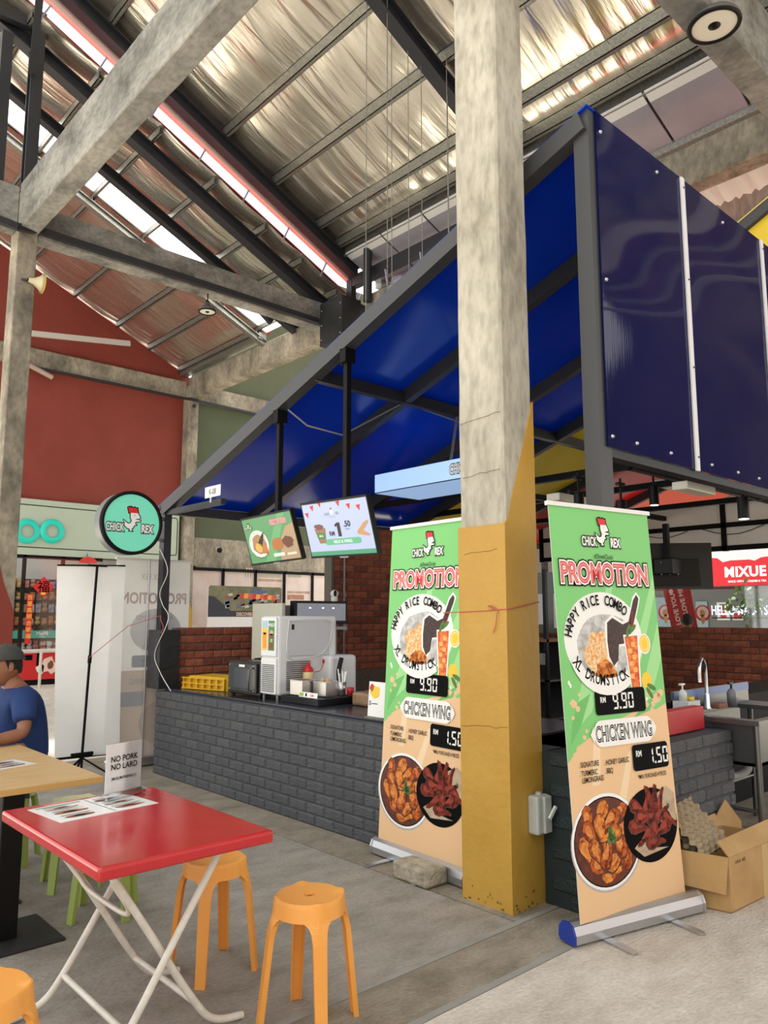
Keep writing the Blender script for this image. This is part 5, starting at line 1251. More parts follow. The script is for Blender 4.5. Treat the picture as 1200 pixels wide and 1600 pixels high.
# ---- red board on the front counter
rb = MB().rbox((4.1, 2.36, .782), (4.93, 2.44, .925), .008); single('red_board', rb, mat('red_board_paint', (178, 40, 46), .45), 'flat red board standing on the short brick counter', 'board')

# ---- sink
sk = thing('steel_sink', 'stainless steel sink bench with a tall swan neck tap', 'sink', (5.6, 2.4, 0))
SY0, SY1, SX0, SX1 = 2.05, 2.62, 5.0, 6.2
part('rim', MB().box((SX0, SY0, .82), (SX1, SY0 + .06, .85)).box((SX0, SY1 - .06, .82), (SX1, SY1, .85)).box((SX0, SY0 + .06, .82), (SX0 + .08, SY1 - .06, .85)).box((SX1 - .3, SY0 + .06, .82), (SX1, SY1 - .06, .85)), STAIN, sk)
part('bowl', MB().box((SX0 + .07, SY0 + .05, .56), (SX1 - .29, SY1 - .05, .58)).box((SX0 + .07, SY0 + .05, .56), (SX0 + .085, SY1 - .05, .83)).box((SX0 + .07, SY0 + .05, .56), (SX1 - .29, SY0 + .065, .83)).box((SX0 + .07, SY1 - .065, .56), (SX1 - .29, SY1 - .05, .83)), STAIN, sk)
part('splashback', MB().box((SX0, SY1 - .012, .85), (SX1, SY1, .99)), STAIN, sk)
part('film', MB().box((SX0 + .02, SY1 - .016, .935), (SX1, SY1 - .012, .985)), mat('blue_film', (96, 120, 176), .4), sk)
for x in (SX0 + .03, SX1 - .03):
    for y in (SY0 + .03, SY1 - .03): part('leg', MB().cyl((x, y, 0), (x, y, .82), .02, 10), STAIN, sk)
part('stretcher', MB().cyl((SX0 + .03, SY0 + .03, .3), (SX0 + .03, SY1 - .03, .3), .012, 8).cyl((SX0 + .03, SY1 - .03, .3), (SX1, SY1 - .03, .3), .012, 8), STAIN, sk)
fx = Vector((5.4, 2.56, .85)); tp = []
for i in range(13): a = PI * i / 12; tp.append(fx + Vector((-.11 + .11 * math.cos(a), -.03 + .03 * math.cos(a), .25 + .10 * math.sin(a))))
part('tap', MB().tube([fx, fx + Vector((0, 0, .12))] + tp + [tp[-1] + Vector((0, 0, -.05))], .0115, 10).lathe(fx, [(.026, 0), (.026, .012), (.02, .02), (.018, .1), (.012, .11)], 14), CHROME, sk)
part('drain_pipe', MB().tube(smooth_path([(5.5, 2.35, .56), (5.5, 2.35, .46), (5.42, 2.4, .42), (5.3, 2.42, .44), (5.22, 2.44, .42), (5.2, 2.45, .2), (5.2, 2.47, .14)]), .028, 10), mat('grey_pipe', (170, 172, 172), .5), sk)
sbk = thing('wire_basket', 'small white basket with sponges hung at the sink corner', 'basket', (5.06, 2.58, .87))
part('tray', MB().prism([(5.0, 2.5, .872), (5.17, 2.5, .872), (5.18, 2.62, .872), (5.0, 2.62, .872)], (0, 0, .06)), mat('basket_white', (206, 208, 208), .4), sbk)
single('sponge', MB().rbox((5.10, 2.53, .932), (5.16, 2.58, .955), .006), mat('yellow_sponge', (214, 190, 50), .8), 'yellow green sponge on the white sink basket', 'sponge')
so_ = thing('soap_bottle', 'clear pump soap bottle in the white sink basket', 'bottle', (5.05, 2.56, .93))
part('bottle', MB().lathe((5.05, 2.56, .932), [(0, 0), (.026, 0), (.028, .05), (.02, .065), (.01, .075)], 14), mat('soap_clear', (206, 210, 204), .2), so_); part('pump', MB().cyl((5.05, 2.56, 1.0), (5.05, 2.56, 1.04), .006, 8).box((5.02, 2.55, 1.035), (5.07, 2.57, 1.047)), WHITE_P, so_)
sob = thing('soap_bottle', 'dark labelled soap bottle at the right end of the sink', 'bottle', (5.75, 2.5, .85)); part('bottle', MB().lathe((5.66, 2.5, .85), [(0, 0), (.032, 0), (.034, .1), (.022, .12), (.012, .13)], 14), mat('soap_grey', (110, 112, 116), .3), sob); part('pump', MB().cyl((5.66, 2.5, .98), (5.66, 2.5, 1.02), .008, 8).box((5.62, 2.49, 1.01), (5.68, 2.51, 1.025)), BLACK_P, sob)
single('cleaning_block', MB().rbox((5.46, 2.5, .85), (5.6, 2.58, .885), .008), mat('brown_block', (140, 96, 76), .7), 'brown scrubbing block beside the tap', 'block')
bn = thing('waste_bin', 'dark grey bin in the shade under the sink', 'bin', (5.4, 2.5, 0)); part('bin_body', MB().rbox((5.22, 2.52, 0), (5.6, 2.8, .36), .02), mat('bin_grey', (62, 64, 66), .5), bn); part('bin_rim', MB().rbox((5.21, 2.51, .35), (5.61, 2.81, .375), .006), BLACK_P, bn)
dc = MB().box((5.65, 2.86, 0), (8.6, 3.3, .84)); single('dark_cabinet', dc, mat('dark_cabinet_paint', (14, 14, 15), .6, spec=.15), 'long dark low cabinet behind the sink bench', 'cabinet')

# ---- carton with egg trays
KR = mat('corrugated_card', (186, 150, 98), .75, c2=(172, 136, 86), scale=6, bump=.1); KRI = mat('card_inside', (170, 140, 96), .8)
ct = thing('carton', 'open brown cardboard carton with flaps and tape beside the banner foot', 'carton', (4.3, 2.05, 0))
K0 = Vector((4.09, 1.872, 0)); KU = Vector((.985, -.05, 0)).normalized() ; KV = Vector((-.35, .45, 0)).normalized()
KV = Vector((-.2, .98, 0)).normalized(); kl, kw, kh = .66, .34, .27
def kf(u, v, z): return K0 + KU * u + KV * v + Vector((0, 0, z))
def wallq(a, b, z0, z1, m, nm, lean=(0, 0)):
    A, B = kf(a[0], a[1], z0), kf(b[0], b[1], z0); o_ = Vector((0, 0, z1 - z0)); n = (B - A).cross(Vector((0, 0, 1))).normalized() * .006
    part(nm, MB().hexa([A, B, B - n, A - n, A + o_, B + o_, B - n + o_, A - n + o_]), m, ct)
wallq((0, 0), (kl, 0), 0, kh, KR, 'front_wall'); wallq((kl, 0), (kl, kw), 0, kh, KR, 'side_wall'); wallq((kl, kw), (0, kw), 0, kh, KR, 'back_wall'); wallq((0, kw), (0, 0), 0, kh, KR, 'side_wall')
part('bottom', MB().hexa([kf(0, 0, 0), kf(kl, 0, 0), kf(kl, kw, 0), kf(0, kw, 0), kf(0, 0, .006), kf(kl, 0, .006), kf(kl, kw, .006), kf(0, kw, .006)]), KRI, ct)
def flap(p, nm='flap'):
    p = [Vector(q) for q in p]; n = (p[1] - p[0]).cross(p[2] - p[0]).normalized() * .005; part(nm, MB().prism(p, n), KR, ct)
flap([kf(0, 0, kh), kf(0, kw, kh), kf(-.03, kw, kh - .16), kf(-.045, 0, kh - .17)])
flap([kf(0, 0, kh), kf(kl, 0, kh), kf(kl, .08, kh + .075), kf(.03, .07, kh + .06)])
flap([kf(.3, kw, kh), kf(kl, kw, kh), kf(kl, kw + .04, kh + .06), kf(.40, kw + .04, kh + .05)])
TP = mat('packing_tape', (196, 166, 112), .2); tm = MB(); tm.hexa([kf(.36, -.002, .0), kf(.43, -.002, .0), kf(.43, 0, .0), kf(.36, 0, .0), kf(.36, -.002, kh), kf(.43, -.002, kh), kf(.43, 0, kh), kf(.36, 0, kh)]); part('tape', tm, TP, ct)
c = Canvas(kf(.0, -.0005, 0), KU, (0, 0, 1), lift=.001); c.text('CHICK  REX', .12, .235, .016, BLACK, sx=.9, shear=.1); c.build('lettering', ct)
EGG = mat('egg_tray_pulp', (164, 146, 118), .9, c2=(146, 128, 102), scale=30)
def egg_tray(o, U, V, label):
    U = Vector(U).normalized(); V = Vector(V); V = (V - U * V.dot(U)).normalized(); N = U.cross(V); n = 50; s = .29; vs = []; fs = []
    for i in range(n + 1):
        for j in range(n + 1):
            u, v = i / n, j / n; h = .013 * math.cos(2 * PI * u * 5) * math.cos(2 * PI * v * 5)
            vs.append(Vector(o) + U * s * u + V * s * v + N * h)
    for i in range(n):
        for j in range(n): fs.append((i * (n + 1) + j, (i + 1) * (n + 1) + j, (i + 1) * (n + 1) + j + 1, i * (n + 1) + j + 1))
    m = MB().add(vs, fs, 0, True); return single('egg_tray', m, EGG, label, 'egg tray')
egg_tray(kf(-.0, .12, .25), KU + Vector((0, 0, .12)), KV * .72 + Vector((0, 0, .62)), 'grey pulp egg tray leaning out of the open carton')
egg_tray(kf(.03, .17, .22), KU + Vector((0, 0, .06)), KV * .72 + Vector((0, 0, .62)), 'second grey pulp egg tray pushed under the first one')
fx_ = MB(); b0 = Vector((4.64, 2.235, 0)); fx_.prism([b0 + Vector((-.02, -.01, .0)), b0 + Vector((.32, -.06, 0)), b0 + Vector((.34, -.05, .24)), b0 + Vector((.20, -.02, .385)), b0 + Vector((.02, -.0, .24))], (.004, .008, 0))
single('cardboard_sheet', fx_, KR, 'loose cardboard sheet standing up behind the open carton', 'cardboard')

# ================================================================== WHITE BANNERS SEEN FROM BEHIND
def thin_cloth(name, c, c2, scale):
    m = mat(name, c, .7, c2=c2, scale=scale, lo=.4, hi=.62); nt = m.node_tree; N, L = nt.nodes, nt.links
    t = N.new('ShaderNodeBsdfTranslucent'); t.inputs[0].default_value = lin((236, 238, 236)); x = N.new('ShaderNodeMixShader'); x.inputs[0].default_value = .5
    L.new(N['Principled BSDF'].outputs[0], x.inputs[1]); L.new(t.outputs[0], x.inputs[2]); L.new(x.outputs[0], N['Material Output'].inputs[0]); return m
BACKC = thin_cloth('banner_back', (222, 224, 222), (208, 211, 211), 2.4)
tb = thing('tripod_banner', 'white banner seen from behind on a thin black tripod pole, left of the roll-up backs', 'banner', (2.95, 7.3, 0))
nx = 14; vs = []; fs = []
tlp, trp, blp, brp = onY(89, 884, 7.36), onY(195, 885, 7.36), onY(87, 1186, 7.36), onY(186, 1176, 7.36)
for i in range(nx + 1):
    for j in range(13):
        u, v = i / nx, j / 12; p = (tlp * (1 - u) + trp * u) * v + (blp * (1 - u) + brp * u) * (1 - v)
        p = p + Vector((0, .03 * math.sin(u * 5 + 1) * (1 - v * .7) + .015 * math.sin(v * 4), 0)); vs.append(p)
for i in range(nx):
    for j in range(12): fs.append((i * 13 + j, (i + 1) * 13 + j, (i + 1) * 13 + j + 1, i * 13 + j + 1))
part('cloth', MB().add(vs, fs, 0, True), BACKC, tb)
pt, pb_ = onY(152, 884, 7.30), onY(128, 1182, 7.30)
part('pole', MB().cyl(pb_, pt, .012, 10).cyl(lerp(pb_, pt, .48), lerp(pb_, pt, .52), .018, 10), STEEL_K, tb)
part('top_bar', MB().bar(tlp + Vector((0, -.01, .005)), trp + Vector((0, -.01, .005)), .015, .015).bar(pt + Vector((-.09, -.01, 0)), pt + Vector((.09, -.01, 0)), .02, .02), STEEL_K, tb)
part('bottom_bar', MB().bar(blp + Vector((0, -.01, 0)), brp + Vector((0, -.01, 0)), .015, .02).bar(pb_ + Vector((-.1, 0, .02)), pb_ + Vector((.1, 0, .02)), .03, .03), STEEL_K, tb)
ft = Vector((pb_.x, pb_.y, 0))
for a in (200, 330, 80): part('leg', MB().bar(pb_ + Vector((0, 0, -.01)), ft + Vector((.3 * math.cos(math.radians(a)), .3 * math.sin(math.radians(a)), .01)), .02, .012), STEEL_K, tb)
part('mast_foot', MB().cyl(ft, pb_ + Vector((0, 0, .02)), .012, 8), STEEL_K, tb)
rbk = thing('rollup_banner', 'roll-up banner seen from behind beside the black post, its print showing through reversed', 'banner', (3.65, 7.55, 0))
L0 = Vector((3.22, 7.52, 0)); Uu = Vector((1, 0, 0)); wB = .82
part('cassette', MB().rbox((3.2, 7.5, .01), (4.06, 7.6, .10), .02), ALU, rbk)
part('cloth', MB().box((3.22, 7.545, .1), (3.22 + wB, 7.549, 2.07)), thin_cloth('banner_back_thin', (242, 240, 236), (234, 232, 228), 2), rbk)
part('top_rail', MB().box((3.21, 7.535, 2.065), (4.05, 7.555, 2.085)), WHITE_P, rbk); part('pole', MB().cyl((3.56, 7.52, .1), (3.56, 7.52, 2.07), .008, 8), ALU, rbk)
c = Canvas((3.22, 7.545, .1), (1, 0, 0), (0, 0, 1)); f1, f2, f3, f4 = mat('ghost_red', (212, 192, 188), .7), mat('ghost_grey', (190, 192, 194), .7), mat('ghost_dark', (176, 180, 184), .7), mat('ghost_beige', (222, 208, 194), .7)
c.rect(0, 0, wB, .85, f4); c.up(); c.disc(.45, 1.25, .28, .22, mat('ghost_white', (222, 222, 220), .7), 30); c.disc(.55, .32, .25, .22, mat('ghost_tan', (206, 190, 176), .7), 30); c.up()
c.text('PROMOTION', .42, 1.58, .11, f1, off=.03, sx=.78, mirror=True); c.text('HAPPY RICE COMBO', .43, 1.38, .05, f2, sx=.62, mirror=True); c.text('CHICK REX', .42, 1.8, .06, f2, sx=.7, mirror=True); c.text('XL DRUMSTICK', .45, 1.08, .05, f2, sx=.6, mirror=True)
c.build('show_through', rbk); c = Canvas((3.22, 7.545, .1), (1, 0, 0), (0, 0, 1)); c.k = 4; c.rrect(.2, .88, .62, 1.0, .02, f3); c.up(); c.text('8.90', .38, .94, .07, BACKC, mirror=True); c.text('CHICKEN WING', .38, .74, .06, f3, sx=.62, mirror=True); c.rrect(.03, .5, .34, .64, .02, f3); c.build('show_through', rbk)

# ================================================================== THE MAN AT THE TABLE
SKIN = mat('warm_brown_skin', (146, 98, 72), .55, c2=(134, 88, 64), scale=8); SHIRT = mat('navy_shirt', (25, 52, 106), .85, c2=(21, 45, 94), scale=6, bump=.25, bscale=9)
CAPM = mat('charcoal_cap', (66, 66, 64), .85, c2=(58, 58, 57), scale=40); HAIR = mat('black_hair', (18, 16, 15), .7, bump=.4, bscale=120); TROU = mat('dark_trousers', (34, 36, 44), .85)
def skinned(name, verts, edges, rad, m, parent, lvl=2):
    me = bpy.data.meshes.new(name); me.from_pydata([tuple(v) for v in verts], edges, []); me.materials.append(m); o = link(name, me, parent)
    sk_ = o.modifiers.new('skin', 'SKIN'); sk_.use_smooth_shade = True
    for i, r in enumerate(rad):
        r = (r, r) if not isinstance(r, tuple) else r
        me.skin_vertices[0].data[i].radius = r; me.skin_vertices[0].data[i].use_root = (i == 0)
    ss = o.modifiers.new('sub', 'SUBSURF'); ss.levels = lvl; ss.render_levels = lvl
    return o
def chain(V, E, R, start, pts):
    k = start
    for p, r in pts: V.append(Vector(p)); R.append(r); E.append((k, len(V) - 1)); k = len(V) - 1
    return k
man = thing('person', 'seated man in a dark grey cap and navy t-shirt leaning over the oak table', 'person', (1.64, 5.24, 0))
def fingers(V, E, R, palm, fwd, side, curl=-.012):
    fwd = Vector(fwd).normalized(); side = Vector(side).normalized(); up = Vector((0, 0, 1))
    p = V[palm]
    for s, l in ((-.030, .068), (-.010, .080), (.011, .076), (.030, .058)):
        b = p + fwd * .045 + side * s; chain(V, E, R, palm, [(b, .0105), (b + fwd * l * .55 + up * .004, .009), (b + fwd * l + up * curl, .0075)])
    b = p + side * -.04 + fwd * -.01; chain(V, E, R, palm, [(b, .012), (b + fwd * .035 + side * -.02, .010), (b + fwd * .06 + side * -.018 + up * curl, .0085)])
V = [Vector((1.67, 5.25, .54))]; E = []; R = [.12]
sp_ = chain(V, E, R, 0, [((1.655, 5.245, .75), .12), ((1.62, 5.235, .95), .11), ((1.60, 5.225, 1.04), .07)])
chain(V, E, R, sp_, [((1.578, 5.218, 1.10), .052), ((1.555, 5.212, 1.16), .05)])
k = chain(V, E, R, sp_, [((1.61, 5.07, 1.0), .06), ((1.605, 5.0, .88), .05), ((1.60, 4.975, .80), .043), ((1.48, 4.945, .782), .04), ((1.36, 4.92, .775), .027), ((1.29, 4.905, .77), .026)])
fingers(V, E, R, k, (-1, -.15, -.03), (-.15, 1, 0))
k = chain(V, E, R, sp_, [((1.61, 5.38, 1.0), .06), ((1.56, 5.46, .88), .05), ((1.50, 5.47, .78), .043), ((1.40, 5.36, .77), .038), ((1.31, 5.2, .79), .027), ((1.28, 5.13, .79), .026)])
fingers(V, E, R, k, (-.5, -1, -.1), (1, -.5, 0))
for s in (-1, 1): chain(V, E, R, 0, [((1.60, 5.25 + s * .10, .52), .085), ((1.22, 5.25 + s * .13, .52), .06), ((1.20, 5.25 + s * .13, .28), .05), ((1.21, 5.25 + s * .13, .09), .038), ((1.12, 5.25 + s * .13, .045), .035)])
skinned('body', V, E, R, SKIN, man)
V = [Vector((1.685, 5.25, .53))]; E = []; R = [(.15, .17)]
t_ = chain(V, E, R, 0, [((1.68, 5.25, .66), (.155, .175)), ((1.655, 5.24, .84), (.145, .175)), ((1.63, 5.23, .97), (.115, .15)), ((1.60, 5.222, 1.055), (.072, .08))])
chain(V, E, R, t_ - 1, [((1.62, 5.08, .99), .082), ((1.607, 5.01, .91), .076), ((1.602, 4.985, .85), .072)])
chain(V, E, R, t_ - 1, [((1.62, 5.38, .99), .082), ((1.58, 5.44, .91), .076), ((1.56, 5.46, .85), .072)])
skinned('t_shirt', V, E, R, SHIRT, man)
V = [Vector((1.66, 5.25, .53))]; E = []; R = [.135]
for s in (-1, 1): chain(V, E, R, 0, [((1.58, 5.25 + s * .10, .53), .1), ((1.22, 5.25 + s * .13, .53), .075), ((1.20, 5.25 + s * .13, .3), .066), ((1.21, 5.25 + s * .13, .12), .058)])
skinned('trousers', V, E, R, TROU, man)
for s in (-1, 1): part('shoe', MB().rbox((1.02, 5.25 + s * .13 - .045, 0), (1.27, 5.25 + s * .13 + .045, .085), .03, seg=3), BLACK_P, man)
def head(parent, c, yaw, skin, hair, cap=None, s=1.0):
    """a head facing +x before turning by yaw"""
    c = Vector(c); M = Matrix.Rotation(yaw, 3, 'Z'); n, k = 36, 26; vs = []; fs = []
    for i in range(k + 1):
        t = PI * i / k
        for j in range(n):
            a = 2 * PI * j / n; x, y, z = math.sin(t) * math.cos(a), math.sin(t) * math.sin(a), math.cos(t)
            X, Y, Z = x * .098, y * .076, z * .118
            if x > 0: X *= 1 - .12 * max(0, z) ** 2
            if Z < -.03: w_ = min(1, (-.03 - Z) / .08); Y *= 1 - .25 * w_; X = X * (1 - .22 * w_) + .012 * w_
            gs = lambda yy, zz, sy, sz: math.exp(-((Y - yy) / sy) ** 2 - ((Z - zz) / sz) ** 2) * (1 if x > .3 else 0)
            X += .024 * gs(0, -.018, .011, .020) + .012 * gs(0, .002, .009, .02) + .006 * gs(0, .028, .045, .01) - .007 * (gs(.03, .012, .013, .010) + gs(-.03, .012, .013, .010)) + .007 * gs(0, -.056, .022, .008) - .004 * gs(0, -.05, .02, .004) + .008 * gs(0, -.092, .02, .016)
            vs.append(c + M @ Vector((X, Y, Z)) * s)
    for i in range(k):
        for j in range(n): fs.append((i * n + j, (i + 1) * n + j, (i + 1) * n + (j + 1) % n, i * n + (j + 1) % n))
    h = part('head', MB().add(vs, fs, 0, True), skin, parent)
    P_ = lambda x, y, z: c + M @ Vector((x, y, z)) * s
    e = MB()
    for q in (-1, 1): e.ball(P_(.084, q * .03, .012), .0095 * s, 10); e.ball(P_(.0925, q * .03, .012), .004 * s, 8, 1)
    part('eye', e, [mat('eye_white', (226, 222, 214), .3), BLACK], h)
    m = MB(); m.ball(P_(.092, 0, -.052), .02 * s, 10, 0, (.35, 1, .22)); part('mouth', m, mat('lip', (120, 66, 56), .5), h)
    b = MB()
    for q in (-1, 1): b.bar(P_(.093, q * .014, .032), P_(.084, q * .046, .033), .007 * s, .007 * s)
    part('eyebrow', b, hair, h)
    for q in (-1, 1):
        ear = MB(); ear.ball(P_(-.004, q * .077, .0), .032 * s, 12, 0, (.62, .34, 1)); ear.tube([P_(.008 - .02 * math.sin(a), q * .086, .026 * math.cos(a)) for a in [PI * i / 8 for i in range(9)]], .005 * s, 6); part('ear', ear, skin, h)
    vs = []; fs = []; n, k = 30, 14
    for i in range(k + 1):
        t = (PI * .62) * i / k
        for j in range(n):
            a = 2 * PI * j / n; x, y, z = math.sin(t) * math.cos(a), math.sin(t) * math.sin(a), math.cos(t)
            zz = max(z, .30 if x > .15 else (-.15 if abs(y) > .75 else -.9)); vs.append(P_(x * .106, y * .083, zz * .125 + .003))
    for i in range(k):
        for j in range(n): fs.append((i * n + j, (i + 1) * n + j, (i + 1) * n + (j + 1) % n, i * n + (j + 1) % n))
    part('hair', MB().add(vs, fs, 0, True), hair, parent)
    if cap:
        vs = []; fs = []; k = 10
        for i in range(k + 1):
            t = (PI * .46) * i / k
            for j in range(n):
                a = 2 * PI * j / n; vs.append(P_(math.sin(t) * math.cos(a) * .114 - .004, math.sin(t) * math.sin(a) * .092, math.cos(t) * .105 + .034 - .012 * math.cos(a) * 0))
        for i in range(k):
            for j in range(n): fs.append((i * n + j, (i + 1) * n + j, (i + 1) * n + (j + 1) % n, i * n + (j + 1) % n))
        cp = part('cap', MB().add(vs, fs, 0, True), cap, parent)
        br_ = MB(); p = [P_(.10 + .085 * math.cos(a), .085 * math.sin(a), .045 - .02 * math.cos(a)) for a in [PI * (i / 12 - .5) for i in range(13)]]; br_.prism(p, (0, 0, .006)); part('brim', br_, cap, cp)
        part('button', MB().ball(P_(-.004, 0, .139), .008 * s, 8), cap, cp); part('band', MB().tube([P_(.115 * math.cos(a) - .004, .093 * math.sin(a), .046) for a in [2 * PI * i / 24 for i in range(25)]], .004, 5), cap, cp)
    return h
head(man, (1.535, 5.205, 1.185), PI + .12, SKIN, HAIR, CAPM)

# a shopper beyond the brick half wall: only the head shows
p2 = thing('person', 'dark haired shopper in pale blue beyond the brick half wall, only the head showing', 'person', (11.2, 5.55, 0))
V = [Vector((11.2, 5.55, .85))]; E = []; R = [.13]; s2 = chain(V, E, R, 0, [((11.2, 5.55, 1.1), .13), ((11.2, 5.55, 1.24), .08), ((11.2, 5.55, 1.32), .05)])
chain(V, E, R, s2 - 2, [((11.2, 5.36, 1.2), .06), ((11.18, 5.30, .95), .05), ((11.1, 5.28, .75), .035)]); chain(V, E, R, s2 - 2, [((11.2, 5.74, 1.2), .06), ((11.18, 5.80, .95), .05), ((11.1, 5.82, .75), .035)])
for s in (-1, 1): chain(V, E, R, 0, [((11.2, 5.55 + s * .1, .45), .07), ((11.2, 5.55 + s * .1, .06), .05)])
skinned('body', V, E, R, mat('pale_blue_shirt', (130, 150, 176), .8), p2, 1); head(p2, (11.2, 5.55, 1.41), .5, SKIN, HAIR)

# ================================================================== THE TOY SHOP FRONT
SGB = mat('sign_sage', (176, 190, 172), .55); TEAL = mat('lit_teal_letter', (24, 196, 176), .4, emit=.12)
ss_ = thing('shop_sign', 'long sage green shop fascia with teal letters above the toy shop', 'sign', (6.5, 18.2, 2.85))
a0, a1 = onY(-70, 850, 18.15), onY(279, 850, 18.15)
part('board', MB().box((a0.x, 18.15, 2.86), (a1.x, 18.3, 4.13)), SGB, ss_)
ol = MB()
for z in (3.02, 3.98): ol.box((a0.x, 18.145, z), (a1.x - .12, 18.15, z + .02))
ol.tube([(a1.x - .12, 18.147, 3.99), (a1.x - .07, 18.147, 3.97), (a1.x - .05, 18.147, 3.9), (a1.x - .05, 18.147, 3.1), (a1.x - .07, 18.147, 3.04), (a1.x - .12, 18.147, 3.03)], .01, 5)
part('outline', ol, BLACK_P, ss_)
for px, ch_ in ((-28, 'D'), (43, 'O'), (82, 'O')):
    p = onY(px, 830, 18.1)
    if ch_ == 'O': vsr = [(.155, 0), (.275, 0), (.275, .05), (.155, .05), (.155, 0)]; part('letter', MB().lathe((p.x, 18.09, p.z), vsr, 40, axis='y'), TEAL, ss_)
    else:
        cc_ = Canvas((p.x - .3, 18.09, p.z - .27), (1, 0, 0), (0, 0, 1)); cc_.text('D', .3, .27, .5, TEAL, off=.05); cc_.build('letter', ss_)
# shop room
SHW = mat('shop_white', (216, 216, 212), .6)
sm = MB(); sm.box((3.5, 21.2, 0), (XC, 21.3, 3.4)); sm.box((3.5, 18.4, 3.2), (XC, 21.2, 3.3)); sm.box((XC - .1, 18.4, 0), (XC, 21.2, 3.2)); sm.box((3.4, 18.4, 0), (3.5, 21.2, 3.2))
struct('wall_shop', sm, SHW, 'bright white room of the toy shop')
for i in range(5):
    x = 4.6 + i * .75; single('ceiling_light', MB().box((x, 18.8, 3.12), (x + .08, 20.6, 3.17)), mat('lit_tube', (255, 255, 252), .4, emit=4), 'linear ceiling light inside the toy shop', 'light', 'toy shop ceiling lights')
d1 = struct('door_1', MB().box((onY(34, 940, 18.2).x - .03, 18.16, 0), (onY(34, 940, 18.2).x + .04, 18.24, 2.86)).box((4.9, 18.16, 2.78), (7.4, 18.24, 2.86)).box((6.45, 18.16, 0), (6.52, 18.24, 2.86)), STEEL_K, 'black framed shopfront of the toy shop')
link('pane', MB().box((4.9, 18.105, .1), (7.4, 18.115, 2.8)).mesh('pane', pane_mat('shop_glass', (250, 252, 252), .95)), d1)
shl = thing('shelf_unit', 'black shelf wall of toys inside the toy shop', 'shelf', (6.0, 19.9, 0))
for i in range(7): part('shelf', MB().box((4.9, 19.6, .35 + i * .3), (8.3, 19.95, .37 + i * .3)), STEEL_K, shl)
part('back', MB().box((4.9, 19.95, 0), (8.3, 19.98, 2.4)), mat('shelf_back', (70, 60, 56), .7), shl)
rd = random.Random(11); TOY = [mat('toy_%d' % i, c, .5, c2=c2, scale=14) for i, (c, c2) in enumerate([((196, 150, 110), (120, 80, 60)), ((170, 60, 70), (220, 160, 150)), ((70, 80, 130), (180, 180, 200)), ((220, 190, 130), (150, 100, 60)), ((60, 50, 50), (140, 110, 90)), ((230, 220, 210), (180, 140, 130)), ((200, 120, 60), (110, 60, 40))])]
proto_toy = [MB().rbox((-.06, -.05, 0), (.06, .05, .2), .01, seg=1).mesh('toy_box', TOY[i]) for i in range(7)] + [MB().ball((0, 0, .07), .075, 10).ball((0, -.01, .18), .055, 10).ball((-.04, -.01, .235), .02, 6).ball((.04, -.01, .235), .02, 6).mesh('soft_toy', TOY[i]) for i in (0, 1, 3, 5, 6)]
for r in range(7):
    for q in range(13):
        me = rd.choice(proto_toy); soft = me.name.startswith('soft'); o = link('soft_toy' if soft else 'toy_box', me); o.location = (5.25 + q * .155, 19.74, .371 + r * .3); o.scale = (1, 1, rd.uniform(.8, 1.15))
        tag(o, 'small soft toy on the toy shop shelves' if soft else 'small boxed toy on the toy shop shelves', 'toy', 'soft toys on the shop shelves' if soft else 'boxed toys on the shop shelves')
ts = thing('shelf_strip', 'teal lettered strip across the toy shelves', 'sign', (6.2, 19.5, 1.1)); zt0, zt1 = onY(70, 997, 19.5).z, onY(70, 985, 19.5).z
part('board', MB().box((5.3, 19.5, zt0), (7.6, 19.52, zt1)), mat('teal_strip', (64, 178, 168), .5), ts)
c = Canvas((5.3, 19.5, zt0), (1, 0, 0), (0, 0, 1)); u = onY(66, 990, 19.5).x - 5.3; c.text('MoMi', u, (zt1 - zt0) * .62, (zt1 - zt0) * .45, WHITE, off=.04); c.text('DooDoo', u, (zt1 - zt0) * .2, (zt1 - zt0) * .18, WHITE); c.build('lettering', ts)
GOLD = mat('gold_ink', (236, 190, 70), .5); FRED = mat('festive_red', (206, 32, 34), .6)
cp_ = thing('couplet_banner', 'vertical red festive couplet with gold characters on the shop glass', 'banner', (5.7, 18.1, 1.0)); A, B = onY(38, 1006, 18.1), onY(52, 928, 18.1)
part('cloth', MB().box((A.x, 18.09, A.z), (B.x, 18.1, B.z)), FRED, cp_); c = Canvas((A.x, 18.09, A.z), (1, 0, 0), (0, 0, 1)); w, h = B.x - A.x, B.z - A.z
for i, t_ in enumerate('吉星高照合家福'): c.text(t_, w / 2, h * (.93 - .13 * i), h * .075, GOLD, off=.01)
c.build('lettering', cp_)
fd = thing('festive_diamond', 'red diamond shaped festive paper with a black character on the shop glass', 'sign', onY(68, 935, 18.05)); P0 = onY(68, 917, 18.085); r_ = .235
part('paper', MB().prism([P0 + Vector((-r_, 0, 0)), P0 + Vector((0, 0, -r_)), P0 + Vector((r_, 0, 0)), P0 + Vector((0, 0, r_))], (0, .01, 0)), FRED, fd)
c = Canvas(P0 - Vector((.2, 0, .2)), (1, 0, 0), (0, 0, 1)); c.text('福', .2, .2, .2, BLACK, off=.01); c.disc(.2, .05, .06, .03, GOLD, 8); c.build('lettering', fd)
fn = MB(); P0 = onY(138, 880, 18.05)
for i in range(12): a = PI * i / 11; fn.prism([P0, P0 + Vector((.21 * math.cos(a - .13), 0, .15 * math.sin(max(0, a - .13)))), P0 + Vector((.21 * math.cos(a + .13), 0, .15 * math.sin(min(PI, a + .13))))], (0, .01 + .004 * (i % 2), 0))
single('paper_fan', fn, mat('paper_red', (214, 56, 48), .7), 'red paper fan ornament hung above the tripod banner', 'ornament')
str_ = MB(); str_.cyl(P0 + Vector((0, .03, .0)), P0 + Vector((0, .12, .3)), .006, 5); single('hanging_thread', str_, BLACK_P, 'dark thread holding the red paper fan', 'thread')
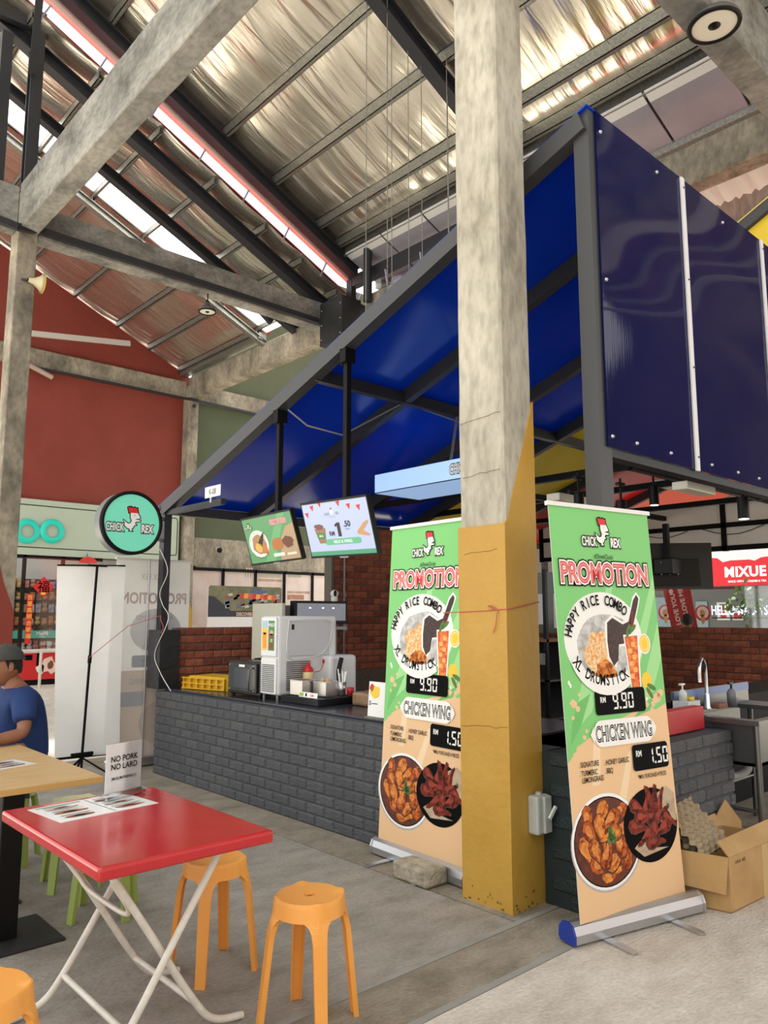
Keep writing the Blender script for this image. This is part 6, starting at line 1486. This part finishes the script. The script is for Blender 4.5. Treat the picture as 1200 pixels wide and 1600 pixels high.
rl = thing('handrail', 'white tubular handrail in front of the toy shop', 'rail', (5.5, 17.0, 0)); z_ = onY(50, 1017, 17.0).z
part('top_rail', MB().cyl((4.9, 17.0, z_), (7.0, 17.0, z_), .035, 10), WT, rl)
for px in (63, 25): part('post', MB().cyl((onY(px, 1040, 17).x, 17.0, 0), (onY(px, 1040, 17).x, 17.0, z_), .03, 10), WT, rl)
cn = thing('promo_counter', 'low counter with red printed fronts inside the shop door', 'counter', (6.1, 17.9, 0)); zc = onY(60, 1020, 17.7).z
xa, xb = onY(30, 1040, 17.7).x, onY(95, 1040, 17.7).x
part('body', MB().box((xa, 17.7, 0.12), (xb, 18.0, zc)), FRED, cn); part('top', MB().box((xa - .05, 17.66, zc), (xb, 18.05, zc + .05)), SHW, cn)
part('plinth', MB().box((xa, 17.72, 0), (xb, 17.98, .12)), STEEL_K, cn)
c = Canvas((xa, 17.7, .12), (1, 0, 0), (0, 0, 1)); w = xb - xa; c.rect(w * .12, .42, w * .3, zc - .16, BLACK).rect(w * .4, .3, w * .5, .6, BLACK); c.disc(w * .72, (zc - .1) * .5, w * .16, .2, mat('flower_pink', (238, 208, 190), .5), 10, wob=.35); c.disc(w * .5, (zc - .1) * .35, w * .1, .12, WHITE, 9, wob=.3); c.up(); c.disc(w * .74, (zc - .1) * .5, w * .07, .1, mat('flower_brown', (120, 70, 50), .5), 9, wob=.2); c.build('print', cn)

# ---- photo print shopfront right of the slim column
OLDW = mat('old_wall_print', (214, 200, 192), .6, c2=(184, 160, 148), scale=.9, lo=.4, hi=.75, detail=10)
w4 = bpy.data.objects.new('window_4', None); COL.objects.link(w4); w4['kind'] = 'structure'; w4['label'] = 'shopfront panes covered with a print of an old pale wall'
xs_ = [onY(px, 930, 18.25).x for px in (291, 347, 398, 443, 487, 530, 575)]
for a, b in zip(xs_, xs_[1:]): link('pane', MB().box((a + .03, 18.25, .1), (b - .03, 18.27, 2.68)).mesh('pane', OLDW), w4)
fr = MB()
for x in xs_: fr.box((x - .035, 18.2, 0), (x + .035, 18.28, 2.74))
fr.box((xs_[0], 18.2, 2.68), (xs_[-1], 18.28, 2.76)); link('frame', fr.mesh('frame', STEEL_K), w4)
c = Canvas((xs_[0], 18.25, 0), (1, 0, 0), (0, 0, 1)); g1, g2, g3 = mat('print_shutter', (176, 168, 150), .6), mat('print_stain', (150, 120, 100), .6, c2=(190, 160, 140), scale=4), mat('print_clay', (176, 130, 106), .6, c2=(150, 104, 84), scale=10)
X_ = lambda px: onY(px, 930, 18.25).x - xs_[0]; Z_ = lambda py: onY(400, py, 18.25).z
c.rect(X_(382), Z_(903), X_(394), Z_(887), g2).rect(X_(402), Z_(902), X_(438), Z_(890), g1).rect(X_(449), Z_(900), X_(470), Z_(889), g1).rect(X_(402), Z_(908), X_(440), Z_(904), g2).rect(X_(449), Z_(936), X_(475), Z_(928), g3).rect(X_(449), Z_(926), X_(484), Z_(922), g2); c.up()
for px in (384, 388, 392): c.rect(X_(px), Z_(903), X_(px) + .03, Z_(888), SHW)
c.build('print', w4)
mbd = thing('map_board', 'aerial map poster board with a dark lower band behind the clay brick half wall', 'poster', (10.3, 16.5, 0)); A, B = onY(324, 981, 16.5), onY(440, 918, 16.5)
part('board', MB().rbox((A.x, 16.5, A.z - .2), (B.x, 16.55, B.z), .04), mat('board_white', (214, 212, 214), .5), mbd); part('leg', MB().box((A.x + .1, 16.5, 0), (A.x + .16, 16.54, A.z)).box((B.x - .16, 16.5, 0), (B.x - .1, 16.54, A.z)), STEEL_K, mbd)
c = Canvas((A.x, 16.5, A.z - .2), (1, 0, 0), (0, 0, 1)); w, h = B.x - A.x, B.z - A.z + .2; NV = mat('map_navy', (32, 38, 52), .5)
c.rrect(.0, h * .38, w, h, .06, mat('map_green', (78, 84, 60), .5, c2=(120, 116, 92), scale=3)); c.up(); c.poly([(0, h * .38), (w, h * .38), (w, h * .50), (w * .3, h * .5), (w * .08, h * .78), (0, h * .8)], NV); c.up()
rq = random.Random(2)
for i in range(60): x, y = rq.uniform(.2, .95) * w, rq.uniform(.54, .8) * h; c.poly([(x, y), (x + .12, y + .03), (x + .1, y + .09), (x - .02, y + .06)], mat('map_roof_%d' % (i % 5), [(150, 152, 156), (110, 104, 96), (178, 170, 156), (140, 70, 60), (70, 96, 140)][i % 5], .5))
c.up()
for i in range(9): c.poly([(w * (.42 + .055 * i), h * (.86 - .004 * i)), (w * (.475 + .055 * i), h * (.856 - .004 * i)), (w * (.465 + .055 * i), h * (.76 - .004 * i)), (w * (.41 + .055 * i), h * (.764 - .004 * i))], mat('map_tent_%d' % (i % 3), [(190, 46, 46), (214, 150, 60), (200, 80, 50)][i % 3], .5))
for i in range(4): c.poly([(w * (.56 + .06 * i), h * .93), (w * (.62 + .06 * i), h * .925), (w * (.61 + .06 * i), h * .87), (w * (.55 + .06 * i), h * .875)], mat('map_blue', (60, 90, 140), .5))
c.up(); c.text('DISCOVER', w * .48, h * .435, h * .07, mat('map_gold', (214, 180, 150), .5), off=.03, sx=.8); c.build('print', mbd)
p_ = onY(342, 858, 18.2); cmx = thing('security_camera', 'tiny white security camera on the raw concrete lintel', 'camera', p_); part('base', MB().cyl(p_ + Vector((0, .1, 0)), p_ + Vector((0, 0, 0)), .06, 12), WHITE_P, cmx); part('head', MB().ball(p_ + Vector((0, -.04, -.03)), .075, 12), BLACK_P, cmx)
# paint on the slim column foot
cpt = MB(); cpt.prism([(XC - .005, YW - .29, 0), (XC + .305, YW - .29, 0), (XC + .305, YW - .29, 1.6), (XC + .02, YW - .29, 2.35), (XC - .005, YW - .29, 2.35)], (0, .012, 0)); o = link('paint_coat', cpt.mesh('paint_coat', YEL), bpy.data.objects['concrete_column.002'])

# ================================================================== THE DRINK SHOP BEYOND
mx_ = thing('shop_sign', 'red drink shop sign with white letters beyond the kiosk', 'sign', (16.0, 6.0, 2.0))
A, B = onX(1104, 917, 16), onX(1240, 915, 16); zb = A.z; zt = onX(1110, 862, 16).z; MXR = mat('lit_red_sign', (196, 28, 42), .4, emit=.45); MXW = mat('lit_white_letter', (250, 240, 240), .4, emit=.7)
part('board', MB().box((16.0, B.y, zb), (16.1, A.y, zt)), MXR, mx_)
c = Canvas((16.0, A.y, zb), (0, -1, 0), (0, 0, 1)); h = zt - zb; uy = lambda px: A.y - onX(px, 890, 16).y
c.poly([(0, h), (0, h * .84), (uy(1122), h * .8), (uy(1130), h * .68), (uy(1142), h * .72), (uy(1172), h * .72), (uy(1180), h * .68), (uy(1190), h * .76), (A.y - B.y, h * .84), (A.y - B.y, h)], mat('lit_snow', (226, 220, 226), .4, emit=.35)); c.up()
c.text('MIXUE', uy(1164), h * .40, h * .27, MXW, off=.035, sx=.95, sp=1.08); c.text('SINCE 1997-ICE CREAM & TEA', uy(1166), h * .13, h * .055, MXW, off=.02, sx=1.0); c.build('lettering', mx_)
dsf = thing('drink_shop', 'drink shop front with a tinted glass window beyond the kiosk', 'shop', (16.3, 6.5, 0))
part('front_wall', MB().box((16.15, 2.5, 0), (16.3, 12, 3.6)), mat('drink_shop_wall', (120, 108, 104), .7), dsf); part('window_pane', MB().box((16.1, 5.0, .2), (16.15, 10.5, zb - .05)), mat('tinted_shop_glass', (108, 106, 104), .12), dsf)
for y, w_, z0, z1_ in ((8.2, .5, .3, 1.9), (7.5, .25, .3, 1.8)): part('panel', MB().box((16.06, y, z0), (16.1, y + w_, z1_)), mat('pale_blue_panel', (150, 172, 182), .5), dsf)
ne = thing('neon_words', 'glowing white neon words in the drink shop window', 'sign', (15.95, 6.8, 1.4)); zn = onX(1170, 953, 15.95).z
c = Canvas((15.95, onX(1112, 953, 15.95).y, zn - .15), (0, -1, 0), (0, 0, 1)); NE = mat('neon_white', (226, 232, 255), .4, emit=1.1); ln = onX(1112, 953, 15.95).y - onX(1212, 953, 15.95).y; c.text('HELLO MALAYSIA', ln / 2, .15, .19, NE, off=.02, sx=ln / max(.01, c.width('HELLO MALAYSIA', .19))); c.build('lettering', ne)
part('back_rail', MB().cyl((15.97, onX(1112, 953, 15.95).y, zn - .16), (15.97, onX(1212, 953, 15.95).y, zn - .16), .012, 6), STEEL_K, ne)
def paper(px0, py0, px1, py1, X, label, blocks):
    a, b = onX(px0, py1, X), onX(px1, py0, X); t = thing('notice_paper', label, 'notice', a); part('sheet', MB().box((X, b.y, a.z), (X + .005, a.y, b.z)), WHITE, t); c = Canvas((X, a.y, a.z), (0, -1, 0), (0, 0, 1)); w, h = a.y - b.y, b.z - a.z
    for u0, v0, u1, v1, m in blocks: c.rect(u0 * w, v0 * h, u1 * w, v1 * h, m)
    c.build('print', t)
paper(1121, 941, 1139, 969, 16.09, 'white notice with brown and red blocks in the drink shop window', [(.2, .55, .8, .9, mat('notice_brown', (130, 100, 50), .5)), (.25, .15, .75, .5, RED)])
paper(1145, 950, 1160, 969, 16.09, 'smaller white notice with a red block under the neon words', [(.1, .1, .9, .6, RED)])
fl_ = thing('red_flag_banner', 'tilted red banner with white love words behind the glass screen', 'banner', (11.5, 7.0, 1.2)); q = [onX(x, y, 11.5) for x, y in ((1035, 919), (1078, 919), (1091, 985), (1050, 985))]
q = [q[3], q[2], q[1], q[0]]; part('cloth', MB().prism(q, (.01, 0, 0)), mat('flag_red', (190, 34, 44), .6), fl_)
c = Canvas(q[0], (q[3] - q[0]).normalized(), (q[0] - q[1]).normalized()); Lf = (q[3] - q[0]).length; Wf = (q[1] - q[0]).length
c.V = (q[0] - q[1]).normalized(); c.V = (c.V - c.U * c.V.dot(c.U)).normalized(); c.N = Vector((-1, 0, 0))
c.text('I LOVE YOU', Lf * .42, -Wf * .32, Wf * .17, WHITE, off=.03); c.text('YOU LOVE ME', Lf * .42, -Wf * .66, Wf * .17, WHITE, off=.03); c.disc(Lf * .88, -Wf * .30, Wf * .09, Wf * .09, WHITE, 10); c.build('lettering', fl_)
for px, py, lb in ((1040, 957, 'round ice cream sticker on the glass beside the red banner'), (1098, 958, 'round ice cream cone sticker on the glass right of the red banner')):
    p = onX(px, py, 12.2); t = thing('glass_sticker', lb, 'sticker', p); part('disc', MB().cyl(p, p + Vector((.004, 0, 0)), .13, 20), RED, t); c = Canvas(p - Vector((.001, 0, 0)), (0, -1, 0), (0, 0, 1)); c.disc(0, .01, .1, .1, WHITE, 18); c.up(); c.disc(0, .0, .05, .06, mat('cone_tan', (214, 160, 110), .5), 10, wob=.2); c.disc(.0, -.1, .035, .08, MATS['cone_tan'], 8); c.build('print', t)
pl = thing('potted_plant', 'leafy green plant inside the drink shop window', 'plant', (15.6, 6.75, 0)); P0 = onX(1172, 945, 15.6); part('stem', MB().cyl((15.6, P0.y, .3), (15.6, P0.y, P0.z + .2), .03, 8), mat('stem_brown', (80, 66, 44), .8), pl)
lf = MB()
for i in range(120): a = mnoise.random_unit_vector() * random.uniform(.1, .45); p = P0 + Vector((a.x * .5, a.y, a.z * 1.1)); d1_ = mnoise.random_unit_vector() * .07; d2_ = mnoise.random_unit_vector() * .05; lf.add([p - d1_, p + d2_, p + d1_, p - d2_], [(0, 1, 2, 3)])
part('leaves', lf, mat('plant_leaf', (96, 120, 56), .6), pl); part('pot', MB().lathe((15.6, P0.y, 0), [(0, 0), (.16, 0), (.2, .32), (.18, .32), (.16, .28), (0, .28)], 16), mat('pot_clay', (120, 84, 62), .7), pl)

# back of a screen hung on its pole inside
tv = thing('hanging_screen', 'black back of a screen hung on a pole inside the kiosk by the sink', 'screen', (7.6, 3.9, 1.8)); A, B = deep(1012, 920, 7.8), deep(1111, 848, 7.8); dU = Vector((B.x - A.x, B.y - A.y, 0)); lU = dU.length; dU.normalize(); nU = Vector((dU.y, -dU.x, 0)); DG = mat('screen_back', (26, 26, 22), .5)
part('back_shell', MB().prism([A, A + dU * lU, A + dU * lU + Vector((0, 0, B.z - A.z)), A + Vector((0, 0, B.z - A.z))], -nU * .05), DG, tv)
part('hump', MB().prism([A + dU * .04 + nU * .001 + Vector((0, 0, .03)), A + dU * (lU * .8) + Vector((0, 0, .03)), A + dU * (lU * .78) + Vector((0, 0, .3)), A + dU * .06 + Vector((0, 0, .3))], nU * .03), BLACK_P, tv)
ct_ = A + dU * (lU * .3) + nU * .05; part('mount', MB().rbox(ct_ + Vector((-.1, -.1, .14)), ct_ + Vector((.1, .1, .3)), .01), BLACK_P, tv); part('pole', MB().box((ct_.x - .025, ct_.y - .025, .2 + A.z), (ct_.x + .025, ct_.y + .025, PB)), STEEL_K, tv)
for i in range(5): part('screw', MB().ball(ct_ + nU * .07 + dU * (.08 * (i % 3) - .08) + Vector((0, 0, .14 + .12 * (i // 3))), .008, 6), ALU, tv)

# ================================================================== OVERHEAD FITTINGS
def pendant(p, r, drop, label):
    t = thing('pendant_lamp', label, 'lamp', p); p = Vector(p)
    part('housing', MB().lathe(p, [(r, 0), (r, .03), (r * .92, .06), (r * .4, .085), (r * .34, .14), (r * .2, .16), (0, .16)], 32), mat('lamp_grey', (86, 88, 90), .4), t)
    part('rim', MB().lathe(p, [(r * .84, -.002), (r * .86, -.012), (r * 1.0, -.012), (r * 1.02, .0), (r * 1.0, .01)], 32), BLACK_P, t)
    part('diffuser', MB().lathe(p, [(r * .85, -.001), (r * .22, -.004)], 32), mat('lamp_diffuser', (226, 224, 206), .4), t)
    part('sensor', MB().lathe(p, [(r * .24, -.004), (r * .2, -.012), (r * .1, -.022), (0, -.024)], 20), BLACK_P, t)
    part('cord', MB().cyl(p + Vector((0, 0, .15)), p + Vector((0, 0, drop)), .012, 8), BLACK_P, t); part('hook', MB().tube([p + Vector((.03 * math.cos(a), 0, .18 + .03 * math.sin(a))) for a in [2 * PI * i / 10 for i in range(11)]], .007, 6), STEEL_K, t); return t
L1 = onY(1116, 40, 2.62); pendant(L1, .225, .9, 'large round high bay pendant lamp hanging beside the near concrete beam')
L2 = onY(324, 487, 11.85); pendant(L2, .16, 7.235 - L2.z, 'small round pendant lamp hung from the beam with the cable tray')
ctr = thing('cable_tray', 'dark cable tray fixed along the lower edge of the concrete beam', 'tray', (6, 11.7, 7.3))
part('tray', MB().bar((3.6, 11.72, 7.33), (8.9, 11.72, 7.31), .08, .1), STEEL_D, ctr); part('tray_elbow', MB().bar((2.2, 11.6, 7.3), (3.2, 11.6, 7.22), .08, .1).bar((3.2, 11.6, 7.22), (3.6, 11.72, 7.33), .08, .1), STEEL_D, ctr)
ct2 = thing('cable_tray', 'thin dark conduit along the stained concrete band of the end wall', 'tray', (6, YW - .2, 7.15)); part('tray', MB().bar((5.0, YW - .18, 7.2), (XC, YW - .3, 7.16), .05, .06).bar((XC, YW - .34, 7.16), (14, YW - .2, 7.12), .05, .06), STEEL_D, ct2)
part('clip', MB().ball((XC + .15, YW - .33, 7.0), .05, 8), STEEL_D, ct2)
dx = thing('duct_box', 'black sheet metal duct box at the head of the hidden column', 'duct', (9.4, 11.3, 6.75)); DK = mat('duct_metal', (52, 54, 56), .4, .3, c2=(44, 46, 48), scale=3)
A = onX(500, 520, 8.92); B = onX(534, 530, 8.92)
part('box', MB().box((8.92, B.y, 6.78), (9.40, A.y, 7.66)), DK, dx); part('duct_run', MB().box((9.4, B.y + .05, 6.82), (12.2, A.y - .02, 7.62)), DK, dx)
for z in (6.9, 7.2, 7.5): part('rivet', MB().ball((8.918, A.y - .05, z), .014, 8).ball((8.918, B.y + .05, z), .014, 8), ALU, dx)
for i, px in enumerate((573, 605, 612, 637, 658, 696, 700)):
    X_w = 6.2 + .25 * i; top = onX(px, [20, -5, 200, -10, 130, -20, 240][i], X_w); d_ = top.y
    y_ = d_; bot = onX(px + [0, 3, 1, 0, -2, -4, -2][i], 700, X_w)
    single('hanging_wire', MB().cyl((X_w, y_, zk(min(y_, 7.3)) if y_ < 7.5 else 3.0), (X_w, y_, z1(X_w) + .02), .006, 6), GALV, '%s thin steel hanger wire counted from the black rainwater pipe towards the mustard column' % ['first', 'second', 'third', 'fourth', 'fifth', 'sixth', 'seventh'][i], 'wire', 'steel hanger wires over the canopy')
tl_ = MB(); a, b = onY(40, 520, 17.6), onY(203, 537, 17.6); tl_.bar(a, b, .07, .12); tl1 = single('tube_light', tl_, mat('tube_white', (196, 190, 184), .5), 'long white tube light across the upper brick red wall', 'light')
a, b = onY(38, 566, 18.1), onY(82, 590, 18.1); single('white_pipe', MB().cyl(a, b, .06, 10), mat('pipe_dull_white', (170, 150, 140), .5), 'short pale pipe below the stained concrete band', 'pipe')
yl = thing('horn_speaker', 'cream horn speaker with a yellow rim on the far concrete column', 'speaker', onY(50, 440, 11.7)); P0 = onY(44, 437, 11.7)
part('horn', MB().lathe(P0, [(.03, 0), (.05, .08), (.10, .16), (.15, .2), (.14, .2), (.09, .15), (.0, .1)], 20, axis='x'), mat('horn_cream', (206, 196, 160), .5), yl); part('rim', MB().lathe(P0 + Vector((.2, 0, 0)), [(.14, 0), (.155, 0), (.155, .015), (.14, .015)], 20, axis='x'), mat('horn_yellow', (220, 180, 50), .5), yl)
part('bracket', MB().bar(P0, P0 + Vector((-.12, .1, 0)), .03, .03), STEEL_D, yl)
bpy.context.view_layer.update()
